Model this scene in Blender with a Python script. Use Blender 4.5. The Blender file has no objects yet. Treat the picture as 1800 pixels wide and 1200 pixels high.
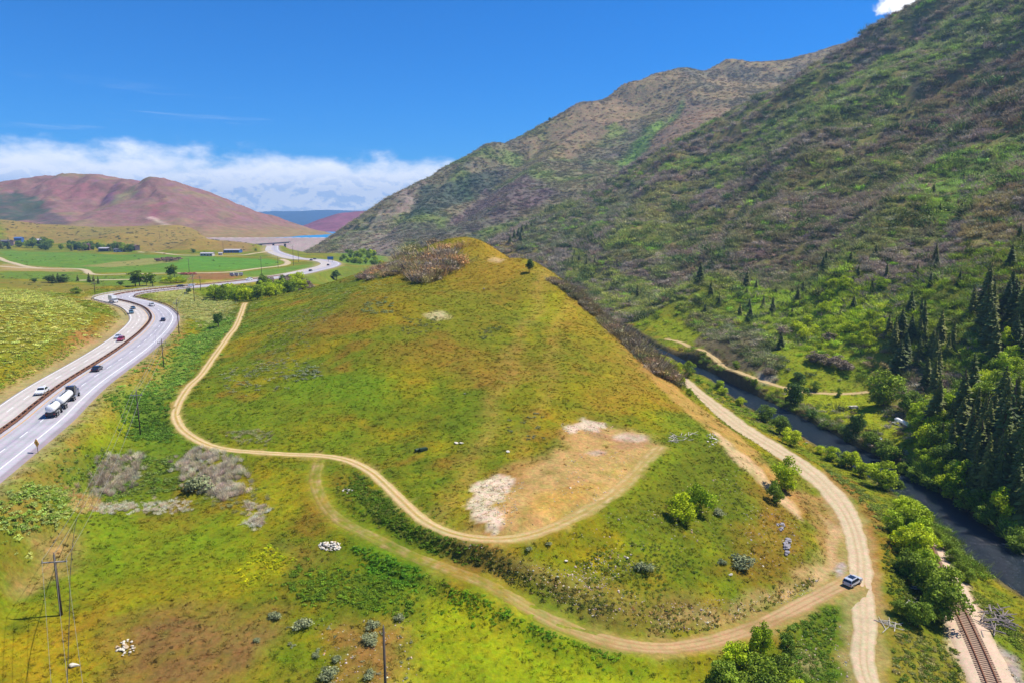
import bpy, bmesh, math, random
import numpy as np
from mathutils import Vector, Matrix, Quaternion

random.seed(7)
RNG = np.random.default_rng(11)
scene = bpy.context.scene
COL = scene.collection

# ------------------------------------------------------------------ camera
CAM_Z = 100.0                      # metres above the scene's datum
PITCH = math.radians(9.83)         # looking slightly down
FPX = 1200.0                       # focal length in photo pixels (24 mm on 36 mm)
cam_d = bpy.data.cameras.new('camera')
cam_d.sensor_width = 36.0
cam_d.lens = 24.0
cam_d.clip_start = 1.0
cam_d.clip_end = 60000.0
cam = bpy.data.objects.new('camera', cam_d)
COL.objects.link(cam)
cam.location = (0, 0, CAM_Z)
cam.rotation_euler = (math.pi / 2 - PITCH, 0, 0)
scene.camera = cam

# ------------------------------------------------------------------ sun, sky, exposure
SUN_ELEV = math.radians(57)
SUN_AZ = math.radians(74)          # clockwise from the viewing direction
sun_dir = Vector((math.cos(SUN_ELEV) * math.sin(SUN_AZ), math.cos(SUN_ELEV) * math.cos(SUN_AZ), math.sin(SUN_ELEV)))
sun_d = bpy.data.lights.new('sun', 'SUN')
sun_d.energy = 5.0
sun_d.angle = math.radians(0.53)
sun_d.color = (1.0, 0.945, 0.84)
sun = bpy.data.objects.new('sun', sun_d)
COL.objects.link(sun)
sun.rotation_euler = sun_dir.to_track_quat('Z', 'Y').to_euler()
sun.location = (200, 100, 600)

world = bpy.data.worlds.new('World')
scene.world = world
world.use_nodes = True


class NT:
    """small helper to write node trees"""
    def __init__(self, tree):
        self.t = tree
        self.n = tree.nodes
        self.l = tree.links

    def add(self, kind, **kw):
        nd = self.n.new(kind)
        for k, v in kw.items():
            setattr(nd, k, v)
        return nd

    def put(self, sock, v):
        if isinstance(v, bpy.types.NodeSocket):
            self.l.new(v, sock)
        elif v is not None:
            sock.default_value = v

    def math(self, op, a, b=None, c=None, clamp=False):
        nd = self.add('ShaderNodeMath', operation=op, use_clamp=clamp)
        self.put(nd.inputs[0], a)
        if b is not None:
            self.put(nd.inputs[1], b)
        if c is not None:
            self.put(nd.inputs[2], c)
        return nd.outputs[0]

    def vmath(self, op, a, b=None, scale=None):
        nd = self.add('ShaderNodeVectorMath', operation=op)
        self.put(nd.inputs[0], a)
        if b is not None:
            self.put(nd.inputs[1], b)
        if scale is not None:
            self.put(nd.inputs['Scale'], scale)
        return nd.outputs[0]

    def noise(self, vec, scale, detail=3.0, rough=0.55, dist=0.0):
        nd = self.add('ShaderNodeTexNoise')
        self.put(nd.inputs['Vector'], vec)
        nd.inputs['Scale'].default_value = scale
        nd.inputs['Detail'].default_value = detail
        nd.inputs['Roughness'].default_value = rough
        nd.inputs['Distortion'].default_value = dist
        return nd.outputs[0]

    def maprange(self, v, a, b, c, d, smooth=False):
        nd = self.add('ShaderNodeMapRange')
        nd.interpolation_type = 'SMOOTHSTEP' if smooth else 'LINEAR'
        self.put(nd.inputs[0], v)
        for i, q in enumerate((a, b, c, d)):
            self.put(nd.inputs[1 + i], q)
        return nd.outputs[0]

    def mix(self, fac, a, b, mode='MIX'):
        nd = self.add('ShaderNodeMix', data_type='RGBA', blend_type=mode)
        self.put(nd.inputs[0], fac)
        self.put(nd.inputs[6], a)
        self.put(nd.inputs[7], b)
        return nd.outputs[2]

    def combine(self, x, y, z):
        nd = self.add('ShaderNodeCombineXYZ')
        for i, q in enumerate((x, y, z)):
            self.put(nd.inputs[i], q)
        return nd.outputs[0]


def build_world():
    w = NT(world.node_tree)
    w.n.clear()
    out = w.add('ShaderNodeOutputWorld')
    bg = w.add('ShaderNodeBackground')
    bg.inputs[1].default_value = 0.08
    sky = w.add('ShaderNodeTexSky')
    sky.sky_type = 'NISHITA'
    sky.sun_disc = False
    sky.sun_elevation = SUN_ELEV
    sky.sun_rotation = SUN_AZ
    sky.altitude = 1700
    sky.air_density = 1.0
    sky.dust_density = 0.25
    sky.ozone_density = 3.0
    hs = w.add('ShaderNodeHueSaturation')
    hs.inputs['Hue'].default_value = 0.503
    hs.inputs['Saturation'].default_value = 2.6
    hs.inputs['Value'].default_value = 1.3
    w.l.new(sky.outputs[0], hs.inputs['Color'])
    blue = w.mix(1.0, hs.outputs[0], (0.50, 0.90, 1.08, 1), 'MULTIPLY')
    tc = w.add('ShaderNodeTexCoord')
    d = w.vmath('NORMALIZE', tc.outputs['Generated'])
    sp = w.add('ShaderNodeSeparateXYZ')
    w.l.new(d, sp.inputs[0])
    x, y, z = sp.outputs
    el = w.math('MULTIPLY', w.math('ARCSINE', z), 180 / math.pi)
    az = w.math('MULTIPLY', w.math('ARCTAN2', x, y), 180 / math.pi)
    # cloud bank low over the horizon, all the way round
    v1 = w.combine(w.math('MULTIPLY', az, 0.34), w.math('MULTIPLY', el, 0.60), 3.1)
    v2 = w.combine(w.math('MULTIPLY', az, 0.07), w.math('MULTIPLY', el, 0.35), 7.7)
    n_edge = w.noise(v1, 1.0, 5, 0.6)
    n_long = w.noise(v2, 1.0, 3, 0.5)
    top = w.math('ADD', 5.0, w.math('ADD', w.math('MULTIPLY', w.math('SUBTRACT', n_edge, 0.5), 3.4),
                                    w.math('MULTIPLY', w.math('SUBTRACT', n_long, 0.5), 3.0)))
    bank = w.maprange(w.math('SUBTRACT', top, el), -0.7, 1.1, 0.0, 1.0, True)
    # thin veils above the bank
    v3 = w.combine(w.math('MULTIPLY', az, 0.055), w.math('MULTIPLY', el, 0.85), 1.3)
    veil_n = w.noise(v3, 1.0, 6, 0.62, 0.4)
    veil_h = w.math('MULTIPLY', w.maprange(el, 4.0, 6.0, 0, 1, True), w.maprange(el, 7.0, 10.5, 1, 0, True))
    veil = w.math('MULTIPLY', w.maprange(veil_n, 0.58, 0.85, 0, 0.5, True), veil_h)
    # separate heaps of cloud higher up, scattered over the whole sky
    dome = w.vmath('SCALE', d, scale=2.1)
    heap_n = w.noise(w.vmath('ADD', dome, (6.05, 4.40, 3.22)), 1.0, 7, 0.6, 0.2)
    heap_h = w.maprange(el, 30, 42, 0, 1, True)
    heap_a = w.math('MULTIPLY', w.maprange(heap_n, 0.62, 0.70, 0, 1, True), heap_h)
    dv = w.vmath('SUBTRACT', d, (0.478, 0.840, 0.2560))
    ln = w.add('ShaderNodeVectorMath', operation='LENGTH')
    w.l.new(w.vmath('MULTIPLY', dv, (1.0, 1.0, 2.4)), ln.inputs[0])
    blob_n = w.noise(d, 24.0, 6, 0.62)
    blob = w.math('ADD', w.math('MULTIPLY', ln.outputs['Value'], -21.0), w.math('MULTIPLY', blob_n, 2.4))
    heap_b = w.maprange(blob, 0.10, 0.50, 0, 1, True)
    heap = w.math('MAXIMUM', heap_a, heap_b)
    cov = w.math('MAXIMUM', w.math('MAXIMUM', bank, veil), heap)
    # relief of the clouds: heaps with grey undersides
    vs = w.combine(w.math('MULTIPLY', az, 0.50), w.math('MULTIPLY', el, 0.85), 0.4)
    sh = w.noise(vs, 1.0, 7, 0.62, 0.25)
    vs2 = w.combine(w.math('MULTIPLY', az, 0.50), w.math('MULTIPLY', w.math('ADD', el, 0.40), 0.85), 0.4)
    sh2 = w.noise(vs2, 1.0, 7, 0.62, 0.25)
    relief = w.math('SUBTRACT', sh, sh2)
    under = w.maprange(w.math('ADD', w.math('MULTIPLY', relief, 4.0), sh), 0.40, 0.78, 0, 1, True)
    low = w.maprange(el, 2.0, 4.2, 1.0, 0.12, True)
    shade = w.math('MULTIPLY', under, low)
    ccol = w.mix(shade, (14.0, 13.8, 13.4, 1), (7.4, 8.8, 11.2, 1))
    wd = w.maprange(el, -1, 1.2, 0, 1, True)
    colr = w.mix(w.math('MULTIPLY', cov, 0.97), blue, ccol)
    colr = w.mix(wd, blue, colr)
    w.l.new(colr, bg.inputs[0])
    w.l.new(bg.outputs[0], out.inputs[0])


build_world()
vs = scene.view_settings
scene.display_settings.display_device = 'sRGB'
vs.view_transform = 'Standard'
vs.look = 'None'
vs.exposure = 0.52
vs.gamma = 1.0
vs.use_curve_mapping = False
scene.render.engine = 'CYCLES'
cy = scene.cycles
cy.max_bounces = 5
cy.diffuse_bounces = 2
cy.glossy_bounces = 2
cy.transmission_bounces = 3
cy.transparent_max_bounces = 6
cy.volume_bounces = 0
cy.caustics_reflective = False
cy.caustics_refractive = False
cy.sample_clamp_indirect = 4.0
try:
    cy.use_denoising = True
    cy.denoiser = 'OPENIMAGEDENOISE'
except Exception:
    pass


# ------------------------------------------------------------------ helpers
def lin(c):
    c = np.asarray(c, float) / 255.0
    return np.where(c <= 0.04045, c / 12.92, ((c + 0.055) / 1.055) ** 2.4)


def A(r, g, b, k=0.74):
    """a surface's own colour for a tone seen in daylight (0-255)"""
    return np.clip(lin((r, g, b)) * k, 0.003, 0.85)


def tag(o, label=None, cat=None, group=None, kind=None):
    if label:
        o['label'] = label
    if cat:
        o['category'] = cat
    if group:
        o['group'] = group
    if kind:
        o['kind'] = kind
    return o


def link(o, parent=None):
    COL.objects.link(o)
    if parent is not None:
        o.parent = parent
    return o


def empty(name, loc=(0, 0, 0), rz=0.0):
    o = bpy.data.objects.new(name, None)
    o.empty_display_size = 0.5
    COL.objects.link(o)
    o.location = loc
    o.rotation_euler = (0, 0, rz)
    return o


def mesh_np(name, verts, faces, smooth=True, cols=None, mat=None):
    """mesh from numpy arrays; faces (n,3) or (n,4)"""
    verts = np.asarray(verts, np.float32)
    faces = np.asarray(faces, np.int32)
    me = bpy.data.meshes.new(name)
    k = faces.shape[1]
    me.vertices.add(len(verts))
    me.vertices.foreach_set('co', verts.ravel())
    me.loops.add(faces.size)
    me.loops.foreach_set('vertex_index', faces.ravel())
    me.polygons.add(len(faces))
    me.polygons.foreach_set('loop_start', np.arange(0, faces.size, k, dtype=np.int32))
    me.polygons.foreach_set('use_smooth', np.full(len(faces), smooth))
    me.update(calc_edges=True)
    if cols is not None:
        at = me.color_attributes.new('Col', 'FLOAT_COLOR', 'POINT')
        c4 = np.ones((len(verts), 4), np.float32)
        c4[:, :3] = cols
        at.data.foreach_set('color', c4.ravel())
    if mat:
        me.materials.append(mat)
    return me


def sstep(a, b, x):
    t = np.clip((x - a) / (b - a), 0, 1)
    return t * t * (3 - 2 * t)


_perm = np.random.default_rng(5).permutation(256)
_perm = np.concatenate([_perm, _perm])
_ang = np.random.default_rng(6).random(256) * 2 * np.pi
_gx, _gy = np.cos(_ang), np.sin(_ang)


def perlin(x, y):
    xi = np.floor(x).astype(np.int64)
    yi = np.floor(y).astype(np.int64)
    xf, yf = x - xi, y - yi
    xi &= 255
    yi &= 255
    u = xf * xf * xf * (xf * (xf * 6 - 15) + 10)
    v = yf * yf * yf * (yf * (yf * 6 - 15) + 10)

    def g(ix, iy, fx, fy):
        h = _perm[_perm[ix & 255] + (iy & 255)]
        return _gx[h] * fx + _gy[h] * fy
    a = g(xi, yi, xf, yf)
    b = g(xi + 1, yi, xf - 1, yf)
    c = g(xi, yi + 1, xf, yf - 1)
    d = g(xi + 1, yi + 1, xf - 1, yf - 1)
    return (a + u * (b - a)) * (1 - v) + (c + u * (d - c)) * v


def fbm(x, y, octs=4, gain=0.5, lac=2.03):
    s = 0.0
    a = 1.0
    t = 0.0
    for i in range(octs):
        s = s + a * perlin(x + 17.3 * i, y - 9.1 * i)
        t += a
        a *= gain
        x, y = x * lac, y * lac
    return s / t * 1.6


# ------------------------------------------------------------------ materials
MATS = {}


def principled(m):
    m.use_nodes = True
    n = NT(m.node_tree)
    b = m.node_tree.nodes['Principled BSDF']
    return n, b


def mat_plain(name, col, rough=0.7, metal=0.0, vary=0.12, scale=2.0, bump=0.0, spec=0.4, coat=0.0):
    if name in MATS:
        return MATS[name]
    m = bpy.data.materials.new(name)
    n, b = principled(m)
    tc = n.add('ShaderNodeTexCoord')
    nz = n.noise(tc.outputs['Object'], scale, 4)
    f = n.maprange(nz, 0.25, 0.75, 1 - vary, 1 + vary)
    c = n.mix(1.0, (*col, 1), n.combine(f, f, f), 'MULTIPLY')
    n.l.new(c, b.inputs['Base Color'])
    b.inputs['Roughness'].default_value = rough
    b.inputs['Metallic'].default_value = metal
    b.inputs['Specular IOR Level'].default_value = spec
    b.inputs['Coat Weight'].default_value = coat
    if bump:
        bp = n.add('ShaderNodeBump')
        bp.inputs['Strength'].default_value = 0.6
        bp.inputs['Distance'].default_value = bump
        n.l.new(n.noise(tc.outputs['Object'], scale * 3, 5), bp.inputs['Height'])
        n.l.new(bp.outputs[0], b.inputs['Normal'])
    MATS[name] = m
    return m


def mat_ground(name, s_fine=1.6, s_mid=0.35, vary=0.35, bump=0.25, rough=0.95):
    """painted ground: vertex colour times layered mottling"""
    m = bpy.data.materials.new(name)
    n, b = principled(m)
    at = n.add('ShaderNodeAttribute', attribute_name='Col')
    geo = n.add('ShaderNodeNewGeometry')
    pos = geo.outputs['Position']
    n1 = n.noise(pos, s_fine, 5, 0.65)
    n2 = n.noise(pos, s_mid, 4, 0.6)
    n3 = n.noise(n.vmath('ADD', pos, (31, 7, 3)), s_fine * 0.6, 4, 0.6)
    f1 = n.maprange(n1, 0.25, 0.75, 1 - vary, 1 + vary)
    f2 = n.maprange(n2, 0.25, 0.75, 1 - vary * 0.6, 1 + vary * 0.6)
    f = n.math('MULTIPLY', f1, f2)
    hue = n.maprange(n3, 0.3, 0.7, -0.14, 0.14)
    cr = n.math('MULTIPLY', f, n.math('ADD', 1.0, hue))
    cg = n.math('MULTIPLY', f, n.math('SUBTRACT', 1.0, n.math('MULTIPLY', hue, 0.4)))
    cb = n.math('MULTIPLY', f, n.math('ADD', 1.0, n.math('MULTIPLY', hue, 0.5)))
    c = n.mix(1.0, at.outputs['Color'], n.combine(cr, cg, cb), 'MULTIPLY')
    n.l.new(c, b.inputs['Base Color'])
    b.inputs['Roughness'].default_value = rough
    b.inputs['Specular IOR Level'].default_value = 0.12
    bp = n.add('ShaderNodeBump')
    bp.inputs['Strength'].default_value = 0.7
    bp.inputs['Distance'].default_value = bump
    n.l.new(n1, bp.inputs['Height'])
    n.l.new(bp.outputs[0], b.inputs['Normal'])
    MATS[name] = m
    return m


def mat_leaf(name, src='INSTANCER', vary=0.5, rough=0.65, trans=0.25, fixed=None):
    """foliage: colour of the plant, light and dark leaves by a vertex value"""
    m = bpy.data.materials.new(name)
    n, b = principled(m)
    va = n.add('ShaderNodeAttribute', attribute_name='v')
    f = n.maprange(va.outputs['Fac'], 0, 1, 1 - vary, 1 + vary)
    if fixed is None:
        at = n.add('ShaderNodeAttribute', attribute_name='col', attribute_type=src)
        base = at.outputs['Color']
    else:
        oi = n.add('ShaderNodeObjectInfo')
        base = n.mix(oi.outputs['Random'], (*fixed[0], 1), (*fixed[1], 1))
    c = n.mix(1.0, base, n.combine(f, f, n.math('MULTIPLY', f, 0.9)), 'MULTIPLY')
    n.l.new(c, b.inputs['Base Color'])
    b.inputs['Roughness'].default_value = rough
    b.inputs['Specular IOR Level'].default_value = 0.2
    if trans:
        tr = n.add('ShaderNodeBsdfTranslucent')
        n.l.new(c, tr.inputs[0])
        mx = n.add('ShaderNodeMixShader')
        mx.inputs[0].default_value = trans
        n.l.new(b.outputs[0], mx.inputs[1])
        n.l.new(tr.outputs[0], mx.inputs[2])
        n.l.new(mx.outputs[0], n.n['Material Output'].inputs[0])
    MATS[name] = m
    return m
# ------------------------------------------------------------------ laying out the ground
CP, SP = math.cos(PITCH), math.sin(PITCH)


def ray(px, py):
    u, v = (px - 900) / FPX, (py - 600) / FPX
    return np.array([u, CP - v * SP, -(v * CP + SP)])


def K(px, py, z):
    """point seen at (px, py) whose height is z below / above the camera"""
    r = ray(px, py)
    return r * (z / r[2])


def KD(px, py, d):
    """point seen at (px, py) at depth d"""
    return ray(px, py) * d


ctrl = []
for q in [
    # highway shelf
    (0, 762, -46), (110, 677, -45.5), (217, 608, -45), (265, 555, -44.5), (200, 526, -44), (247, 512, -44), (300, 507, -43.5),
    (400, 498, -43), (500, 484, -43), (565, 470, -43), (580, 463, -43), (520, 455, -43),
    (0, 705, -46), (100, 654, -45.5), (190, 590, -45), (150, 522, -44), (0, 850, -46.6), (100, 757, -46), (220, 655, -45.5), (305, 565, -45),
    # sage knoll left of the highway
    (0, 600, -38), (80, 560, -36.5), (0, 540, -34), (60, 530, -34.5), (130, 545, -37.5), (190, 572, -42), (60, 640, -43), (130, 600, -42), (0, 660, -43.5),
    # between highway and hill
    (250, 680, -50.5), (300, 640, -48.5), (340, 590, -47), (380, 560, -45.5), (200, 770, -53.5), (100, 830, -52.5), (150, 870, -56.5), (270, 760, -53), (0, 900, -52.5), (0, 1000, -57),
    (110, 1080, -59.5), (0, 1200, -61), (350, 1000, -59), (250, 1100, -60.5), (600, 1200, -62), (450, 1100, -60.8), (900, 1200, -63.5), (580, 960, -57), (400, 830, -55),
    (380, 890, -56.5), (500, 880, -55.5), (240, 930, -57.5), (780, 1100, -60.5),
    # two-track
    (425, 540, -41), (400, 590, -44), (340, 670, -48), (308, 715, -50), (320, 755, -51.5), (380, 787, -52.5), (480, 796, -53), (590, 802, -53), (650, 825, -53),
    (700, 870, -53.4), (740, 910, -53.8), (800, 940, -54), (880, 948, -54), (950, 935, -53.5), (1060, 880, -53), (1130, 810, -52.5),
    # levelled pad
    (900, 870, -53), (1000, 820, -52), (1050, 765, -50.6), (1140, 785, -52), (990, 750, -48.5), (940, 790, -50.5), (860, 830, -52.2),
    # hill
    (850, 780, -50), (850, 700, -45.5), (850, 600, -39), (850, 500, -27), (850, 450, -17), (838, 420, -8.5), (800, 424, -9.5), (770, 440, -14),
    (625, 492, -28), (560, 517, -34), (500, 530, -38), (440, 540, -40.3),
    (500, 620, -43), (450, 700, -49), (600, 700, -47), (600, 600, -38.5), (600, 540, -33), (700, 520, -28), (700, 600, -38), (700, 760, -51),
    (1000, 600, -40), (995, 510, -28), (930, 480, -22.3), (930, 456, -17.5), (1000, 700, -46), (1100, 700, -47.5), (1095, 598, -42.3), (1150, 656, -48.6), (1200, 725, -52),
    (1250, 765, -54), (1310, 805, -57.5), (1000, 660, -43.5), (900, 540, -33),
    # slope below the pad
    (1200, 800, -53.5), (1200, 880, -57), (1300, 900, -59.5), (1400, 900, -64.5), (1425, 970, -65), (1300, 1000, -62), (1100, 990, -58.5), (1000, 990, -57.8),
    (1100, 1080, -61.5), (1250, 1075, -63.8), (1400, 1035, -66), (900, 1000, -56.5), (760, 950, -55.3), (650, 880, -54.6),
    # lower dirt road
    (640, 935, -55.4), (720, 975, -56.2), (850, 1020, -57.4), (950, 1080, -60), (1050, 1120, -62.6), (1150, 1138, -64.4), (1250, 1125, -65.5), (1350, 1090, -66), (1430, 1050, -66.5),
    (1490, 1020, -67), (1300, 1200, -67), (1420, 1150, -67.3),
    # gravel road on the right
    (1175, 652, -64), (1230, 695, -64.5), (1300, 755, -65), (1400, 810, -65.5), (1460, 860, -66), (1500, 920, -66.5), (1512, 980, -67), (1515, 1030, -67), (1520, 1100, -67.5), (1525, 1200, -68),
    # railway shelf
    (1600, 910, -70), (1640, 985, -70), (1680, 1060, -70), (1720, 1150, -70), (1740, 1200, -70), (1580, 1060, -68.6), (1600, 1180, -69),
    # river
    (1170, 625, -75), (1240, 660, -75), (1320, 705, -75), (1400, 745, -75), (1480, 790, -75), (1560, 840, -75), (1640, 890, -75), (1720, 950, -75), (1800, 1020, -75),
    # far bank, meadow
    (1260, 640, -72), (1380, 685, -72), (1520, 688, -70.5), (1470, 725, -72), (1560, 755, -71), (1600, 800, -71.5), (1200, 602, -72), (1130, 588, -72),
    (1700, 850, -71), (1790, 920, -71.5), (1640, 740, -67), (1700, 700, -56), (1750, 790, -64), (1795, 850, -66), (1330, 640, -66), (1290, 600, -62.5), (1400, 640, -64),
    (1500, 640, -63),
    # valley on the left, far
    (100, 470, -48), (30, 490, -46), (150, 500, -46), (300, 470, -47), (250, 490, -46), (100, 445, -44), (30, 440, -42), (250, 445, -43), (350, 455, -44), (450, 470, -45), (480, 450, -44),
    (100, 430, -38), (30, 428, -37), (200, 432, -39), (300, 440, -41), (420, 440, -40), (475, 441, -42), (478, 432, -41), (400, 424, -30), (330, 420, -24), (200, 412, -20), (100, 402, -11), (20, 392, -2), (250, 400, -10),
    (450, 515, -49), (380, 515, -48), (540, 482, -47), (500, 505, -48), (560, 450, -52),
]:
    ctrl.append(K(*q))
for q in [
    # right mountainside (pixel, depth)
    (1600, 600, 300), (1400, 600, 360), (1700, 500, 335), (1780, 600, 260), (1790, 700, 222), (1600, 500, 365), (1600, 400, 440), (1700, 300, 520), (1700, 200, 660), (1700, 100, 790), (1665, 0, 920),
    (1790, 400, 370), (1790, 300, 460), (1790, 200, 560), (1790, 100, 680), (1790, 0, 790),
    (1575, 50, 985), (1500, 90, 1030), (1500, 200, 800), (1500, 300, 620), (1500, 400, 490), (1500, 500, 400), (1500, 570, 345),
    (1600, 300, 570), (1600, 200, 730), (1600, 100, 880),
    (1400, 150, 1060), (1400, 300, 720), (1400, 400, 540), (1400, 500, 445), (1300, 215, 1090), (1300, 300, 830), (1300, 400, 640), (1300, 500, 510), (1290, 560, 440),
    (1200, 265, 1080), (1200, 350, 820), (1200, 450, 610), (1200, 540, 480), (1100, 310, 1040), (1100, 400, 780), (1100, 480, 640), (1110, 545, 520),
    (1000, 355, 1000), (1000, 420, 800), (1000, 480, 690), (920, 395, 950), (950, 440, 800), (870, 425, 880), (612, 462, 840), (655, 466, 760), (640, 447, 1000), (600, 446, 1030), (690, 470, 700),
]:
    ctrl.append(KD(*q))
for q in [
    # hidden ground: behind the hill, the valley beyond, behind the ridge, beside and behind the viewpoint
    (-20, 455, -24), (-20, 530, -52), (-90, 470, -42), (-130, 600, -56), (45, 420, -64), (62, 380, -66), (75, 330, -66), (-60, 420, -24), (20, 440, -40), (-120, 430, -44), (-180, 620, -50),
    (60, 500, -75), (0, 650, -75), (-50, 800, -62), (-110, 930, -60), (-230, 1090, -60), (-60, 650, -58),
    (700, 1050, 230), (600, 1300, 130), (400, 1350, 90), (180, 1250, 20), (20, 1150, -20), (900, 900, 330), (1100, 700, 420), (800, 600, 330), (600, 400, 230), (450, 200, 170), (1050, 1400, 200), (700, 300, 300),
    (350, 150, 100), (250, 100, 10), (170, 90, -50), (130, 90, -68), (110, 60, -75), (110, 20, -75), (85, 60, -70), (70, 40, -69), (45, 50, -68), (0, 50, -66), (-60, 50, -62), (-85, 70, -55), (-70, 20, -52), (-150, 100, -40), (-220, 140, -32),
    (-300, 250, -28), (-400, 300, -26), (-420, 480, -40), (-700, 500, -38), (-800, 900, -40), (-1200, 900, -25), (-1000, 1300, -6), (-1400, 1400, 20), (-700, 1450, -5), (-450, 1450, -62), (-350, 1430, -62), (-400, 1330, -60), (-470, 1335, -58), (-560, 1480, -50), (-300, 1400, -60), (-300, 1200, -66), (-1400, 400, -20), (-230, 1250, -60),
    (200, 170, -40), (230, 230, -20), (260, 190, 10),
    (-30, 1400, 0), (500, 1450, 60), (-520, 1250, -39), (-600, 1100, -38),
]:
    ctrl.append(np.array(q, float))
ctrl = np.array(ctrl)
RC = 9.0


def rbf_fit(pts, c=RC, lam=0.6):
    n = len(pts)
    d = np.sqrt(((pts[:, None, :2] - pts[None, :, :2]) ** 2).sum(-1) + c * c)
    M = np.zeros((n + 3, n + 3))
    M[:n, :n] = -d
    # far points may bend the sheet less exactly
    M[np.arange(n), np.arange(n)] += lam
    M[:n, n] = 1
    M[:n, n + 1:n + 3] = pts[:, :2] / 100
    M[n:, :n] = M[:n, n:].T
    r = np.zeros(n + 3)
    r[:n] = pts[:, 2]
    return np.linalg.solve(M, r)


def rbf_eval(pts, wt, x, y, c=RC):
    sh = x.shape
    x = x.ravel().astype(np.float32)
    y = y.ravel().astype(np.float32)
    out = np.empty(len(x))
    n = len(pts)
    p = pts.astype(np.float32)
    w = wt.astype(np.float32)
    for i in range(0, len(x), 20000):
        xs, ys = x[i:i + 20000, None], y[i:i + 20000, None]
        d = np.sqrt((xs - p[:, 0]) ** 2 + (ys - p[:, 1]) ** 2 + np.float32(c * c))
        out[i:i + 20000] = -(d @ w[:n]) + w[n] + (xs[:, 0] * w[n + 1] + ys[:, 0] * w[n + 2]) / 100
    return out.reshape(sh)


WT = rbf_fit(ctrl)


class Grid:
    def __init__(s, x0, x1, y0, y1, st):
        s.x0, s.y0, s.st = x0, y0, st
        s.nx, s.ny = int(round((x1 - x0) / st)) + 1, int(round((y1 - y0) / st)) + 1
        s.X, s.Y = np.meshgrid(x0 + st * np.arange(s.nx), y0 + st * np.arange(s.ny))
        s.Z = None

    def sample(s, x, y, arr=None):
        arr = s.Z if arr is None else arr
        fx = np.clip((np.asarray(x) - s.x0) / s.st, 0, s.nx - 1.001)
        fy = np.clip((np.asarray(y) - s.y0) / s.st, 0, s.ny - 1.001)
        ix, iy = fx.astype(int), fy.astype(int)
        tx, ty = fx - ix, fy - iy
        if arr.ndim == 3:
            tx, ty = tx[..., None], ty[..., None]
        return (arr[iy, ix] * (1 - tx) + arr[iy, ix + 1] * tx) * (1 - ty) + (arr[iy + 1, ix] * (1 - tx) + arr[iy + 1, ix + 1] * tx) * ty

    def inside(s, x, y):
        return (x >= s.x0) & (x <= s.x0 + s.st * (s.nx - 1)) & (y >= s.y0) & (y <= s.y0 + s.st * (s.ny - 1))

    def near_line(s, line, rad):
        """distance to a dense polyline, its height there and its side, within rad"""
        D = np.full((s.ny, s.nx), 1e9)
        LZ = np.zeros((s.ny, s.nx))
        SD = np.zeros((s.ny, s.nx))
        T = np.zeros((s.ny, s.nx))
        tang = np.gradient(line[:, :2], axis=0)
        tang /= np.linalg.norm(tang, axis=1)[:, None] + 1e-9
        ext = rad + s.st
        for i, (p, t) in enumerate(zip(line, tang)):
            a, b = int((p[0] - ext - s.x0) / s.st), int((p[0] + ext - s.x0) / s.st) + 2
            c, d = int((p[1] - ext - s.y0) / s.st), int((p[1] + ext - s.y0) / s.st) + 2
            a, c = max(a, 0), max(c, 0)
            b, d = min(b, s.nx), min(d, s.ny)
            if a >= b or c >= d:
                continue
            dx, dy = s.X[c:d, a:b] - p[0], s.Y[c:d, a:b] - p[1]
            dd = np.hypot(dx, dy)
            m = dd < D[c:d, a:b]
            D[c:d, a:b][m] = dd[m]
            LZ[c:d, a:b][m] = p[2]
            SD[c:d, a:b][m] = (dx * t[1] - dy * t[0])[m]
            T[c:d, a:b][m] = i
        return D, LZ, SD, T


NEAR = Grid(-288, 288, 20, 560, 1.0)
MID = Grid(-1500, 1200, 20, 1502, 6.0)


def relief(x, y, z):
    """small forms laid over the big ones"""
    up = np.clip((z + 62) / 60, 0, 1) * sstep(110, 190, x - 0.0 * y) * sstep(150, 260, x + 0.28 * y)
    far = sstep(500, 900, y)
    r = 0.6 * fbm(x / 26, y / 26, 3) + 0.24 * fbm(x / 6.5, y / 6.5, 3)
    gl = fbm(x / 330 + 3.1 + 0.25 * fbm(x / 90, y / 90, 2), y / 75, 4)
    ridg = (0.5 - np.abs(gl)) * 2
    r = r + up * (13.0 * ridg * np.clip((z + 62) / 110, 0.15, 1.5) + 4.5 * fbm(x / 38, y / 38, 4) + 1.0 * fbm(x / 11, y / 11, 3))
    r = r + far * 1.2 * fbm(x / 60, y / 60, 4)
    return r


for g in (NEAR, MID):
    z = rbf_eval(ctrl, WT, g.X, g.Y)
    g.Z = z + relief(g.X, g.Y, z)


def H(x, y):
    x, y = np.asarray(x, float), np.asarray(y, float)
    return np.where(NEAR.inside(x, y), NEAR.sample(x, y), MID.sample(x, y))


_T = np.concatenate([np.arange(40, 620, 1.0), np.geomspace(620, 2600, 500)])


def P(px, py, lift=0.0, hf=None, ts=None):
    """where the sight line through a photo pixel meets the ground (camera height = 0)"""
    r = ray(px, py)
    hf = hf or H
    ts = _T if ts is None else ts
    pts = ts[:, None] * r
    gap = pts[:, 2] - (hf(pts[:, 0], pts[:, 1]) + lift)
    i = np.argmax(gap < 0)
    if gap[i] >= 0:
        i = len(ts) - 1
    if i == 0:
        return pts[0]
    t = gap[i - 1] / (gap[i - 1] - gap[i])
    q = pts[i - 1] + (pts[i] - pts[i - 1]) * t
    q[2] = float(hf(q[0], q[1]))
    return q


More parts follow.
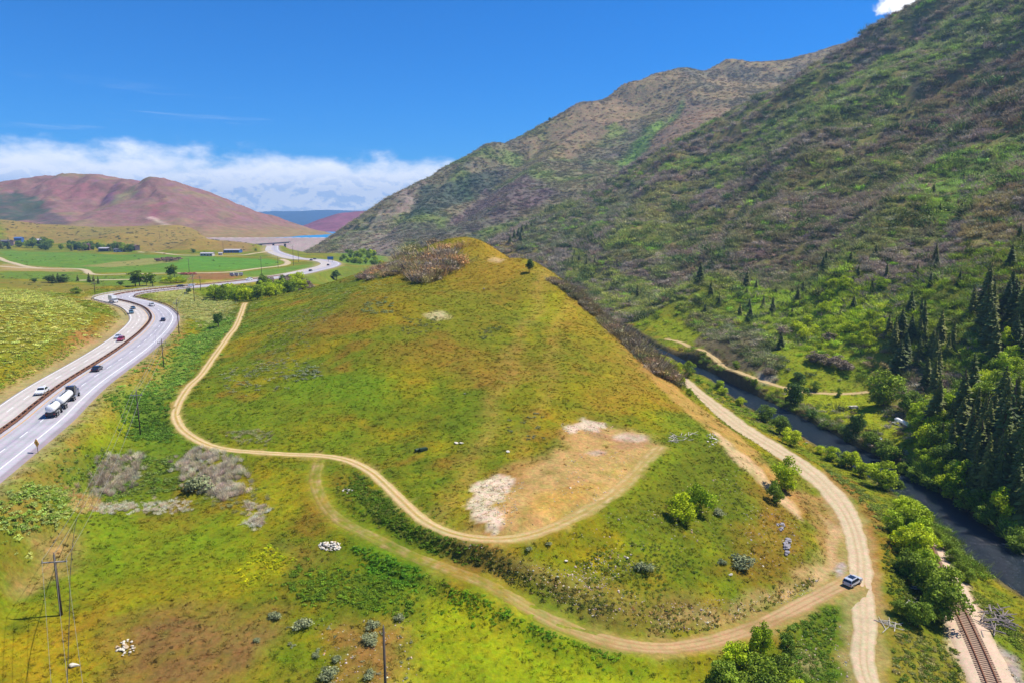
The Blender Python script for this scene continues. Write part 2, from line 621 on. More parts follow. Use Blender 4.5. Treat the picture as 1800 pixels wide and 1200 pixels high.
def spline(pts, step=1.0):
    """Catmull-Rom through points, resampled evenly"""
    p = np.array(pts, float)
    e = np.vstack([2 * p[0] - p[1], p, 2 * p[-1] - p[-2]])
    out = []
    for i in range(1, len(e) - 2):
        a, b, c, d = e[i - 1:i + 3]
        n = max(4, int(np.linalg.norm(c - b) / step) + 2)
        # centripetal-like easing through chord lengths
        t = np.linspace(0, 1, n, endpoint=False)[:, None]
        out.append(0.5 * ((2 * b) + (c - a) * t + (2 * a - 5 * b + 4 * c - d) * t ** 2 + (3 * b - a - 3 * c + d) * t ** 3))
    out.append(p[-1:])
    o = np.vstack(out)
    s = np.concatenate([[0], np.cumsum(np.linalg.norm(np.diff(o, axis=0), axis=1))])
    k = np.linspace(0, s[-1], max(2, int(s[-1] / step)))
    return np.stack([np.interp(k, s, o[:, j]) for j in range(o.shape[1])], 1)


def smooth_line(l, n=8, ends=True):
    l = l.copy()
    for _ in range(n):
        l[1:-1] = 0.25 * l[:-2] + 0.5 * l[1:-1] + 0.25 * l[2:]
    return l


def via(pts, step=1.0, sm=10):
    """line over the ground through photo pixels, optional own height per point"""
    w = [np.array(q[1:], float) if q[0] == 'w' else (K(*q) if len(q) == 3 else P(*q)) for q in pts]
    return smooth_line(spline(w, step), sm)


def form(pix, amp, wid, grids, hf=None, ts=None):
    """a spur (amp > 0) or gully (amp < 0) along a line over a slope"""
    l = spline(np.array([P(*q, 0.0, hf, ts)[:2] for q in pix]), 8.0)
    for g in grids:
        d2 = np.full(g.X.shape, 1e12)
        for i in range(len(l)):
            d2 = np.minimum(d2, (g.X - l[i, 0]) ** 2 + (g.Y - l[i, 1]) ** 2)
        g.Z = g.Z + amp * np.exp(-np.sqrt(d2) / wid)


for pix, amp, wid in (([(1190, 290), (1150, 360), (1110, 420), (1085, 475)], 20, 34), ([(1090, 330), (1010, 395), (930, 440)], -14, 34), ([(1440, 270), (1340, 390), (1275, 470), (1235, 530)], 18, 32),
                      ([(1330, 310), (1260, 400), (1190, 480)], -13, 30), ([(1720, 230), (1610, 350), (1545, 440), (1490, 510)], 18, 30), ([(1500, 310), (1420, 420), (1370, 500)], -12, 28),
                      ([(1800, 320), (1725, 400), (1680, 470), (1650, 530)], 15, 24), ([(1740, 300), (1650, 400), (1600, 490)], -11, 22), ([(1600, 120), (1450, 220), (1380, 300)], 16, 40), ([(1780, 90), (1650, 210), (1560, 320)], -14, 36)):
    form(pix, amp, wid, (NEAR, MID))

HWY = via([('w', -78, 20, -46.4), ('w', -89, 60, -46.3), (0, 762, -46), (55, 719, -45.8), (110, 677, -45.5), (180, 633, -45.2), (217, 608, -45), (247, 584, -44.8), (263, 566, -44.6), (265, 555, -44.5), (253, 542, -44.3), (230, 533, -44.1), (200, 526, -44),
           (196, 522, -44), (212, 517, -44), (247, 512, -43.8), (300, 506.5, -43.5), (400, 497, -43), (500, 484, -43), (545, 475, -43), (573, 468, -43), (579, 463, -43), (567, 458.5, -43),
           (545, 456, -43), (520, 454.5, -43), (497, 449, -42.5), (478, 441, -42), (478, 432, -41)], 1.5, 14)
GRAVEL = via([('w', 22, 480, -66), ('w', 44, 400, -65), ('w', 56, 338, -64.3), (1175, 652, -64), (1230, 695, -64.5), (1310, 755, -65), (1400, 812, -65.5), (1457, 860, -66), (1492, 910, -66.5), (1509, 970, -67), (1514, 1030, -67), (1520, 1100, -67.5), (1526, 1200, -68), ('w', 52, 70, -68.2), ('w', 46, 25, -68.5)])
LOWER = via([(560, 812), (553, 845), (575, 895), (618, 926), (660, 944), (720, 975), (790, 1000), (850, 1022), (950, 1080), (1050, 1122), (1150, 1140), (1250, 1128), (1350, 1092), (1430, 1052), (1495, 1018)])
TRACK = via([(432, 532), (425, 548), (402, 590), (370, 635), (338, 672), (312, 712), (309, 735), (330, 762), (380, 787), (480, 796), (590, 803), (650, 827), (700, 873), (740, 912), (800, 941), (880, 948), (950, 934), (1060, 880), (1130, 815), (1160, 785)])
FAINT = via([(560, 812), (553, 845), (575, 895), (620, 928), (660, 943)])
RAIL = via([('w', 82, 345, -70.5), ('w', 87, 300, -70.5), ('w', 92, 250, -70.4), ('w', 95, 205, -70.2), (1600, 925, -70), (1640, 985, -70), (1680, 1060, -70), (1722, 1150, -70), (1743, 1200, -70), ('w', 64, 70, -70), ('w', 52, 25, -70)])
RAIL = RAIL[RAIL[:, 1] < 151]
TRAIL = via([(1172, 596), (1200, 603), (1240, 618), (1262, 634), (1305, 655), (1380, 682), (1450, 691), (1525, 688)])
RIVER = via([('w', 100, -60, -75), ('w', 106, 0, -75), ('w', 110, 60, -75)] + [(a, b, -75) for a, b in ((1800, 1015), (1725, 950), (1655, 893), (1565, 835), (1480, 787), (1400, 743), (1320, 703), (1240, 660), (1170, 625))] +
            [('w', 60, 500, -75), ('w', 10, 640, -75)], 1.5)
FAR_ROADS = [via(l, 3.0) for l in (
    [(-40, 466), (0, 468), (70, 472), (130, 472.5), (150, 475), (165, 483), (230, 482), (300, 480), (390, 479), (450, 472.5), (490, 468), (503, 465), (505, 460), (495, 456)],
    [(-20, 448), (0, 454), (12, 460), (25, 463), (45, 469), (75, 472)],
    [(245, 443), (300, 447), (340, 449), (400, 449), (430, 448.5), (452, 445), (478, 441)],
    [(140, 493), (200, 492), (260, 491)])]


def carve(line, flat, blend, drop=0.12, wide=None):
    for g in (NEAR, MID):
        r = flat + blend
        D, LZ, SD, T = g.near_line(line, r + g.st)
        f = flat
        if g is MID:
            f = flat + 3.5
            D = D - 1.0
        w = 1 - sstep(f, f + blend, D)
        g.Z = g.Z * (1 - w) + (LZ - drop) * w


def level_to_ground(line):
    line[:, 2] = H(line[:, 0], line[:, 1])
    line[:, 2] = smooth_line(line, 40)[:, 2]


# the river's bed and banks
for g in (NEAR, MID):
    D, LZ, SD, T = g.near_line(RIVER, 26)
    wob = 1.4 * fbm(g.X / 17, g.Y / 17, 3)
    w = 1 - sstep(4.8 + wob, 7.6 + wob, D)
    g.Z = g.Z * (1 - w) + (LZ - 1.6) * w
    low = (D > 6) & (D < 26)
    g.Z = np.where(low & (g.Z < LZ + 0.35) & (D > 7.4 + wob), LZ + 0.35 + 0.05 * (D - 7.4), g.Z)
for l in [LOWER, TRACK, FAINT, TRAIL] + FAR_ROADS:
    level_to_ground(l)
hwy_bed = HWY.copy()
_t = np.gradient(HWY[:, :2], axis=0)
_t /= np.linalg.norm(_t, axis=1)[:, None]
hwy_bed[:, 0] += _t[:, 1] * 1.5
hwy_bed[:, 1] -= _t[:, 0] * 1.5
carve(hwy_bed, 12.5, 8, 0.25)
carve(GRAVEL, 4.0, 6, 0.05)
carve(RAIL, 3.6, 3.5, 0.12)
carve(LOWER, 2.8, 2.5, 0.05)
carve(TRACK, 1.8, 1.6, 0.04)
carve(TRAIL, 1.6, 2.0, 0.08)
for l in FAR_ROADS:
    carve(l, 4, 6, 0.1)
# cut banks beside the gravel road: the hill's foot is steeper there
D, LZ, SD, T = NEAR.near_line(GRAVEL, 16)
NEAR.edge = None
# the mid sheet shares the near sheet's heights along their seam
bx = slice(None)
for arr_x in (0, NEAR.nx - 1):
    NEAR.Z[:, arr_x] = MID.sample(NEAR.X[:, arr_x], NEAR.Y[:, arr_x])
for arr_y in (0, NEAR.ny - 1):
    NEAR.Z[arr_y, :] = MID.sample(NEAR.X[arr_y, :], NEAR.Y[arr_y, :])
# ------------------------------------------------------------------ colouring the ground
def poly_mask(X, Y, pw, soft, warp=0.0, seed=0.0):
    """soft mask of a polygon given in ground coordinates, with a wandering edge"""
    st = X[0, 1] - X[0, 0]
    pad = 2 * soft + warp * 2 + st
    i0, i1 = (int(np.floor((pw[:, 0].min() - pad - X[0, 0]) / st)), int(np.ceil((pw[:, 0].max() + pad - X[0, 0]) / st)) + 1)
    j0, j1 = (int(np.floor((pw[:, 1].min() - pad - Y[0, 0]) / st)), int(np.ceil((pw[:, 1].max() + pad - Y[0, 0]) / st)) + 1)
    i0, j0, i1, j1 = max(i0, 0), max(j0, 0), min(i1, X.shape[1]), min(j1, X.shape[0])
    if i0 >= i1 or j0 >= j1:
        return None
    win = (slice(j0, j1), slice(i0, i1))
    X, Y = X[win], Y[win]
    if warp:
        X = X + warp * fbm(X / (warp * 4) + seed, Y / (warp * 4), 3)
        Y = Y + warp * fbm(X / (warp * 4) - seed + 5, Y / (warp * 4) + 9, 3)
    x0, y0 = pw[:, 0].min() - 2 * soft, pw[:, 1].min() - 2 * soft
    x1, y1 = pw[:, 0].max() + 2 * soft, pw[:, 1].max() + 2 * soft
    out = np.zeros(X.shape)
    sel = (X > x0) & (X < x1) & (Y > y0) & (Y < y1)
    if not sel.any():
        return None
    x, y = X[sel], Y[sel]
    ins = np.zeros(len(x), bool)
    dist = np.full(len(x), 1e9)
    n = len(pw)
    for i in range(n):
        ax, ay = pw[i, 0], pw[i, 1]
        bx, by = pw[(i + 1) % n, 0], pw[(i + 1) % n, 1]
        c = ((ay > y) != (by > y)) & (x < (bx - ax) * (y - ay) / (by - ay + 1e-12) + ax)
        ins ^= c
        ex, ey = bx - ax, by - ay
        t = np.clip(((x - ax) * ex + (y - ay) * ey) / (ex * ex + ey * ey + 1e-9), 0, 1)
        dist = np.minimum(dist, np.hypot(x - ax - t * ex, y - ay - t * ey))
    sd = np.where(ins, dist, -dist)
    out[sel] = sstep(-soft, soft, sd)
    return win, out


PAINT = []


def area(pix, col, k=1.0, soft=1.5, warp=3.0):
    PAINT.append((np.array([P(*q)[:2] for q in pix]), np.asarray(col), k, soft, warp, len(PAINT) * 3.7))


def blob(px, py, rx, ry, col, k=0.8, soft=None, warp=None):
    c = P(px, py)[:2]
    a = P(px + rx, py)[:2] - c
    b = P(px, py + ry)[:2] - c
    b2 = P(px, py - ry)[:2] - c
    t = np.linspace(0, 2 * np.pi, 20, endpoint=False)
    pts = np.array([c + a * math.cos(q) + (b if math.sin(q) > 0 else -b2 * 1.0) * math.sin(q) if math.sin(q) > 0 else c + a * math.cos(q) - b2 * math.sin(q) for q in t])
    r = min(np.linalg.norm(a), 0.5 * (np.linalg.norm(b) + np.linalg.norm(b2)))
    PAINT.append((pts, np.asarray(col), k, soft or r * 0.45, warp if warp is not None else r * 0.45, len(PAINT) * 3.7))


GREEN = A(110, 126, 6)
LIME = A(128, 150, 0)
GOLD = A(158, 136, 16)
OCHRE = A(172, 128, 48)
RUST = A(148, 104, 36)
BROWN = A(138, 100, 56)
DIRT = A(205, 172, 120)
SANDY = A(212, 160, 98)
PALE = A(232, 212, 184)
DKGREEN = A(66, 92, 14)
SAGE = A(150, 156, 84)
TAN = A(196, 170, 110)


def base_colour(X, Y, Z):
    n1 = fbm(X / 34, Y / 34, 4)[..., None]
    n2 = fbm(X / 15 + 40, Y / 15, 4)[..., None]
    n3 = fbm(X / 5.5 + 9, Y / 5.5 + 70, 4)[..., None]
    c = GREEN * np.ones(X.shape + (3,))
    c = c + (GOLD - c) * sstep(-0.25, 0.5, n1 + 0.3 * n3) * 0.85
    c = c + (RUST - c) * sstep(0.1, 0.55, n2 + 0.35 * n3) * 0.6
    c = c + (LIME - c) * sstep(0.12, 0.6, -n2 + 0.3 * n1) * 0.45
    c = c * (1 + 0.3 * n3)
    return c


# the big soft regions first, then features with edges of their own
area([(835, 412), (930, 440), (1000, 495), (1100, 585), (1170, 665), (1220, 730), (1080, 720), (1000, 640), (960, 560), (840, 520), (760, 470), (790, 430)], A(158, 132, 32), 0.55, 14, 8)
area([(700, 470), (860, 430), (920, 520), (900, 640), (700, 620), (560, 560)], A(134, 116, 24), 0.45, 14, 8)
blob(960, 540, 45, 28, A(150, 156, 20), 0.6)
blob(880, 470, 40, 30, A(180, 142, 40), 0.55)
blob(600, 690, 120, 34, A(112, 140, 0), 0.75)
blob(480, 730, 150, 40, A(108, 128, 8), 0.6)
blob(690, 720, 80, 24, A(104, 124, 8), 0.5)
blob(600, 790, 160, 28, A(106, 128, 8), 0.6)
blob(930, 690, 70, 30, A(120, 126, 14), 0.6)
blob(1050, 690, 60, 30, A(132, 128, 16), 0.6)
blob(600, 570, 80, 20, A(160, 112, 40), 0.55)
blob(760, 620, 110, 24, A(146, 112, 34), 0.5)
blob(880, 650, 110, 26, A(150, 112, 42), 0.5)
blob(1120, 650, 60, 34, A(166, 120, 46), 0.55)
blob(960, 620, 110, 26, A(128, 118, 18), 0.5)
blob(770, 555, 22, 8, A(214, 196, 150), 0.7)
blob(872, 457, 14, 5, A(214, 180, 130), 0.7)
blob(950, 495, 60, 16, A(196, 150, 80), 0.55)
blob(1000, 525, 40, 18, A(190, 150, 70), 0.5)
# dark and bright swards round the pad and below
area([(1165, 770), (1215, 765), (1300, 800), (1330, 870), (1290, 960), (1180, 960), (1090, 930), (1060, 900)], A(98, 106, 14), 0.75, 4, 4)
area([(1300, 790), (1400, 860), (1425, 960), (1400, 1020), (1300, 1030), (1290, 930), (1320, 880)], A(146, 102, 38), 0.65, 4, 4)
blob(1330, 1000, 90, 26, A(122, 100, 24), 0.6)
area([(1015, 985), (1100, 950), (1190, 960), (1230, 1010), (1150, 1050), (1060, 1035)], A(112, 116, 26), 0.5, 4, 4)
area([(800, 950), (900, 985), (1020, 1010), (1150, 1060), (1330, 1050), (1440, 1005), (1440, 1040), (1330, 1075), (1250, 1108), (1150, 1115), (1060, 1095), (960, 1050), (860, 1000)], A(150, 122, 66), 0.6, 3, 4)
area([(800, 960), (880, 990), (1000, 1040), (1000, 1060), (860, 1010), (780, 975)], A(84, 72, 36), 0.7, 2, 3)
area([(950, 1015), (1100, 1060), (1250, 1075), (1250, 1110), (1150, 1120), (1050, 1100)], A(104, 98, 36), 0.5, 3, 4)
area([(1150, 1100), (1250, 1105), (1330, 1075), (1440, 1020), (1452, 975), (1440, 970), (1420, 1005), (1330, 1050), (1240, 1080)], A(204, 168, 116), 0.75, 2, 3)
area([(620, 830), (680, 880), (740, 925), (800, 950), (880, 970), (800, 985), (740, 965), (660, 915), (600, 860)], A(78, 100, 14), 0.85, 2, 3)
area([(500, 800), (600, 805), (640, 830), (600, 840), (520, 830), (440, 812)], A(92, 118, 10), 0.7, 3, 3)
# lower left
area([(0, 880), (90, 880), (170, 920), (160, 1000), (130, 1010), (60, 980), (0, 1030)], A(150, 118, 60), 0.35, 4, 5)
area([(10, 1000), (50, 945), (130, 925), (160, 945), (130, 985), (60, 1030), (20, 1045)], A(176, 140, 90), 0.8, 3, 4)
area([(150, 905), (420, 900), (520, 960), (400, 1010), (200, 1000), (160, 960)], A(118, 142, 4), 0.7, 8, 6)
area([(230, 960), (380, 980), (370, 1050), (250, 1080), (170, 1060)], A(132, 128, 16), 0.55, 6, 6)
area([(200, 1100), (330, 1065), (470, 1080), (480, 1130), (400, 1200), (150, 1220), (180, 1150)], A(134, 98, 58), 0.85, 5, 6)
area([(560, 1110), (600, 1080), (660, 1085), (720, 1150), (740, 1220), (560, 1220), (590, 1160)], A(160, 110, 62), 0.7, 4, 5)
area([(420, 1200), (480, 1160), (560, 1170), (600, 1220)], A(150, 124, 36), 0.6, 4, 5)
area([(690, 1040), (760, 1025), (850, 1050), (960, 1110), (1080, 1150), (1180, 1175), (1240, 1230), (700, 1230), (720, 1120)], A(160, 166, 4), 0.9, 5, 6)
area([(760, 1110), (900, 1130), (1000, 1180), (1000, 1230), (800, 1230)], A(136, 154, 4), 0.5, 6, 6)
area([(620, 960), (700, 965), (760, 1010), (740, 1040), (660, 1020)], A(92, 136, 14), 0.75, 3, 4)
area([(520, 990), (600, 1000), (700, 1020), (740, 1070), (720, 1095), (620, 1070), (540, 1060), (490, 1040)], A(84, 108, 16), 0.75, 3, 5)
area([(480, 940), (560, 960), (600, 985), (560, 1010), (500, 1000)], A(120, 108, 50), 0.55, 3, 4)
area([(410, 1000), (470, 960), (520, 985), (480, 1010), (430, 1030)], A(164, 164, 8), 0.8, 3, 4)
area([(440, 850), (520, 850), (540, 900), (480, 920)], A(150, 152, 16), 0.6, 4, 4)
area([(240, 770), (330, 760), (360, 800), (280, 840)], A(96, 122, 24), 0.6, 4, 4)
area([(130, 730), (215, 715), (240, 740), (215, 790), (160, 790)], A(142, 150, 8), 0.85, 3, 3)
area([(0, 885), (40, 850), (130, 770), (190, 700), (250, 640), (300, 600), (310, 575), (330, 590), (290, 660), (220, 690), (150, 790), (60, 880)], A(170, 128, 70), 0.55, 2, 3)
area([(225, 680), (280, 640), (300, 660), (250, 690)], A(176, 120, 62), 0.8, 2, 2)
area([(270, 650), (380, 550), (420, 560), (350, 640), (300, 720), (250, 740), (180, 700)], A(118, 146, 52), 0.75, 3, 4)
area([(190, 690), (260, 690), (300, 740), (290, 790), (230, 760)], A(100, 128, 30), 0.7, 3, 4)
area([(100, 800), (220, 790), (300, 800), (300, 860), (180, 870), (80, 880)], A(108, 122, 40), 0.6, 3, 4)
area([(240, 500), (345, 510), (420, 530), (400, 560), (330, 560), (310, 545)], A(168, 168, 96), 0.7, 5, 5)
# knoll beyond the highway
area([(0, 505), (70, 510), (150, 540), (170, 590), (100, 640), (0, 680)], A(140, 136, 40), 0.75, 4, 4)
area([(130, 590), (190, 550), (212, 562), (205, 585), (150, 620), (60, 662), (0, 690), (0, 672), (60, 640)], A(142, 116, 24), 0.8, 3, 4)
area([(120, 580), (165, 575), (170, 600), (120, 615)], A(170, 116, 64), 0.8, 3, 3)
# scars
area([(985, 742), (1020, 735), (1100, 755), (1160, 775), (1165, 795), (1120, 835), (1060, 880), (1000, 920), (930, 945), (850, 945), (800, 930), (840, 880), (850, 840), (900, 815), (970, 800), (985, 775)], A(206, 162, 106), 0.75, 3.2, 7)
area([(800, 940), (860, 830), (960, 800), (900, 850), (860, 900), (860, 935)], A(160, 116, 52), 0.65, 2, 3)
area([(930, 870), (1030, 850), (1060, 860), (1000, 905), (930, 915)], A(186, 146, 54), 0.6, 3, 4)
area([(835, 855), (880, 835), (925, 845), (900, 870), (880, 885), (905, 915), (900, 938), (870, 930), (850, 895), (838, 885)], PALE, 0.8, 1.6, 5)
area([(980, 740), (1030, 738), (1080, 748), (1060, 756), (1010, 752), (1035, 765), (990, 764)], A(222, 200, 178), 0.75, 1.5, 4)
area([(1030, 755), (1110, 765), (1155, 780), (1100, 792), (1060, 790), (1090, 778), (1040, 765)], A(168, 128, 90), 0.7, 1, 2)
blob(1110, 768, 30, 8, A(214, 190, 170), 0.7)
blob(1050, 795, 18, 5, A(190, 165, 150), 0.7)
area([(1150, 800), (1190, 770), (1230, 790), (1180, 830), (1110, 880), (1060, 905), (1100, 860)], A(120, 132, 10), 0.8, 2, 2)
# bank cut along the gravel road
area([(1125, 620), (1160, 645), (1200, 690), (1260, 735), (1330, 790), (1370, 830), (1420, 900), (1400, 900), (1340, 830), (1290, 790), (1230, 750), (1180, 700), (1130, 650)], A(194, 148, 84), 0.7, 1.6, 3)
area([(1245, 745), (1300, 790), (1350, 840), (1410, 900), (1405, 915), (1340, 850), (1280, 800)], A(222, 188, 146), 0.7, 0.8, 2)
area([(1060, 570), (1130, 620), (1180, 690), (1150, 680), (1090, 620)], A(176, 134, 60), 0.45, 3, 4)
area([(1330, 800), (1380, 805), (1450, 870), (1430, 880), (1370, 840)], A(110, 118, 24), 0.7, 1.5, 2)
area([(1395, 860), (1455, 870), (1490, 930), (1490, 990), (1450, 1000), (1440, 930)], A(168, 128, 76), 0.75, 1.5, 3)
area([(1445, 905), (1480, 930), (1478, 1000), (1450, 1040), (1420, 1040), (1450, 980)], A(206, 172, 128), 0.6, 1.2, 3)
blob(1478, 1003, 9, 14, A(190, 182, 186), 0.85, 0.5, 1)
area([(1520, 920), (1545, 960), (1552, 1040), (1545, 1100), (1525, 1060), (1525, 980)], A(170, 112, 56), 0.8, 1.5, 2)
area([(1440, 840), (1500, 880), (1545, 950), (1560, 930), (1510, 870), (1450, 820)], A(158, 110, 56), 0.7, 1.2, 2)
area([(1365, 1090), (1440, 1065), (1500, 1060), (1505, 1150), (1500, 1220), (1400, 1220), (1390, 1140)], A(88, 112, 18), 0.8, 2, 3)
area([(1400, 1140), (1440, 1150), (1430, 1200), (1390, 1180)], A(196, 170, 130), 0.5, 2, 3)
area([(1550, 1080), (1600, 1100), (1680, 1120), (1700, 1220), (1560, 1220), (1548, 1150)], A(128, 122, 40), 0.75, 2, 3)
area([(1555, 960), (1600, 1000), (1660, 1080), (1680, 1110), (1600, 1090), (1565, 1040)], A(100, 106, 26), 0.7, 2, 3)
area([(1690, 1030), (1740, 1050), (1800, 1110), (1800, 1160), (1740, 1100)], A(126, 132, 36), 0.75, 1.5, 2)
area([(1740, 1130), (1800, 1160), (1800, 1220), (1770, 1220)], A(168, 154, 146), 0.9, 1, 2)
area([(1725, 1065), (1755, 1075), (1785, 1105), (1770, 1115), (1735, 1100)], A(150, 134, 124), 0.8, 1, 2)
# beyond the river
area([(1240, 560), (1300, 500), (1450, 480), (1560, 500), (1700, 520), (1700, 600), (1560, 660), (1400, 640), (1300, 600)], A(138, 148, 24), 0.75, 6, 10)
area([(1130, 560), (1300, 560), (1400, 600), (1530, 640), (1560, 700), (1500, 760), (1400, 720), (1300, 690), (1200, 620)], A(138, 150, 18), 0.85, 4, 5)
area([(1390, 690), (1530, 692), (1560, 720), (1620, 760), (1610, 830), (1590, 840), (1560, 790), (1480, 740), (1400, 720)], A(152, 160, 10), 0.9, 2, 3)
area([(1250, 580), (1330, 590), (1370, 640), (1350, 680), (1300, 650), (1240, 620), (1220, 600)], A(118, 100, 84), 0.85, 2, 4)
area([(1240, 640), (1270, 655), (1340, 690), (1320, 695), (1260, 670)], A(150, 122, 92), 0.8, 1.5, 2)
blob(1345, 665, 20, 12, A(196, 184, 172), 0.5)
area([(1120, 480), (1230, 460), (1300, 500), (1260, 560), (1120, 560), (1090, 520)], A(140, 148, 34), 0.7, 6, 8)
area([(1085, 478), (1150, 475), (1180, 488), (1110, 495)], A(158, 128, 92), 0.7, 3, 4)
area([(1560, 560), (1640, 530), (1700, 560), (1660, 610), (1580, 610)], A(122, 138, 34), 0.6, 4, 6)
area([(1655, 640), (1680, 620), (1690, 640), (1650, 680)], A(186, 128, 82), 0.85, 2, 3)
area([(1240, 330), (1260, 332), (1275, 360), (1320, 380), (1300, 395), (1265, 375), (1245, 350)], A(176, 158, 152), 0.85, 4, 6)
# valley floor
area([(0, 440), (150, 445), (260, 447), (400, 452), (480, 455), (500, 466), (460, 472), (380, 478), (240, 480), (160, 478), (100, 470), (0, 466)], A(98, 138, 34), 0.9, 8, 12)
area([(330, 452), (480, 455), (500, 462), (440, 472), (340, 475), (290, 470)], A(96, 146, 40), 0.85, 6, 8)
area([(0, 462), (60, 468), (130, 472), (140, 478), (0, 476)], A(178, 148, 96), 0.8, 5, 8)
area([(140, 468), (250, 455), (330, 452), (300, 462), (200, 470)], A(176, 152, 92), 0.6, 5, 8)
area([(0, 478), (140, 478), (160, 486), (270, 484), (400, 482), (400, 486), (300, 494), (200, 503), (100, 490), (0, 490)], A(102, 132, 36), 0.85, 5, 8)
area([(0, 492), (100, 496), (180, 505), (150, 518), (80, 512), (0, 505)], A(136, 122, 44), 0.85, 5, 8)
area([(340, 480), (400, 478), (420, 488), (380, 494), (330, 492)], A(154, 104, 62), 0.9, 4, 5)
area([(420, 478), (500, 470), (560, 462), (545, 470), (500, 482), (430, 488)], A(102, 140, 40), 0.85, 4, 5)
area([(530, 480), (590, 468), (640, 470), (620, 485), (560, 498), (520, 495)], A(116, 130, 40), 0.8, 5, 6)
area([(0, 384), (100, 392), (250, 398), (400, 415), (440, 425), (440, 442), (300, 440), (180, 425), (90, 428), (0, 425)], A(158, 130, 66), 0.85, 10, 20)
area([(100, 395), (200, 400), (250, 410), (150, 418)], A(140, 132, 60), 0.5, 12, 20)
area([(380, 425), (445, 425), (440, 442), (390, 445)], A(148, 120, 66), 0.8, 8, 10)
area([(590, 440), (640, 440), (680, 455), (640, 470), (600, 462)], A(96, 134, 34), 0.85, 8, 10)


def paint(g):
    c = base_colour(g.X, g.Y, g.Z)
    x, y, z = g.X, g.Y, g.Z
    # mountainside: soil and low brush colours between the bushes
    mt = sstep(118, 165, x + 0.0 * y) * sstep(150, 250, x + 0.3 * y)
    mt = np.maximum(mt, sstep(480, 620, y) * sstep(-150, -20, x - (-0.30 * (y - 560))))
    n = fbm(x / 70 + 3, y / 70, 4)[..., None]
    n2 = fbm(x / 22 + 13, y / 22, 4)[..., None]
    mc = A(148, 134, 78) + (A(132, 128, 66) - A(148, 134, 78)) * sstep(-0.25, 0.2, n) + (A(140, 122, 92) - A(148, 134, 78)) * sstep(0, 0.4, n2)
    c = c + (mc - c) * mt[..., None]
    fine = fbm(x / 4 + 2, y / 4 + 31, 4)
    crisp = fbm(x / 2.6 + 12, y / 3.4 + 3, 3)
    for pw, col, k, soft, warp, seed in PAINT:
        st = max(soft, g.st * 0.7)
        r = poly_mask(x, y, pw, st, warp, seed)
        if r is None:
            continue
        win, m = r
        fw = fine[win]
        m = np.clip(m * (1 + 0.7 * fw) - 0.12 * (m < 0.95), 0, 1)
        if col[2] > 0.28 and col[0] > 0.5:            # chalky ground breaks up into flecks
            m = sstep(0.42, 0.62, m * 0.95 + 0.55 * crisp[win])
        m = (m * k)[..., None]
        c[win] += (col * (1 + 0.18 * fw[..., None]) - c[win]) * m
    # worn verges
    for line, w0, w1, col, k in ((HWY, 11.5, 17, A(196, 170, 128), 0.55), (GRAVEL, 2.4, 4.2, A(190, 160, 112), 0.5), (LOWER, 1.8, 3.2, A(186, 150, 96), 0.6), (TRACK, 1.0, 2.0, A(200, 168, 104), 0.5),
                                 (RAIL, 3.0, 4.6, A(214, 186, 152), 0.9), (TRAIL, 1.2, 2.6, A(196, 164, 108), 0.7)):
        D, LZ, SD, T = g.near_line(line, w1 + 4)
        m = (1 - sstep(w0, w1, D + 2.2 * fine))[..., None] * k
        if line is LOWER:
            m = m * sstep(62, 100, T)[..., None]
        c = c + (col - c) * m
    D, LZ, SD, T = g.near_line(FAINT, 4)
    rut = np.exp(-((np.abs(SD) - 0.9) / 0.42) ** 2) * (D < 3.5)
    c = c + (A(176, 160, 70) - c) * (rut * 0.55)[..., None]
    D, LZ, SD, T = g.near_line(RIVER, 14)
    m = ((1 - sstep(7.5, 10.5, D + 1.5 * fine)) * 0.8)[..., None]
    c = c + (A(96, 84, 62) - c) * m
    return np.clip(c, 0.004, 0.8)


M_GROUND = mat_ground('ground_cover', 1.3, 0.22, 0.34, 0.22)
M_FARGROUND = mat_ground('far_ground_cover', 0.30, 0.06, 0.30, 0.5)
NEAR.C = paint(NEAR)
MID.C = paint(MID)


def grid_faces(nx, ny, keep=None):
    i = np.arange(nx * ny).reshape(ny, nx)
    f = np.stack([i[:-1, :-1], i[:-1, 1:], i[1:, 1:], i[1:, :-1]], -1)
    if keep is not None:
        f = f[keep]
    return f.reshape(-1, 4)


def ground_object(name, g, mat, keep=None):
    v = np.stack([g.X, g.Y, g.Z + CAM_Z], -1).reshape(-1, 3)
    f = grid_faces(g.nx, g.ny, keep)
    used = np.unique(f)
    remap = np.full(len(v), -1)
    remap[used] = np.arange(len(used))
    me = mesh_np(name, v[used], remap[f], True, g.C.reshape(-1, 3)[used], mat)
    return tag(link(bpy.data.objects.new(name, me)), kind='structure')


tag(ground_object('ground', NEAR, M_GROUND), 'grassy hill and slopes between the highway and the river')
cx = (MID.X[:-1, :-1] + MID.X[1:, 1:]) / 2
cy_ = (MID.Y[:-1, :-1] + MID.Y[1:, 1:]) / 2
inner = NEAR.inside(cx, cy_)
tag(ground_object('terrain', MID, M_FARGROUND, ~inner), 'valley floor and brushy mountainside around the hill')
# ------------------------------------------------------------------ roads, railway, water
def frame_of(line):
    t = np.gradient(line[:, :2], axis=0)
    t /= np.linalg.norm(t, axis=1)[:, None] + 1e-9
    nrm = np.stack([t[:, 1], -t[:, 0]], 1)          # to the right of travel
    s = np.concatenate([[0], np.cumsum(np.linalg.norm(np.diff(line[:, :2], axis=0), axis=1))])
    return t, nrm, s


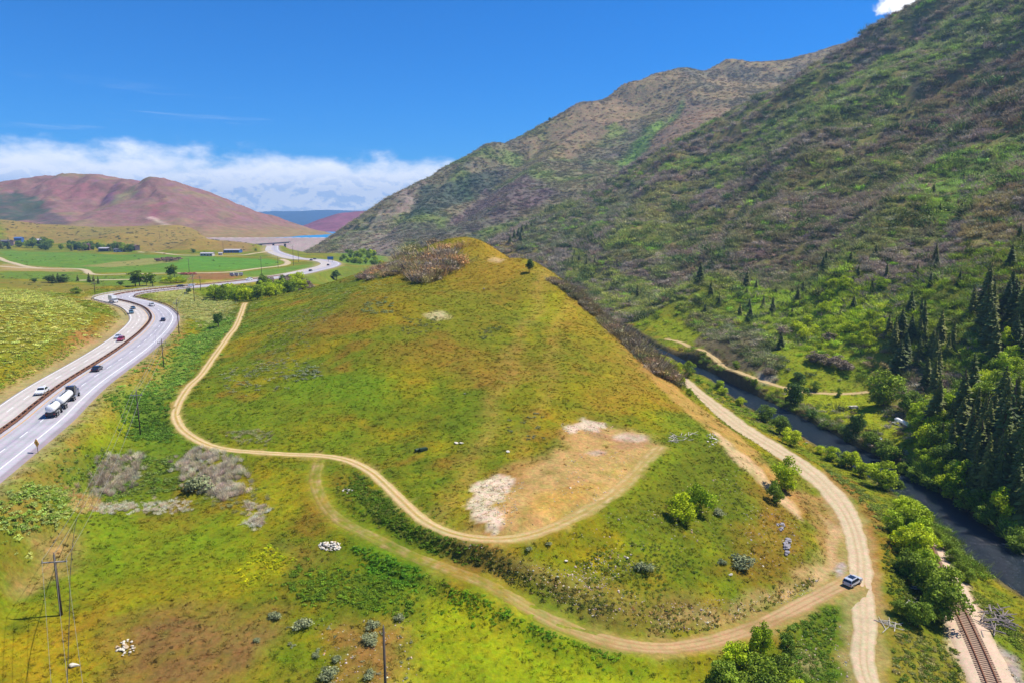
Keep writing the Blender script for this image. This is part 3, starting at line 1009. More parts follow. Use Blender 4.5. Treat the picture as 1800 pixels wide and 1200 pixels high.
def strip(name, line, offs, dzs, colour, mat, parent=None, widths=None, blend=None, fade=None):
    """a band along a line: offs sideways, dzs height over the line, colour(offset, distance) per vertex"""
    t, nrm, s = frame_of(line)
    offs, dzs = np.asarray(offs, float), np.asarray(dzs, float)
    n, k = len(line), len(offs)
    w = np.ones(n) if widths is None else widths
    O = offs[None, :] * w[:, None]
    V = np.zeros((n, k, 3))
    V[..., :2] = line[:, None, :2] + nrm[:, None, :] * O[..., None]
    V[..., 2] = line[:, None, 2] + dzs[None, :] + CAM_Z
    if callable(colour):
        C = colour(np.broadcast_to(offs[None, :], (n, k)), np.broadcast_to(s[:, None], (n, k)), V)
    else:
        C = np.broadcast_to(np.asarray(colour), (n, k, 3))
    if blend is not None:
        # ragged verges: the band's rim wanders and takes on the colour of the ground it runs into
        b0, b1, rag = blend
        for side in (-1, 1):
            wob = rag * w * (fbm(s / 2.3 + side * 9, s * 0 + side * 4.4, 3) + 0.8 * fbm(s / 9 + side * 3, s * 0 + 7, 2))
            j = np.where(np.sign(offs) == side)[0]
            k_ = np.abs(offs[j]) / np.abs(offs).max()
            V[:, j, :2] += nrm[:, None, :] * (side * wob[:, None] * k_[None, :] ** 2)[..., None]
        gx, gy = V[..., 0], V[..., 1]
        gc = np.where(NEAR.inside(gx, gy)[..., None], NEAR.sample(gx, gy, NEAR.C), MID.sample(gx, gy, MID.C))
        m = sstep(b0, b1, np.abs(offs)[None, :] + 0.5 * fbm(gx / 1.3, gy / 1.3, 3))
        if fade is not None:
            m = np.maximum(m, fade(s)[:, None] * np.clip(0.8 + fbm(gx / 1.5, gy / 1.5, 2), 0, 1))
        C = C + (gc - C) * m[..., None]
    me = mesh_np(name, V.reshape(-1, 3), grid_faces(k, n), True, np.clip(C, 0.004, 0.85).reshape(-1, 3), mat)
    return link(bpy.data.objects.new(name, me), parent)


def mixc(c, d, m):
    return c + (np.asarray(d) - c) * np.clip(m, 0, 1)[..., None]


M_ASPH = mat_ground('asphalt', 2.5, 0.3, 0.10, 0.02, 0.9)
M_DIRT = mat_ground('dirt_surface', 2.2, 0.5, 0.16, 0.06, 0.97)


def hwy_col(o, s, V):
    c = np.where((o < 0)[..., None], A(212, 202, 194), A(196, 191, 197)) * np.ones(o.shape + (3,))
    # darker wheel tracks and the joint along the shoulder
    for tr in (-2.1, -3.9, -5.9, -7.6, 2.5, 4.3, 6.2, 8.0):
        c = c * (1 - 0.16 * np.exp(-((o - tr) / 0.45) ** 2))[..., None]
    c = mixc(c, A(150, 146, 168, 0.66), np.exp(-((o - 4.9) / 0.25) ** 2) * 0.6)
    c = mixc(c, A(164, 150, 156, 0.62), sstep(10.6, 11.4, o) * 0.9)
    c = mixc(c, A(150, 138, 134, 0.62), sstep(8.7, 9.2, -o) * 0.7)
    c = c * (1 + 0.14 * fbm(V[..., 0] / 7, V[..., 1] / 7, 3) + 0.06 * fbm(o * 1.7, s / 30, 2))[..., None]
    return c


ho = np.array([-9.6, -9.2, -8.6, -8.0, -7.6, -7.0, -6.4, -5.9, -5.2, -4.6, -3.9, -3.2, -2.6, -2.1, -1.5, -0.8, 0, 0.8, 1.6, 2.5, 3.2, 3.8, 4.3, 4.7, 4.9, 5.1, 5.6, 6.2, 6.8, 7.4, 8.0, 8.8, 9.6, 10.4, 10.8, 11.2, 12.0, 12.8])
hz = -0.012 * np.abs(ho) + 0.08
hz[0] -= 0.5
hz[-1] -= 0.6
highway = tag(strip('highway', HWY, ho, hz, hwy_col, M_ASPH), 'grey four lane highway winding along the valley side', kind='structure')

M_WHITEPAINT = mat_plain('white_paint', (0.78, 0.78, 0.76), 0.6, vary=0.12, scale=1.5)
M_YELLOWPAINT = mat_plain('yellow_paint', tuple(A(226, 170, 70)), 0.6, vary=0.15, scale=1.5)


def line_piece(name, line, off, wid, dz, mat, parent, i0=0, i1=None):
    l = line[i0:i1]
    t, nrm, s = frame_of(l)
    V = np.zeros((len(l), 2, 3))
    for j, q in enumerate((off - wid / 2, off + wid / 2)):
        V[:, j, :2] = l[:, :2] + nrm * q
        V[:, j, 2] = l[:, 2] + dz - 0.012 * abs(q) + CAM_Z
    me = mesh_np(name, V.reshape(-1, 3), grid_faces(2, len(l)), True, None, mat)
    return link(bpy.data.objects.new(name, me), parent)


for off, mt_, w_ in ((-8.5, M_WHITEPAINT, 0.22), (-1.35, M_YELLOWPAINT, 0.2), (1.5, M_YELLOWPAINT, 0.24), (9.3, M_WHITEPAINT, 0.26)):
    line_piece('edge_line', HWY, off, w_, 0.095, mt_, highway)
_, _, hs_ = frame_of(HWY)
for off in (-4.95, 5.3):
    d = 3.0
    while d < 560:
        i = np.searchsorted(hs_, d)
        line_piece('lane_dash', HWY, off, 0.2, 0.095, M_WHITEPAINT, highway, i, i + 4)
        d += 12.2


def gravel_col(o, s, V):
    c = A(206, 190, 172) * np.ones(o.shape + (3,))
    c = mixc(c, A(212, 190, 154), sstep(170, 205, s))
    near = sstep(185, 225, s)
    for tr in (-1.1, 0.9):
        c = mixc(c, A(184, 152, 108), np.exp(-((o - tr + 0.3 * np.sin(s / 9)) / 0.35) ** 2) * 0.55 * near)
    c = mixc(c, A(172, 160, 152), np.exp(-((o + 1.3) / 0.8) ** 2) * 0.5 * (1 - near))
    c = mixc(c, A(190, 156, 108), sstep(3.0, 4.6, np.abs(o)) * 0.8)
    n = fbm(V[..., 0] / 2.2, V[..., 1] / 2.2, 3)
    c = c * (1 + 0.12 * n)[..., None]
    return c


def width_by(line, pairs):
    _, _, s = frame_of(line)
    a = np.array(pairs, float)
    w = np.interp(s, a[:, 0], a[:, 1])
    return w * (1 + 0.10 * fbm(s / 14, s * 0 + 3.3, 3))


go = np.array([-5.2, -4.4, -3.8, -3.0, -2.2, -1.6, -1.1, -0.5, 0, 0.5, 0.9, 1.5, 2.2, 3.0, 3.8, 4.4, 5.2])
gz = np.array([-0.5, -0.12, -0.04, .0, .02, .02, .0, .03, .04, .03, .0, .02, .02, .0, -.04, -0.12, -0.5])
_, _, gs_ = frame_of(GRAVEL)
i_car = gs_[np.argmin(np.linalg.norm(GRAVEL[:, :2] - K(1514, 1030, -67)[:2], axis=1))]
tag(strip('gravel_road', GRAVEL, go, gz, gravel_col, M_DIRT, widths=width_by(GRAVEL, [(0, 0.95), (i_car - 60, 0.92), (i_car - 25, 0.58), (i_car, 0.55), (i_car + 40, 0.40), (400, 0.40)]), blend=(2.9, 4.4, 1.3)),
    'pale gravel road along the river at the foot of the hill', kind='structure')


def two_track(c0, c1, ruts, depth, mid):
    def f(o, s, V):
        n = fbm(V[..., 0] / 1.7, V[..., 1] / 1.7, 3)
        c = c0 * np.ones(o.shape + (3,))
        c = mixc(c, mid, np.exp(-((o) / 0.36) ** 2) * np.clip(0.75 + n, 0, 1))
        for r in ruts:
            c = mixc(c, c1, np.exp(-((o - r) / 0.3) ** 2) * depth)
        c = mixc(c, mid, sstep(1.35, 2.1, np.abs(o) + 0.5 * n) * 0.8)
        return c * (1 + 0.14 * n)[..., None]
    return f


to = np.array([-2.6, -2.1, -1.7, -1.3, -1.0, -0.75, -0.5, -0.25, 0, 0.25, 0.5, 0.75, 1.0, 1.3, 1.7, 2.1, 2.6])
tz = np.array([-0.5, -0.12, -0.04, .0, .0, -.01, .01, .03, .04, .03, .01, -0.01, .0, .0, -0.04, -0.12, -0.5]) + 0.02
tag(strip('dirt_track', TRACK, to, tz, two_track(A(206, 178, 124), A(226, 198, 152), (-0.75, 0.75), 0.8, A(176, 148, 66)), M_DIRT, widths=width_by(TRACK, [(0, 0.75), (300, 0.75), (330, 0.95), (380, 0.9), (600, 0.8)]), blend=(1.25, 2.0, 0.7), fade=lambda s: np.maximum(sstep(s.max() - 95, s.max() - 20, s), 1 - sstep(0, 12, s))),
    'sandy two track looping round the flank of the hill', kind='structure')


def lower_col(o, s, V):
    n = fbm(V[..., 0] / 1.9, V[..., 1] / 1.9, 3)
    n2 = fbm(V[..., 0] / 6.0, V[..., 1] / 6.0, 2)
    c = A(194, 162, 116) * np.ones(o.shape + (3,))
    c = mixc(c, A(150, 122, 60), sstep(0.0, 0.4, n2 + 0.5 * n) * 0.6 * (1 - sstep(120, 170, s)))
    c = mixc(c, A(210, 180, 138), sstep(100, 160, s) * 0.7)
    for r in (-1.0, 0.75, 1.9):
        c = mixc(c, A(164, 124, 82), np.exp(-((o - r) / 0.28) ** 2) * 0.6)
    c = mixc(c, A(140, 122, 44), sstep(1.9, 2.9, np.abs(o) + 0.8 * n) * 0.8)
    return c * (1 + 0.15 * n)[..., None]


lo_ = np.array([-3.6, -3.0, -2.5, -2.0, -1.5, -1.0, -0.5, 0, 0.4, 0.75, 1.1, 1.5, 1.9, 2.4, 3.0, 3.6])
lz_ = np.array([-0.5, -0.14, -0.05, .0, .01, -.01, .02, .03, .02, -0.01, .01, .02, -.01, -.04, -0.13, -0.5]) + 0.02
tag(strip('dirt_road', LOWER, lo_, lz_, lower_col, M_DIRT, widths=width_by(LOWER, [(0, 0.5), (50, 0.55), (90, 0.68), (250, 0.85)]), blend=(1.6, 2.9, 1.0), fade=lambda s: np.maximum(0.93 * (1 - sstep(52, 105, s)), sstep(s.max() - 8, s.max(), s))), 'brown dirt road curving round the foot of the slope', kind='structure')
tag(strip('path', TRAIL, to * 0.9, tz, two_track(A(204, 176, 126), A(214, 186, 140), (-0.7, 0.7), 0.6, A(180, 160, 96)), M_DIRT, blend=(1.2, 2.1, 0.4)), 'pale dirt lane across the meadow beyond the river', kind='structure')
for l, lab in zip(FAR_ROADS, ('pale farm road crossing the valley fields', 'short pale lane joining the farm road at the field edge', 'pale road below the dry foothill to the overpass', 'faint field track beyond the sage knoll')):
    tag(strip('road', l, np.array([-4.6, -3.4, -2, 0, 2, 3.4, 4.6]), np.array([-0.5, .1, .2, .25, .2, .1, -0.5]), A(206, 186, 150), M_DIRT, blend=(2.6, 4.4, 1.2)), lab, kind='structure')

# ---- railway
M_BALLAST = mat_ground('ballast', 4.0, 0.6, 0.16, 0.06, 0.97)
M_TIE = mat_plain('weathered_tie', tuple(A(176, 146, 122)), 0.95, vary=0.25, scale=3)
M_RAIL = mat_plain('rusty_rail', tuple(A(132, 80, 54)), 0.7, metal=0.2, vary=0.25, scale=2)
railway = tag(strip('railway', RAIL[RAIL[:, 1] < 178], [-4.2, -3.4, -2.6, -1.8, -0.9, 0, 0.9, 1.8, 2.6, 3.4, 4.2], np.array([-0.8, -0.1, .05, .12, .14, .14, .14, .12, .05, -0.1, -0.8]),
                    lambda o, s, V: A(222, 194, 166) * (1 + 0.10 * fbm(V[..., 0] / 1.5, V[..., 1] / 1.5, 3))[..., None] * (1 - 0.12 * np.exp(-((o) / 0.9) ** 2))[..., None], M_BALLAST, blend=(3.0, 4.0, 0.4)),
              'single railway track on a pale ballast bed beside the river', kind='structure')


def box_verts(sx, sy, sz, cx=0, cy=0, cz=0):
    v = np.array([(x, y, z) for z in (-.5, .5) for y in (-.5, .5) for x in (-.5, .5)]) * (sx, sy, sz) + (cx, cy, cz)
    f = np.array([(0, 2, 3, 1), (4, 5, 7, 6), (0, 1, 5, 4), (2, 6, 7, 3), (0, 4, 6, 2), (1, 3, 7, 5)])
    return v, f


tv, tf = box_verts(2.9, 0.28, 0.2)
tie_me = mesh_np('tie', tv, tf, False, None, M_TIE)
tt_, nn_, ss_ = frame_of(RAIL)
RAIL_BED = RAIL[RAIL[:, 1] < 178]
RAIL_VIS = [i for i in range(len(RAIL)) if RAIL[i, 1] < 172 and RAIL[i, 1] > 60]
d0, d1 = ss_[RAIL_VIS[0]], ss_[RAIL_VIS[-1]]
d = d0
while d < d1:
    p = np.array([np.interp(d, ss_, RAIL[:, j]) for j in range(3)])
    a = np.interp(d, ss_, np.unwrap(np.arctan2(tt_[:, 1], tt_[:, 0])))
    o = link(bpy.data.objects.new('tie', tie_me), railway)
    o.location = (p[0], p[1], p[2] + CAM_Z + 0.16)
    o.rotation_euler = (0, 0, a - math.pi / 2 + random.gauss(0, 0.015))
    d += 0.62
for sgn in (-1, 1):
    offs = np.array([-0.09, -0.09, 0.09, 0.09]) + sgn * 0.80
    strip('rail', RAIL[RAIL[:, 1] < 172], offs, [0.16, 0.42, 0.42, 0.16], A(120, 66, 40), M_RAIL, railway)

# ---- river and lake
m = bpy.data.materials.new('river_water')
n, b = principled(m)
geo = n.add('ShaderNodeNewGeometry')
pos = geo.outputs['Position']
b.inputs['Base Color'].default_value = (0.014, 0.024, 0.032, 1)
b.inputs['Roughness'].default_value = 0.10
b.inputs['IOR'].default_value = 1.33
b.inputs['Specular IOR Level'].default_value = 0.6
bp = n.add('ShaderNodeBump')
bp.inputs['Strength'].default_value = 1.0
bp.inputs['Distance'].default_value = 0.7
w1 = n.noise(n.vmath('MULTIPLY', pos, (1.0, 0.6, 1.0)), 1.1, 6, 0.7, 0.3)
n.l.new(w1, bp.inputs['Height'])
n.l.new(bp.outputs[0], b.inputs['Normal'])
M_WATER = m
tag(strip('river', RIVER, np.linspace(-8.5, 8.5, 9), np.zeros(9), A(30, 40, 50), M_WATER), 'dark river flowing between wooded banks', kind='structure')
# ------------------------------------------------------------------ mountains and hills behind
class Hill:
    """a mountain as a sheet of its own: control points, relief, paint"""
    def __init__(s, x0, x1, y0, y1, st, pts, c=40.0, rel=None):
        s.g = Grid(x0, x1, y0, y1, st)
        s.pts = np.array(pts, float)
        w = rbf_fit(s.pts, c, 2.0)
        z = rbf_eval(s.pts, w, s.g.X, s.g.Y, c)
        s.g.Z = z + (rel(s.g.X, s.g.Y, z) if rel else 0)
        s.ts = np.linspace(y0 * 0.9, y1 * 1.15, 900)
        s.paints = []

    def hf(s, x, y):
        return np.where(s.g.inside(x, y), s.g.sample(x, y), -400)

    def P(s, px, py):
        return P(px, py, 0, s.hf, s.ts)

    def area(s, pix, col, k=0.9, soft=10, warp=20):
        s.paints.append((np.array([s.P(*q)[:2] for q in pix]), np.asarray(col), k, soft, warp, len(s.paints) * 2.9))

    def build(s, name, label, base, mat):
        g = s.g
        c = base(g.X, g.Y, g.Z)
        fine = fbm(g.X / 30, g.Y / 30, 4)
        for pw, col, k, soft, warp, seed in s.paints:
            r = poly_mask(g.X, g.Y, pw, soft, warp, seed)
            if r is None:
                continue
            win, m = r
            m = np.clip(m * (1 + 0.9 * fine[win]) - 0.1 * (m < 0.95), 0, 1)
            c[win] += (col * (1 + 0.15 * fine[win][..., None]) - c[win]) * (m * k)[..., None]
        g.C = np.clip(c, 0.005, 0.8)
        return tag(ground_object(name, g, mat), label)


M_MOUNT = mat_ground('mountain_brush', 0.16, 0.035, 0.40, 2.5)
M_REDHILL = mat_ground('red_hill_soil', 0.09, 0.02, 0.22, 2.0)

# ---- the long mountain behind the near mountainside
bp_ = [KD(*q) for q in [
    (592, 428, 1230), (602, 412, 1290), (640, 380, 1350), (700, 342, 1430), (750, 316, 1520), (800, 292, 1600), (870, 255, 1680), (950, 216, 1760), (1020, 182, 1830), (1100, 150, 1900), (1150, 134, 1950), (1200, 122, 2000),
    (1280, 107, 2060), (1335, 120, 2150), (1400, 112, 2250), (1460, 100, 2330), (1540, 70, 2400),
    (640, 425, 1190), (700, 425, 1120), (700, 385, 1300), (760, 380, 1300), (800, 345, 1450), (760, 420, 1090), (830, 395, 1180), (880, 340, 1380), (850, 300, 1560), (900, 270, 1660), (960, 310, 1420), (940, 370, 1190),
    (1000, 240, 1700), (1050, 210, 1770), (1060, 300, 1370), (1000, 340, 1230), (1085, 270, 1560), (1120, 235, 1640), (1160, 195, 1780), (1200, 165, 1840), (1240, 140, 1960), (1130, 270, 1430), (1200, 215, 1560), (1260, 180, 1700), (1200, 250, 1380),
    (1300, 200, 1560), (1340, 160, 1850), (1300, 140, 1980), (1400, 150, 1900), (1100, 180, 1860)]]
bp_ += [np.array(q, float) for q in [(-380, 1150, -70), (-250, 1050, -76), (-100, 1000, -70), (100, 1000, -40), (300, 1050, 0), (-420, 1400, -70), (-380, 1600, -60), (-300, 1800, -20), (-100, 1950, 60), (200, 2150, 200), (500, 2300, 300), (900, 2500, 420), (1300, 2600, 480), (1500, 2000, 500), (1500, 1500, 350), (1000, 1400, 250), (700, 1250, 120), (-450, 1900, -60), (500, 1150, 40)]]


def back_relief(x, y, z):
    up = np.clip((z + 70) / 120, 0, 1.2)
    r1 = fbm(x / 210 + 0.3 * fbm(x / 120, y / 120, 2) + 0.9, y / 420 + x / 700, 4)
    gul = (0.45 - np.abs(r1)) * 2
    ledge = 3.0 * np.sin(z / 6.5 + 2.0 * fbm(x / 160, y / 160, 2)) * sstep(60, 160, z)
    return up * (5 * gul + 2.6 * fbm(x / 60, y / 60, 4) + 0.8 * fbm(x / 18, y / 18, 3) + 0.12 * ledge)


BACK = Hill(-470, 1500, 1010, 2600, 7.0, bp_, 30, back_relief)
for pix, amp, wid in (([(1185, 200), (1130, 245), (1085, 285)], -36, 50), ([(1240, 165), (1205, 190), (1160, 230), (1125, 272)], 26, 50), ([(1040, 225), (990, 265), (930, 320), (880, 380)], 24, 50),
                      ([(960, 225), (870, 310), (790, 385)], -26, 50), ([(860, 270), (780, 340), (715, 400)], 20, 45), ([(780, 310), (715, 365), (670, 405)], -18, 36)):
    form(pix, amp, wid, (BACK.g,), BACK.hf, BACK.ts)


def back_col(x, y, z):
    n1 = fbm(x / 150 + 8, y / 150, 4)[..., None]
    n2 = fbm(x / 45 + 2, y / 45 + 5, 4)[..., None]
    n3 = fbm(x / 16, y / 16, 3)[..., None]
    c = A(134, 124, 92) * np.ones(x.shape + (3,))
    c = c + (A(122, 134, 66) - c) * sstep(-0.1, 0.3, n1 + 0.4 * n2)
    c = c + (A(96, 92, 92) - c) * sstep(0.1, 0.5, n2 - 0.2 * n1) * 0.6
    c = c + (A(160, 132, 92) - c) * (sstep(170, 330, z) * 0.75)[..., None] * sstep(-0.35, 0.2, n1)
    return c * (1 + 0.35 * n3)


CLIFF = np.array([BACK.P(*q)[:2] for q in [(600, 408), (640, 378), (700, 346), (745, 322), (750, 338), (715, 372), (670, 400), (630, 412)]])
_r = poly_mask(BACK.g.X, BACK.g.Y, CLIFF, 25, 30, 2.0)
if _r is not None:
    _w, _m = _r
    _z = BACK.g.Z[_w]
    _q = _z + 5 * fbm(BACK.g.X[_w] / 40, BACK.g.Y[_w] / 40, 3)
    _t = np.floor(_q / 17) * 17 + 17 * sstep(0.55, 1.0, (_q / 17) % 1.0)
    BACK.g.Z[_w] = _z + (_t - _q) * _m + 3 * _m * fbm(BACK.g.X[_w] / 12, BACK.g.Y[_w] / 12, 3)
BACK.area([(905, 255), (1000, 195), (1090, 160), (1110, 175), (1090, 230), (1040, 250), (980, 280), (930, 285)], A(166, 136, 96), 0.6, 40, 70)
BACK.area([(1110, 290), (1180, 215), (1215, 180), (1300, 190), (1260, 240), (1180, 285)], A(166, 130, 98), 0.65, 36, 60)
BACK.area([(1085, 285), (1130, 235), (1195, 182), (1210, 175), (1180, 215), (1130, 270), (1100, 300)], A(116, 150, 48), 0.85, 14, 30)
BACK.area([(1060, 225), (1085, 215), (1100, 230), (1075, 245)], A(132, 156, 60), 0.7)
BACK.area([(600, 410), (640, 375), (690, 345), (740, 320), (745, 330), (720, 360), (690, 385), (650, 385), (620, 410)], A(158, 138, 128), 0.6, 14, 30)
BACK.area([(655, 375), (700, 368), (730, 345), (735, 360), (705, 385), (670, 388)], A(176, 154, 138), 0.6, 8, 20)
BACK.area([(740, 330), (800, 320), (870, 300), (900, 310), (820, 355), (750, 380), (700, 400)], A(66, 84, 72), 0.75, 8, 16)
BACK.area([(780, 400), (850, 330), (960, 320), (980, 340), (900, 390), (830, 410)], A(122, 100, 106), 0.7, 10, 20)
BACK.area([(650, 425), (760, 390), (840, 400), (760, 430)], A(108, 104, 92), 0.7, 10, 20)
BACK.build('mountain', 'long brushy mountain with cliff bands behind the grassy hill', back_col, M_MOUNT)

# ---- red hill on the left, its dark green spur, and hills round the lake
rp = [KD(*q) for q in [(-80, 326, 1900), (0, 329, 1850), (60, 319, 1820), (110, 312, 1800), (170, 318, 1780), (230, 326, 1760), (262, 321, 1720), (300, 336, 1700), (350, 366, 1640), (400, 392, 1600), (440, 405, 1560), (480, 414, 1520),
                       (110, 345, 1700), (170, 350, 1680), (200, 370, 1600), (60, 350, 1700), (0, 360, 1650), (270, 350, 1620), (255, 385, 1500), (310, 375, 1560), (360, 395, 1500), (300, 405, 1440), (200, 395, 1450), (150, 375, 1560), (100, 385, 1480), (0, 395, 1430), (400, 412, 1440), (235, 345, 1690)]]
rp += [np.array(q, float) for q in [(-480, 1450, -38), (-600, 1380, -36), (-800, 1360, -28), (-1000, 1350, -20), (-1200, 1340, -14), (-1500, 1350, -5), (-400, 1600, -45), (-450, 1900, -45), (-700, 2200, -20), (-1000, 2300, 0), (-1500, 2300, 20), (-1700, 1700, 90), (-1400, 1950, 100), (-480, 1700, -40)]]


def red_relief(x, y, z):
    up = np.clip((z + 40) / 70, 0, 1)
    r1 = fbm(x / 130 + 0.3 * fbm(x / 70, y / 70, 2), y / 260, 4)
    return up * ((0.4 - np.abs(r1)) * 32 + 6 * fbm(x / 40, y / 40, 4))


RED = Hill(-1750, -380, 1300, 2300, 7.0, rp, 25, red_relief)


def red_col(x, y, z):
    n1 = fbm(x / 120, y / 120, 4)[..., None]
    n2 = fbm(x / 30 + 4, y / 30, 4)[..., None]
    c = A(150, 112, 102) * np.ones(x.shape + (3,))
    c = c + (A(150, 128, 92) - c) * sstep(0.0, 0.45, n1)
    c = c + (A(128, 92, 112) - c) * sstep(0.1, 0.5, n2) * 0.5
    c = c + (A(156, 132, 84) - c) * (1 - sstep(-28, 6, z + 10 * n1[..., 0]))[..., None] * 0.85
    return c * (1 + 0.28 * n2)


RED.area([(-60, 335), (0, 342), (30, 332), (60, 345), (90, 372), (60, 388), (0, 390), (-60, 392)], A(70, 88, 70), 0.9, 8, 16)
RED.area([(175, 350), (200, 335), (215, 352), (190, 362)], A(120, 82, 110), 0.7)
RED.area([(205, 345), (235, 328), (250, 335), (215, 352), (195, 362)], A(140, 140, 88), 0.7)
RED.area([(258, 365), (290, 350), (275, 385), (262, 384)], A(150, 86, 96), 0.7)
RED.area([(80, 320), (160, 322), (180, 345), (140, 355), (95, 345)], A(164, 108, 106), 0.6)
RED.area([(60, 390), (90, 372), (130, 392), (80, 398)], A(84, 84, 84), 0.7, 8, 16)
RED.area([(262, 381), (300, 396), (318, 403), (312, 405), (290, 397), (260, 384)], A(222, 196, 176), 0.85, 3, 3)
RED.build('hill', 'bare reddish hill with a dark green spur across the valley', red_col, M_REDHILL)

rp2 = [KD(*q) for q in [(380, 378, 2150), (400, 381, 2150), (440, 390, 2150), (470, 402, 2130), (495, 411, 2080), (420, 398, 2050), (450, 408, 2000)]]
rp2 += [np.array(q, float) for q in [(-700, 1850, -40), (-800, 2300, -30), (-620, 2250, -45), (-1100, 1900, 0), (-1100, 2300, 20), (-620, 1900, -40), (-690, 1990, -36)]]
RED2 = Hill(-1150, -600, 1800, 2400, 9.0, rp2, 25, lambda x, y, z: np.clip((z + 40) / 50, 0, 1) * (6 * fbm(x / 60, y / 90, 4)))
RED2.build('hill', 'low reddish hill at the left shore of the lake', lambda x, y, z: A(160, 108, 108) * (1 + 0.25 * fbm(x / 50, y / 50, 4))[..., None], M_REDHILL)
rp3 = [KD(*q) for q in [(535, 408, 2500), (560, 392, 2650), (600, 374, 2850), (640, 373, 2900), (680, 375, 3000), (720, 376, 3000), (600, 400, 2500), (640, 402, 2450), (560, 404, 2500)]]
rp3 += [np.array(q, float) for q in [(-800, 2400, -40), (-500, 2350, -40), (-300, 2350, -40), (-950, 2800, -45), (-900, 3200, -45), (-500, 3300, -20), (-200, 3200, 0), (100, 2800, 20), (0, 2400, -30)]]
RED3 = Hill(-960, 100, 2300, 3300, 12.0, rp3, 30, lambda x, y, z: np.clip((z + 40) / 50, 0, 1) * (10 * fbm(x / 110, y / 160, 4)))
RED3.build('hill', 'purple red hill rising beyond the right end of the lake', lambda x, y, z: A(146, 92, 108) * (1 + 0.3 * fbm(x / 70, y / 70, 4))[..., None], M_REDHILL)
# ---- far blue range
rp4 = [KD(*q) for q in [(300, 378, 9300), (380, 376, 9200), (430, 375, 9000), (480, 374, 9100), (530, 375, 9000), (580, 377, 9200), (640, 377, 9300), (700, 372, 9500)]]
rp4 += [np.array(q, float) for q in [(-5000, 7500, -60), (-4000, 7400, -60), (-3000, 7400, -60), (-2000, 7400, -60), (-1000, 7500, -60), (-6000, 9000, 120), (2000, 9500, 140), (0, 9400, 130), (-4000, 11000, 160), (0, 11000, 160)]]
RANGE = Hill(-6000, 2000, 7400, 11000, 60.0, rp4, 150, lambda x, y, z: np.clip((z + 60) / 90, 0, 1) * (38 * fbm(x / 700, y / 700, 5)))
RANGE.build('mountain', 'far blue forested range beyond the lake', lambda x, y, z: A(30, 74, 110) * (1 + 0.5 * fbm(x / 300, y / 300, 4))[..., None], M_REDHILL)  # forest colour tinted blue, standing in for part of the distance haze

# ---- ground out to the horizon and the lake
fg = Grid(-16000, 16000, -2000, 14000, 250.0)
fg.Z = np.full(fg.X.shape, -82.0) + 4 * fbm(fg.X / 2000, fg.Y / 2000, 3)
fg.C = A(104, 118, 70) * np.ones(fg.X.shape + (3,))
tag(ground_object('plain', fg, M_FARGROUND), 'open country reaching to the horizon')
m = bpy.data.materials.new('lake_water')
n, b = principled(m)
b.inputs['Base Color'].default_value = (*A(60, 150, 205), 1)
b.inputs['Roughness'].default_value = 0.5
b.inputs['Specular IOR Level'].default_value = 0.12
b.inputs['IOR'].default_value = 1.33
bp = n.add('ShaderNodeBump')
bp.inputs['Strength'].default_value = 0.3
bp.inputs['Distance'].default_value = 0.3
geo = n.add('ShaderNodeNewGeometry')
n.l.new(n.noise(geo.outputs['Position'], 0.4, 4), bp.inputs['Height'])
n.l.new(bp.outputs[0], b.inputs['Normal'])
M_LAKE = m
lv = []
shore = [(-600, 1412), (-300, 1412), (-150, 1500), (100, 1800), (200, 2400), (-400, 2600), (-900, 2650), (-1400, 2500), (-900, 2250), (-640, 2150), (-620, 1900), (-560, 1700), (-620, 1500)]
bm = bmesh.new()
bm.faces.new([bm.verts.new((x, y, CAM_Z - 31)) for x, y in shore])
bmesh.ops.triangulate(bm, faces=bm.faces)
me = bpy.data.meshes.new('lake')
bm.to_mesh(me)
me.materials.append(M_LAKE)
tag(link(bpy.data.objects.new('lake', me)), 'blue reservoir between the hills', kind='structure')

# ------------------------------------------------------------------ the air
m = bpy.data.materials.new('haze_air')
m.use_nodes = True
nt = m.node_tree
nt.nodes.clear()
mo = nt.nodes.new('ShaderNodeOutputMaterial')
pvn = nt.nodes.new('ShaderNodeVolumePrincipled')
pvn.inputs['Color'].default_value = (0.36, 0.62, 1.0, 1)
pvn.inputs['Density'].default_value = 1.05e-4
pvn.inputs['Anisotropy'].default_value = 0.0
nt.links.new(pvn.outputs[0], mo.inputs['Volume'])
bm = bmesh.new()
bmesh.ops.create_cube(bm, size=1.0, matrix=Matrix.Translation((0, 6000, 340)) @ Matrix.Diagonal((33000, 17000, 860, 1)))
me = bpy.data.meshes.new('haze')
bm.to_mesh(me)
bm.free()
me.materials.append(m)
tag(link(bpy.data.objects.new('haze', me)), 'faint blue haze filling the valley air', kind='stuff')
# ------------------------------------------------------------------ plants
def add_v(me, v):
    at = me.attributes.new('v', 'FLOAT', 'POINT')
    at.data.foreach_set('value', np.asarray(v, np.float32))


def leaf_cards(cent, nrm, size, rng, asp=1.0):
    """small quads at the given centres, facing nrm with random roll"""
    n = len(cent)
    a = np.cross(nrm, rng.normal(size=(n, 3)))
    a /= np.linalg.norm(a, axis=1)[:, None] + 1e-9
    b = np.cross(nrm, a)
    sz = np.asarray(size).reshape(-1, 1) * np.ones((n, 1))
    a, b = a * sz, b * sz * asp
    V = np.stack([cent - a * 0.9, cent - b * 0.55 + a * 0.1, cent + a, cent + b * 0.6], 1).reshape(-1, 3)
    F = np.arange(4 * n).reshape(n, 4)
    return V, F


def unit(v):
    return v / (np.linalg.norm(v, axis=1)[:, None] + 1e-9)


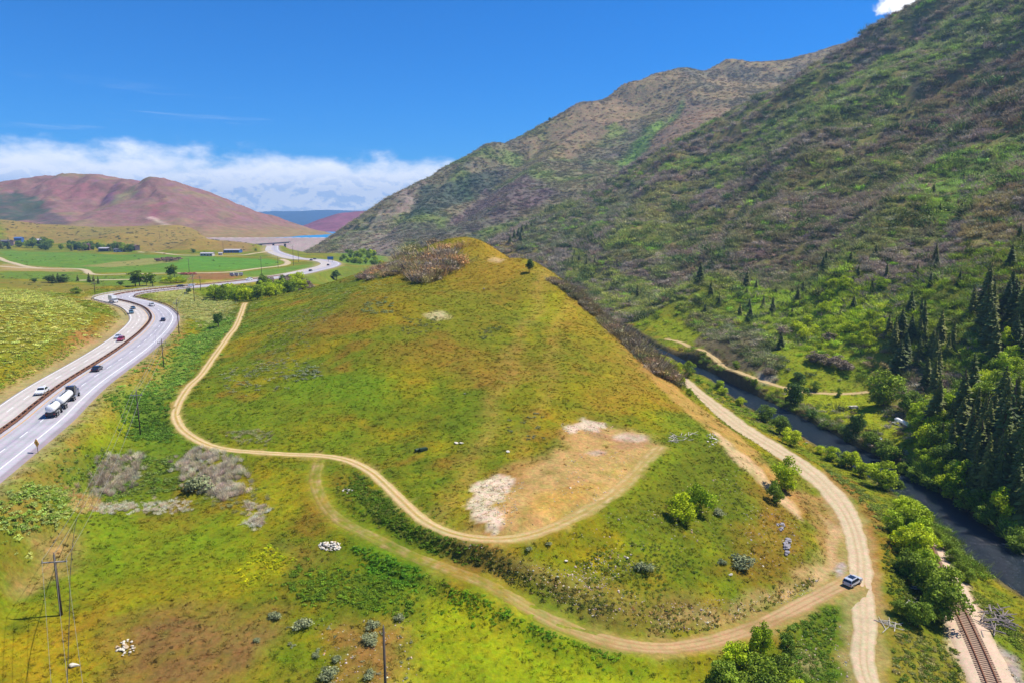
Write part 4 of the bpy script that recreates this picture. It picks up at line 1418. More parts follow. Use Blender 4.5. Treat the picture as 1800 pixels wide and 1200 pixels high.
def crown(seed, n=1500, lobes=14, rad=0.40, z0=0.18, leaf=0.035, lobe_r=(0.14, 0.24), tall=1.0):
    """broadleaf crown of unit height: leaf cards over many lobes"""
    rng = np.random.default_rng(seed)
    lc = []
    while len(lc) < lobes:
        p = rng.uniform(-1, 1, 3)
        if np.linalg.norm(p) < 1:
            lc.append((p[0] * rad * 0.8, p[1] * rad * 0.8, z0 + (1 - z0) * (0.5 + 0.42 * p[2])))
    lc = np.array(lc)
    lr = rng.uniform(*lobe_r, lobes)
    k = rng.integers(0, lobes, n)
    d = unit(rng.normal(size=(n, 3)))
    d[:, 2] = np.where(d[:, 2] < -0.4, -d[:, 2], d[:, 2])
    r = lr[k] * rng.uniform(0.55, 1.08, n)
    c = lc[k] + d * r[:, None]
    c[:, 2] = np.maximum(c[:, 2], 0.03)
    nr = unit(d + 0.7 * rng.normal(size=(n, 3)))
    V, F = leaf_cards(c, nr, leaf * rng.uniform(0.6, 1.3, n), rng)
    v = np.clip(0.5 + 0.22 * rng.normal(size=n) + 0.18 * rng.normal(size=lobes)[k], 0, 1)
    return V, F, np.repeat(v, 4)


def shrub(seed, n=150, leaf=0.13, flat=0.7, lobes=5, spread=0.33):
    """low bush of unit width, half a dome of leaf clumps"""
    rng = np.random.default_rng(seed)
    lc = np.stack([rng.normal(0, spread * 0.6, lobes), rng.normal(0, spread * 0.6, lobes), rng.uniform(0.1, 0.32, lobes)], 1)
    k = rng.integers(0, lobes, n)
    d = unit(rng.normal(size=(n, 3)))
    d[:, 2] = np.abs(d[:, 2])
    c = lc[k] + d * rng.uniform(0.12, 0.30, n)[:, None]
    c[:, 2] *= flat
    nr = unit(d + 0.6 * rng.normal(size=(n, 3)))
    V, F = leaf_cards(c, nr, leaf * rng.uniform(0.6, 1.3, n), rng)
    v = np.clip(0.5 + 0.25 * rng.normal(size=n) + 0.12 * rng.normal(size=lobes)[k], 0, 1)
    return V, F, np.repeat(v, 4)


def twigs(seed, n=120, up=0.6, spread=0.45, w=0.012):
    """bare twiggy bush: thin upright slivers fanning from the base"""
    rng = np.random.default_rng(seed)
    b = np.stack([rng.normal(0, spread * 0.45, n), rng.normal(0, spread * 0.45, n), rng.uniform(0, 0.08, n)], 1)
    out = b * (0.7, 0.7, 0) + rng.normal(0, 0.14, (n, 3))
    out[:, 2] = rng.uniform(0.5, 1.0, n) * up
    t = b + out
    s = unit(np.cross(out, rng.normal(size=(n, 3)))) * w
    V = np.stack([b - s, b + s, t + s * 0.5, t - s * 0.5], 1).reshape(-1, 3)
    v = np.repeat(np.clip(0.5 + 0.3 * rng.normal(size=n), 0, 1), 4)
    return V, np.arange(4 * n).reshape(n, 4), v


def tuft(seed, n=16, h=0.5, spread=0.4, w=0.05, lean=0.25):
    rng = np.random.default_rng(seed)
    b = np.stack([rng.normal(0, spread * 0.5, n), rng.normal(0, spread * 0.5, n), np.full(n, -0.05)], 1)
    t = b + np.stack([rng.normal(0, lean, n), rng.normal(0, lean, n), h * rng.uniform(0.5, 1.1, n)], 1)
    s = unit(np.stack([rng.normal(size=n), rng.normal(size=n), np.zeros(n)], 1)) * w
    V = np.stack([b - s, b + s, t + s * 0.3, t - s * 0.3], 1).reshape(-1, 3)
    v = np.repeat(np.clip(0.5 + 0.3 * rng.normal(size=n), 0, 1), 4)
    return V, np.arange(4 * n).reshape(n, 4), v


def conifer(seed, n=70, rad=0.17, droop=0.25, per=13):
    """spruce of unit height: whorls of drooping sprays, gaps between, ragged outline"""
    rng = np.random.default_rng(seed)
    Vs, vv = [], []
    for i in range(n):
        z = 0.05 + 0.95 * (i / n) ** 1.02
        r0 = rad * (1 - z) ** 0.82 * (0.75 + 0.45 * rng.random()) + 0.008
        m = max(3, int(per * (1 - z * 0.65)))
        ph = rng.random() * 6.28
        tone = 0.5 + 0.12 * rng.normal()
        for j in range(m):
            a = ph + 6.283 * j / m + rng.normal(0, 0.22)
            r = r0 * rng.uniform(0.6, 1.15)
            wd = 0.012 + 0.20 * r
            ca, sa = math.cos(a), math.sin(a)
            dz = -droop * r + rng.normal(0, 0.006)
            base = np.array([ca * r * 0.12, sa * r * 0.12, z + 0.012])
            tip = np.array([ca * r, sa * r, z + dz])
            mid = base * 0.42 + tip * 0.58
            side = np.array([-sa, ca, 0]) * wd
            drop = np.array([0, 0, -0.012 - 0.02 * rng.random()])
            Vs += [base, mid - side + drop, tip, mid + side + drop]
            vv += [np.clip(tone + 0.2 * rng.normal(), 0, 1)] * 4
    V = np.array(Vs)
    return V, np.arange(len(V)).reshape(-1, 4), np.array(vv)


def trunk_np(seed, h=0.55, r=0.03, limbs=5, reach=0.22, top=0.25):
    """tapered trunk with limbs, unit tree height"""
    rng = np.random.default_rng(seed)
    Vs, Fs = [], []

    def tube(p, q, r0, r1):
        k = 6
        d = unit((q - p)[None])[0]
        a = unit(np.cross(d, [0.3, 0.9, 0.1])[None])[0]
        b = np.cross(d, a)
        o = len(Vs)
        for c, rr in ((p, r0), (q, r1)):
            for i in range(k):
                t = 6.2832 * i / k
                Vs.append(c + (a * math.cos(t) + b * math.sin(t)) * rr)
        for i in range(k):
            Fs.append((o + i, o + (i + 1) % k, o + k + (i + 1) % k, o + k + i))
    p0 = np.array([0, 0, -0.03])
    p1 = np.array([rng.normal(0, .015), rng.normal(0, .015), h * 0.5])
    p2 = np.array([rng.normal(0, .03), rng.normal(0, .03), h])
    tube(p0, p1, r, r * 0.75)
    tube(p1, p2, r * 0.75, r * top)
    for i in range(limbs):
        a = 6.28 * i / max(limbs, 1) + rng.normal(0, .3)
        s = p1 + (p2 - p1) * rng.uniform(0.0, 0.8)
        e = s + np.array([math.cos(a) * reach, math.sin(a) * reach, rng.uniform(0.12, 0.3)])
        tube(s, e, r * 0.45, r * 0.12)
    return np.array(Vs), np.array(Fs)


def leaf_mesh(name, vfv, mat):
    V, F, v = vfv
    me = mesh_np(name, V, F, False, None, mat)
    add_v(me, v)
    return me


# ---- scattering what nobody could count
_pcount = [0]


def scatter(name, label, pts, cols, scl, meshes, mat, tilt=0.12, zs=None, gain=1.7):
    """one object of plants: instances of a few bushes on its own points"""
    pts = np.asarray(pts, np.float32)
    n = len(pts)
    col = bpy.data.collections.new('kinds_of_' + name)
    for i, me in enumerate(meshes):
        col.objects.link(bpy.data.objects.new(f'{name}_kind_{i:02d}', me))
    me = bpy.data.meshes.new(name)
    me.vertices.add(n)
    p = pts.copy()
    p[:, 2] += CAM_Z
    me.vertices.foreach_set('co', p.ravel())

    def attr(nm, kind, data, key):
        at = me.attributes.new(nm, kind, 'POINT')
        at.data.foreach_set(key, np.ascontiguousarray(data, np.float32 if key != 'value' or kind != 'INT' else np.int32).ravel())
    c4 = np.ones((n, 4), np.float32)
    c4[:, :3] = np.clip(np.asarray(cols) * gain, 0.003, 0.85)
    attr('col', 'FLOAT_COLOR', c4, 'color')
    s3 = np.stack([scl, scl, scl if zs is None else zs], 1)
    attr('scl', 'FLOAT_VECTOR', s3, 'vector')
    rot = np.stack([RNG.normal(0, tilt, n), RNG.normal(0, tilt, n), RNG.uniform(0, 6.283, n)], 1)
    attr('rot', 'FLOAT_VECTOR', rot, 'vector')
    at = me.attributes.new('idx', 'INT', 'POINT')
    at.data.foreach_set('value', RNG.integers(0, len(meshes), n).astype(np.int32))
    me.materials.append(mat)
    o = link(bpy.data.objects.new(name, me))
    ng = bpy.data.node_groups.new('plants_' + name, 'GeometryNodeTree')
    ng.interface.new_socket('Geometry', in_out='INPUT', socket_type='NodeSocketGeometry')
    ng.interface.new_socket('Geometry', in_out='OUTPUT', socket_type='NodeSocketGeometry')
    N, L = ng.nodes, ng.links
    gi, go_ = N.new('NodeGroupInput'), N.new('NodeGroupOutput')
    ip = N.new('GeometryNodeInstanceOnPoints')
    ci = N.new('GeometryNodeCollectionInfo')
    ci.inputs['Collection'].default_value = col
    ci.inputs['Separate Children'].default_value = True
    ci.inputs['Reset Children'].default_value = True
    ip.inputs['Pick Instance'].default_value = True

    def named(nm, dt):
        q = N.new('GeometryNodeInputNamedAttribute')
        q.data_type = dt
        q.inputs['Name'].default_value = nm
        return q.outputs['Attribute']
    e2r = N.new('FunctionNodeEulerToRotation')
    L.new(named('rot', 'FLOAT_VECTOR'), e2r.inputs[0])
    L.new(gi.outputs[0], ip.inputs['Points'])
    L.new(ci.outputs[0], ip.inputs['Instance'])
    L.new(named('idx', 'INT'), ip.inputs['Instance Index'])
    L.new(e2r.outputs[0], ip.inputs['Rotation'])
    L.new(named('scl', 'FLOAT_VECTOR'), ip.inputs['Scale'])
    L.new(ip.outputs[0], go_.inputs[0])
    md = o.modifiers.new('plants', 'NODES')
    md.node_group = ng
    return tag(o, label, kind='stuff')


M_TUFT = mat_leaf('grass_blades', vary=0.35, trans=0.3)
M_BUSH = mat_leaf('bush_leaves', vary=0.5, trans=0.2)
TUFTS = [leaf_mesh(f'tuft_{i}', tuft(i, 18, 0.42, 0.45, 0.055, 0.22), M_TUFT) for i in range(4)]
BUSHES = [leaf_mesh(f'bush_{i}', shrub(20 + i, 130, 0.10), M_BUSH) for i in range(4)]
TWIGS = [leaf_mesh(f'twig_bush_{i}', twigs(40 + i, 130), M_BUSH) for i in range(3)]
# oak brush: a few leaves, many twigs
def oakbrush(seed):
    a, b = shrub(seed, 150, 0.075, 0.95, 6, 0.36), twigs(seed + 1, 70, 0.62, 0.55, 0.012)
    return np.vstack([a[0], b[0]]), np.vstack([a[1], b[1] + len(a[0])]), np.concatenate([a[2], b[2]])


OAKS = [leaf_mesh(f'oak_brush_{i}', oakbrush(60 + i * 3), M_BUSH) for i in range(5)]


def line_dist(x, y, line):
    d = np.full(len(x), 1e9)
    for p in line[::2]:
        d = np.minimum(d, (x - p[0]) ** 2 + (y - p[1]) ** 2)
    return np.sqrt(d)


ROADMASK = {}


def road_clear(x, y, extra=0.0):
    """True where no road, track, railway or river lies"""
    if 'n' not in ROADMASK:
        for key, g in (('n', NEAR), ('m', MID)):
            m = np.full((g.ny, g.nx), 1e3)
            for line, w in ((HWY, 12.6), (GRAVEL, 4.0), (LOWER, 2.4), (TRACK, 1.5), (RAIL, 3.0), (TRAIL, 1.4), (RIVER, 6.6)):
                D = g.near_line(line, w + 12)[0]
                m = np.minimum(m, D - w)
            for line in FAR_ROADS:
                m = np.minimum(m, g.near_line(line, 12)[0] - 4)
            ROADMASK[key] = m
    a = np.where(NEAR.inside(x, y), NEAR.sample(x, y, ROADMASK['n']), MID.sample(x, y, ROADMASK['m']))
    return a > extra


def ground_col(x, y):
    return np.where(NEAR.inside(x, y)[:, None], NEAR.sample(x, y, NEAR.C), MID.sample(x, y, MID.C))


def in_view(x, y, z, pad=60):
    dep = y * CP - z * SP
    px = 900 + FPX * x / np.maximum(dep, 1)
    py = 600 + FPX * (-z * CP - y * SP) / np.maximum(dep, 1)
    return (dep > 30) & (px > -pad) & (px < 1800 + pad) & (py > -pad) & (py < 1200 + pad * 2)


def poly_pts(pix, n, hf=None, Pf=None):
    """n random ground points inside a region outlined by photo pixels"""
    pf = Pf or P
    pw = np.array([pf(*q)[:2] for q in pix])
    lo, hi = pw.min(0), pw.max(0)
    out = []
    tot = 0
    for _ in range(60):
        q = RNG.uniform(lo, hi, (n * 2, 2))
        x, y = q[:, 0], q[:, 1]
        ins = np.zeros(len(q), bool)
        for i in range(len(pw)):
            (ax, ay), (bx, by) = pw[i], pw[(i + 1) % len(pw)]
            ins ^= ((ay > y) != (by > y)) & (x < (bx - ax) * (y - ay) / (by - ay + 1e-12) + ax)
        out.append(q[ins])
        tot += ins.sum()
        if tot >= n:
            break
    q = np.vstack(out)[:n]
    z = (hf or H)(q[:, 0], q[:, 1])
    return np.column_stack([q, z])


def jitter(c, n, a=0.2, hue=0.08):
    k = 1 + RNG.normal(0, a, (n, 1))
    return np.clip(c * np.clip(k, 0.4, 1.8) * (1 + RNG.normal(0, hue, (n, 3))), 0.003, 0.8)


# grass over the near slopes, thinner with distance
def make_grass():
    n = 420000
    x = RNG.uniform(-280, 200, n)
    y = RNG.uniform(45, 470, n)
    keep = RNG.random(n) < np.clip((150 / np.maximum(y, 60)) ** 1.5, 0, 1) * 0.9 + 0.06
    x, y = x[keep], y[keep]
    z = H(x, y)
    c = ground_col(x, y)
    ok = in_view(x, y, z) & road_clear(x, y, 0.4)
    bare = (c[:, 0] > c[:, 1] * 1.28) & (c[:, 0] > 0.30)          # sand and scars carry little grass
    ok &= ~(bare & (RNG.random(len(x)) < 0.93))
    pat = fbm(x / 3.0, y / 3.0, 3)
    ok &= RNG.random(len(x)) < 0.62 + 0.9 * pat
    x, y, z, c = x[ok], y[ok], z[ok], c[ok]
    c = jitter(c * 1.06, len(x), 0.24, 0.07)
    big = fbm(x / 11, y / 11, 3)
    s = RNG.uniform(0.5, 1.1, len(x)) * (1 + 0.5 * np.clip(big, -0.5, 1)) * (0.8 + y / 420)
    hz = s * RNG.uniform(0.28, 0.62, len(x))
    return scatter('grass', 'olive and yellow green grass covering the hill and slopes', np.column_stack([x, y, z]), c, s, TUFTS, M_TUFT, 0.1, hz, 1.35)


make_grass()


def make_tussocks():
    """darker and lighter clumps standing out of the sward"""
    n = 60000
    x, y = RNG.uniform(-260, 130, n), RNG.uniform(60, 400, n)
    keep = RNG.random(n) < np.clip((140 / np.maximum(y, 60)) ** 1.2, 0, 1)
    x, y = x[keep], y[keep]
    z = H(x, y)
    c = ground_col(x, y)
    pat = fbm(x / 9 + 50, y / 9, 4)
    ok = in_view(x, y, z) & road_clear(x, y, 0.6) & (RNG.random(len(x)) < sstep(-0.05, 0.55, pat) * 0.75 + 0.03) & ~((c[:, 0] > c[:, 1] * 1.25) & (c[:, 0] > 0.3))
    x, y, z, c = x[ok], y[ok], z[ok], c[ok]
    r = RNG.random((len(x), 1))
    c = np.where(r < 0.55, c * 0.62, np.where(r < 0.8, c * 0.9 + A(150, 150, 100) * 0.25, c * 1.15))
    s = RNG.uniform(0.35, 0.95, len(x))
    return scatter('tussocks', 'small tussocks and low weeds standing out of the grass', np.column_stack([x, y, z]), jitter(c, len(x), 0.15), s, BUSHES, M_BUSH, 0.1, s * RNG.uniform(0.5, 0.9, len(x)), 1.5)


make_tussocks()


def patch(name, label, regions, meshes, tilt=0.1):
    """plants of one kind in several outlined places: (pixels, count, colour, size range, height factor)"""
    Pt, Cc, Ss, Zs = [], [], [], []
    for pix, n, col, (s0, s1), zf in regions:
        p = poly_pts(pix, n)
        # loose edges and clumping
        sp = 0.16 * np.sqrt(np.ptp(p[:, 0]) * np.ptp(p[:, 1]))
        p[:, :2] += RNG.normal(0, sp * 0.45, (len(p), 2)) * (RNG.random((len(p), 1)) < 0.5)
        cl = fbm(p[:, 0] / 4.5 + 3, p[:, 1] / 4.5, 3)
        p = p[RNG.random(len(p)) < 0.75 + 0.9 * cl]
        p[:, 2] = H(p[:, 0], p[:, 1])
        ok = road_clear(p[:, 0], p[:, 1], 0.3)
        p = p[ok]
        s = RNG.uniform(s0, s1, len(p))
        Pt.append(p)
        cc = np.asarray(col)
        Cc.append(jitter(cc[RNG.integers(0, len(cc), len(p))] if cc.ndim == 2 else cc, len(p), 0.16, 0.05))
        Ss.append(s)
        Zs.append(s * zf * RNG.uniform(0.75, 1.25, len(p)))
    return scatter(name, label, np.vstack(Pt), np.vstack(Cc), np.concatenate(Ss), meshes, M_BUSH, tilt, np.concatenate(Zs))


SG = A(148, 150, 110)
SG2 = A(172, 176, 104)
GRN = A(108, 140, 40)
patch('sagebrush', 'grey green sagebrush in patches on the hill and knoll', [
    ([(630, 545), (655, 525), (690, 535), (690, 550), (650, 555)], 70, A(132, 140, 92), (1.0, 1.9), 0.8),
    ([(690, 580), (720, 560), (770, 560), (775, 578), (735, 590)], 60, A(128, 132, 82), (0.8, 1.5), 0.8),
    ([(830, 585), (880, 572), (880, 582), (850, 597), (835, 592)], 34, A(116, 122, 72), (0.9, 1.6), 0.8),
    ([(440, 640), (500, 560), (540, 540), (600, 530), (580, 560), (520, 620), (500, 660)], 330, A(142, 140, 92), (0.7, 1.4), 0.7),
    ([(390, 650), (500, 630), (570, 640), (560, 665), (480, 685), (400, 690)], 170, A(140, 142, 108), (0.8, 1.5), 0.7),
    ([(500, 660), (560, 640), (570, 660), (520, 680)], 60, A(132, 140, 110), (0.9, 1.6), 0.7),
    ([(880, 740), (960, 720), (960, 770), (900, 780)], 22, A(126, 128, 96), (0.7, 1.2), 0.8),
    ([(560, 510), (640, 490), (700, 480), (690, 500), (600, 530)], 120, A(150, 158, 96), (0.8, 1.6), 0.7),
    ([(0, 508), (60, 512), (110, 525), (150, 545), (165, 575), (110, 590), (60, 620), (0, 640)], 2600, np.array([A(178, 180, 88), A(160, 164, 70), A(186, 186, 104)]), (1.1, 2.5), 0.75),
    ([(0, 640), (80, 605), (120, 590), (150, 600), (80, 645), (0, 685)], 420, np.array([A(150, 160, 56), A(132, 146, 48)]), (0.8, 1.6), 0.7),
    ([(250, 520), (300, 530), (345, 520), (420, 535), (410, 560), (380, 570), (330, 575), (318, 550)], 900, np.array([A(186, 184, 124), A(166, 170, 100), A(150, 156, 90)]), (0.9, 2.0), 0.75),
    ([(0, 880), (60, 855), (130, 870), (120, 910), (60, 925), (0, 945)], 330, np.array([A(152, 164, 90), A(128, 150, 60)]), (0.9, 1.7), 0.8),
    ([(480, 1080), (560, 1090), (640, 1085), (730, 1130), (720, 1200), (560, 1200), (450, 1130)], 26, A(134, 136, 104), (0.5, 0.9), 0.8),
], BUSHES)
patch('weeds', 'leafy green weeds on banks and below the highway', [
    ([(265, 660), (330, 590), (400, 555), (420, 575), (340, 650), (300, 700), (250, 700)], 1500, np.array([A(120, 154, 56), A(104, 140, 48), A(138, 162, 70)]), (0.9, 1.8), 0.8),
    ([(180, 700), (260, 690), (300, 720), (300, 780), (240, 770), (200, 720)], 650, np.array([A(104, 136, 40), A(88, 120, 34)]), (0.8, 1.7), 0.9),
    ([(100, 800), (180, 790), (300, 800), (320, 860), (230, 870), (90, 870)], 600, np.array([A(104, 128, 40), A(126, 142, 70)]), (0.7, 1.4), 0.8),
    ([(625, 830), (690, 885), (745, 925), (810, 950), (870, 965), (800, 980), (735, 960), (655, 905), (610, 860)], 800, np.array([A(84, 112, 18), A(100, 126, 26), A(110, 118, 40)]), (0.6, 1.2), 0.8),
    ([(620, 962), (700, 967), (755, 1010), (735, 1035), (660, 1018)], 330, np.array([A(86, 132, 24), A(100, 142, 30)]), (0.6, 1.1), 0.7),
    ([(520, 995), (600, 1000), (700, 1022), (740, 1070), (710, 1090), (620, 1065), (540, 1055), (490, 1035)], 420, np.array([A(104, 132, 28), A(116, 140, 32), A(90, 116, 24)]), (0.6, 1.2), 0.7),
    ([(410, 1005), (470, 960), (520, 985), (480, 1010), (430, 1030)], 130, np.array([A(176, 174, 16), A(150, 156, 20)]), (0.6, 1.1), 0.7),
    ([(750, 1030), (860, 1050), (980, 1105), (1100, 1150), (1080, 1165), (940, 1110), (820, 1070)], 420, np.array([A(92, 132, 18), A(120, 150, 16)]), (0.5, 1.0), 0.6),
    ([(1370, 1095), (1440, 1070), (1500, 1065), (1505, 1150), (1490, 1220), (1410, 1220)], 520, np.array([A(84, 116, 22), A(104, 128, 36), A(120, 138, 50)]), (0.5, 1.2), 0.8),
    ([(1550, 1090), (1610, 1110), (1690, 1130), (1705, 1220), (1560, 1220)], 420, np.array([A(112, 124, 40), A(90, 112, 28), A(150, 144, 84)]), (0.5, 1.2), 0.8),
    ([(1555, 950), (1600, 1000), (1670, 1090), (1600, 1090), (1565, 1040)], 330, np.array([A(96, 108, 30), A(84, 108, 22)]), (0.6, 1.4), 0.9),
    ([(1700, 1035), (1745, 1060), (1800, 1120), (1800, 1150), (1740, 1090)], 330, np.array([A(116, 132, 36), A(140, 146, 50)]), (0.6, 1.3), 0.9),
    ([(1010, 985), (1100, 950), (1190, 960), (1230, 1010), (1150, 1060), (1040, 1040)], 420, np.array([A(104, 122, 30), A(130, 134, 50), A(86, 104, 30)]), (0.4, 0.9), 0.7),
    ([(800, 955), (900, 990), (1020, 1040), (1100, 1080), (1020, 1080), (860, 1010)], 420, np.array([A(84, 92, 30), A(110, 104, 44)]), (0.4, 1.0), 0.7),
    ([(1100, 1060), (1250, 1080), (1330, 1060), (1430, 1010), (1440, 1040), (1330, 1075), (1240, 1110), (1120, 1110)], 420, np.array([A(106, 112, 36), A(150, 128, 66)]), (0.4, 0.9), 0.7),
    ([(1180, 665), (1240, 700), (1330, 745), (1420, 800), (1410, 790), (1330, 730), (1240, 675)], 260, np.array([A(128, 136, 70), A(112, 126, 60), A(150, 140, 100)]), (0.7, 1.6), 0.8),
    ([(1440, 815), (1500, 850), (1560, 900), (1600, 960), (1580, 960), (1520, 890), (1450, 830)], 330, np.array([A(112, 130, 50), A(128, 136, 60)]), (0.7, 1.8), 0.9),
], BUSHES)
DRY = np.array([A(214, 200, 184), A(196, 180, 160), A(222, 210, 190)])
patch('dry_reeds', 'pale grey dry reeds and bare brush in the hollow', [
    ([(310, 810), (345, 790), (400, 795), (430, 830), (425, 870), (390, 880), (340, 850), (310, 830)], 520, DRY * 0.85, (0.7, 1.4), 1.6),
    ([(160, 830), (200, 800), (250, 800), (240, 850), (190, 870), (150, 870)], 300, DRY * 0.75, (0.7, 1.3), 1.6),
    ([(150, 885), (220, 882), (330, 880), (330, 900), (240, 902), (160, 900)], 330, DRY, (0.5, 1.0), 0.9),
    ([(120, 870), (150, 860), (180, 880), (150, 905), (122, 895)], 260, np.array([A(226, 190, 120), A(214, 178, 126)]), (0.7, 1.2), 1.0),
    ([(400, 760), (450, 755), (480, 765), (470, 782), (420, 782)], 130, np.array([A(176, 168, 130), A(150, 150, 100)]), (0.6, 1.0), 0.8),
    ([(430, 880), (470, 890), (460, 930), (430, 920)], 110, DRY * 0.95, (0.6, 1.2), 0.9),
    ([(330, 840), (420, 850), (480, 870), (460, 900), (380, 895)], 130, np.array([A(160, 160, 110), A(150, 146, 100)]), (0.6, 1.1), 0.8),
], TWIGS, 0.3)
# ------------------------------------------------------------------ brush on the mountainsides
BR = []


def brush_area(pix, col, k, soft=12, warp=25, Pf=None):
    BR.append((np.array([(Pf or P)(*q)[:2] for q in pix]), np.asarray(col), k, soft, warp))


GREY, GREYGREEN, BRIGHT, OLIVE, UMBER = A(130, 118, 108), A(114, 118, 72), A(126, 156, 46), A(146, 140, 56), A(118, 98, 72)
brush_area([(1800, -20), (1650, 40), (1500, 140), (1350, 235), (1230, 280), (1120, 330), (1300, 295), (1500, 215), (1650, 140), (1800, 70)], A(124, 142, 64), 0.75)
brush_area([(1800, 80), (1650, 130), (1560, 190), (1600, 260), (1800, 240)], A(118, 100, 80), 0.6)
brush_area([(1590, 330), (1700, 270), (1800, 230), (1800, 330), (1700, 370), (1620, 390)], A(126, 156, 56), 0.7)
brush_area([(1700, 370), (1800, 330), (1800, 520), (1700, 480)], A(130, 118, 54), 0.6)
brush_area([(1260, 330), (1450, 250), (1560, 250), (1560, 420), (1400, 470), (1250, 440)], A(120, 108, 88), 0.55)
brush_area([(1100, 370), (1230, 310), (1240, 330), (1130, 440), (1060, 440)], A(138, 142, 70), 0.6)
brush_area([(930, 400), (1080, 330), (1150, 310), (1100, 370), (1000, 430), (900, 440)], A(112, 118, 84), 0.6)
brush_area([(1000, 440), (1100, 480), (1300, 500), (1300, 560), (1120, 560), (1000, 480)], A(138, 150, 50), 0.7)
brush_area([(1300, 490), (1500, 480), (1560, 560), (1540, 660), (1400, 640), (1300, 580)], A(146, 166, 36), 0.85)
brush_area([(1440, 540), (1560, 520), (1560, 600), (1450, 600)], A(160, 176, 24), 0.7)
brush_area([(1560, 520), (1700, 500), (1800, 560), (1800, 650), (1600, 620)], A(134, 150, 44), 0.75)
brush_area([(1540, 440), (1620, 420), (1700, 470), (1640, 520), (1560, 520)], A(132, 120, 110), 0.7)
brush_area([(1690, 660), (1800, 620), (1800, 900), (1700, 860), (1640, 760)], A(110, 140, 40), 0.75)
brush_area([(1230, 570), (1330, 560), (1400, 640), (1330, 680), (1240, 620)], A(104, 116, 60), 0.6)
brush_area([(1560, 780), (1640, 820), (1720, 900), (1800, 960), (1800, 1010), (1700, 920), (1600, 850)], A(120, 128, 52), 0.7)


def brush_colours(x, y):
    n1 = fbm(x / 110 + 5, y / 80, 4)
    n2 = fbm(x / 45 + 1, y / 45 + 8, 3)
    c = GREY * np.ones((len(x), 3))
    c = mixc(c, A(120, 124, 72), sstep(-0.05, 0.2, n1))
    c = mixc(c, UMBER, sstep(0.1, 0.5, n2) * 0.7)
    X, Y = x + 14 * fbm(x / 50, y / 50, 2), y + 14 * fbm(x / 50 + 7, y / 50, 2)
    for pw, col, k, soft, warp in BR:
        ins = np.zeros(len(x), bool)
        for i in range(len(pw)):
            (ax, ay), (bx, by) = pw[i], pw[(i + 1) % len(pw)]
            ins ^= ((ay > Y) != (by > Y)) & (X < (bx - ax) * (Y - ay) / (by - ay + 1e-12) + ax)
        m = ins * k * (RNG.random(len(x)) < 0.8)
        c = mixc(c, col, m)
    r = RNG.random(len(x))
    c = mixc(c, BRIGHT, ((r < 0.07) & (n1 > -0.1)) * 0.8)
    c = mixc(c, A(150, 138, 130), ((r > 0.93)) * 0.6)
    return c


def make_mountain_brush():
    n = 420000
    x = RNG.uniform(-60, 820, n)
    y = RNG.uniform(120, 1120, n)
    d = np.hypot(x, y)
    keep = RNG.random(n) < np.clip((330 / d) ** 1.5, 0, 1)
    x, y, d = x[keep], y[keep], d[keep]
    z = H(x, y)
    region = (x > 116 + 3 * fbm(x / 12, y / 12, 2)) & (x + 0.3 * y > 160)
    region |= (y > 470) & (x > 70 - 0.42 * (y - 480))
    ok = region & in_view(x, y, z, 80) & road_clear(x, y, 0.8)
    x, y, z, d = x[ok], y[ok], z[ok], d[ok]
    gc = ground_col(x, y)
    dens = 0.40 + 0.55 * fbm(x / 24, y / 24, 3)
    meadow = (gc[:, 1] > 0.19) & (gc[:, 0] > 0.14) & (y < 330)     # the mown meadow stays open
    dens = np.where(meadow, 0.04, dens)
    open_slope = (y < 420) & (z < -50) & (gc[:, 1] > gc[:, 0] * 1.1)
    dens = np.where(open_slope & ~meadow, dens * 0.6, dens)
    scree = (gc[:, 2] > 0.16)
    dens = np.where(scree, 0.12, dens)
    ok = RNG.random(len(x)) < dens
    x, y, z, d = x[ok], y[ok], z[ok], d[ok]
    c = jitter(brush_colours(x, y), len(x), 0.16, 0.05)
    s = RNG.uniform(2.4, 6.2, len(x)) * np.clip(d / 420, 0.6, 1.7)
    s *= 1 + 0.5 * np.clip(fbm(x / 16, y / 16, 2), -0.5, 1)
    big = RNG.random(len(x)) < 0.05
    s = np.where(big, s * 1.6, s)
    c = np.where(big[:, None], jitter(A(74, 88, 44), len(x), 0.2), c)
    zs = s * RNG.uniform(0.65, 1.05, len(x))
    return scatter('brush', 'grey and green oak brush covering the mountainside', np.column_stack([x, y, z - 0.1 * s]), c, s, OAKS, M_BUSH, 0.15, zs, 2.5)


make_mountain_brush()


def make_back_brush():
    n = 120000
    x = RNG.uniform(-440, 1300, n)
    y = RNG.uniform(1040, 2350, n)
    z = BACK.hf(x, y)
    ok = in_view(x, y, z, 20) & (z > -66)
    x, y, z = x[ok], y[ok], z[ok]
    c = BACK.g.sample(x, y, BACK.g.C)
    grassy = (c[:, 0] > 0.22) | (c[:, 1] > 0.22)
    dens = np.where(grassy, 0.10, 0.5 + 0.8 * fbm(x / 40, y / 40, 3))
    ok = RNG.random(len(x)) < dens
    x, y, z, c = x[ok], y[ok], z[ok], c[ok]
    c = jitter(c * 0.8, len(x), 0.25, 0.06)
    s = RNG.uniform(4.5, 9.0, len(x))
    return scatter('far_brush', 'dense brush on the long mountain behind the hill', np.column_stack([x, y, z - 0.1 * s]), c, s, OAKS[:3], M_BUSH, 0.15, s * 0.62, 2.3)


make_back_brush()


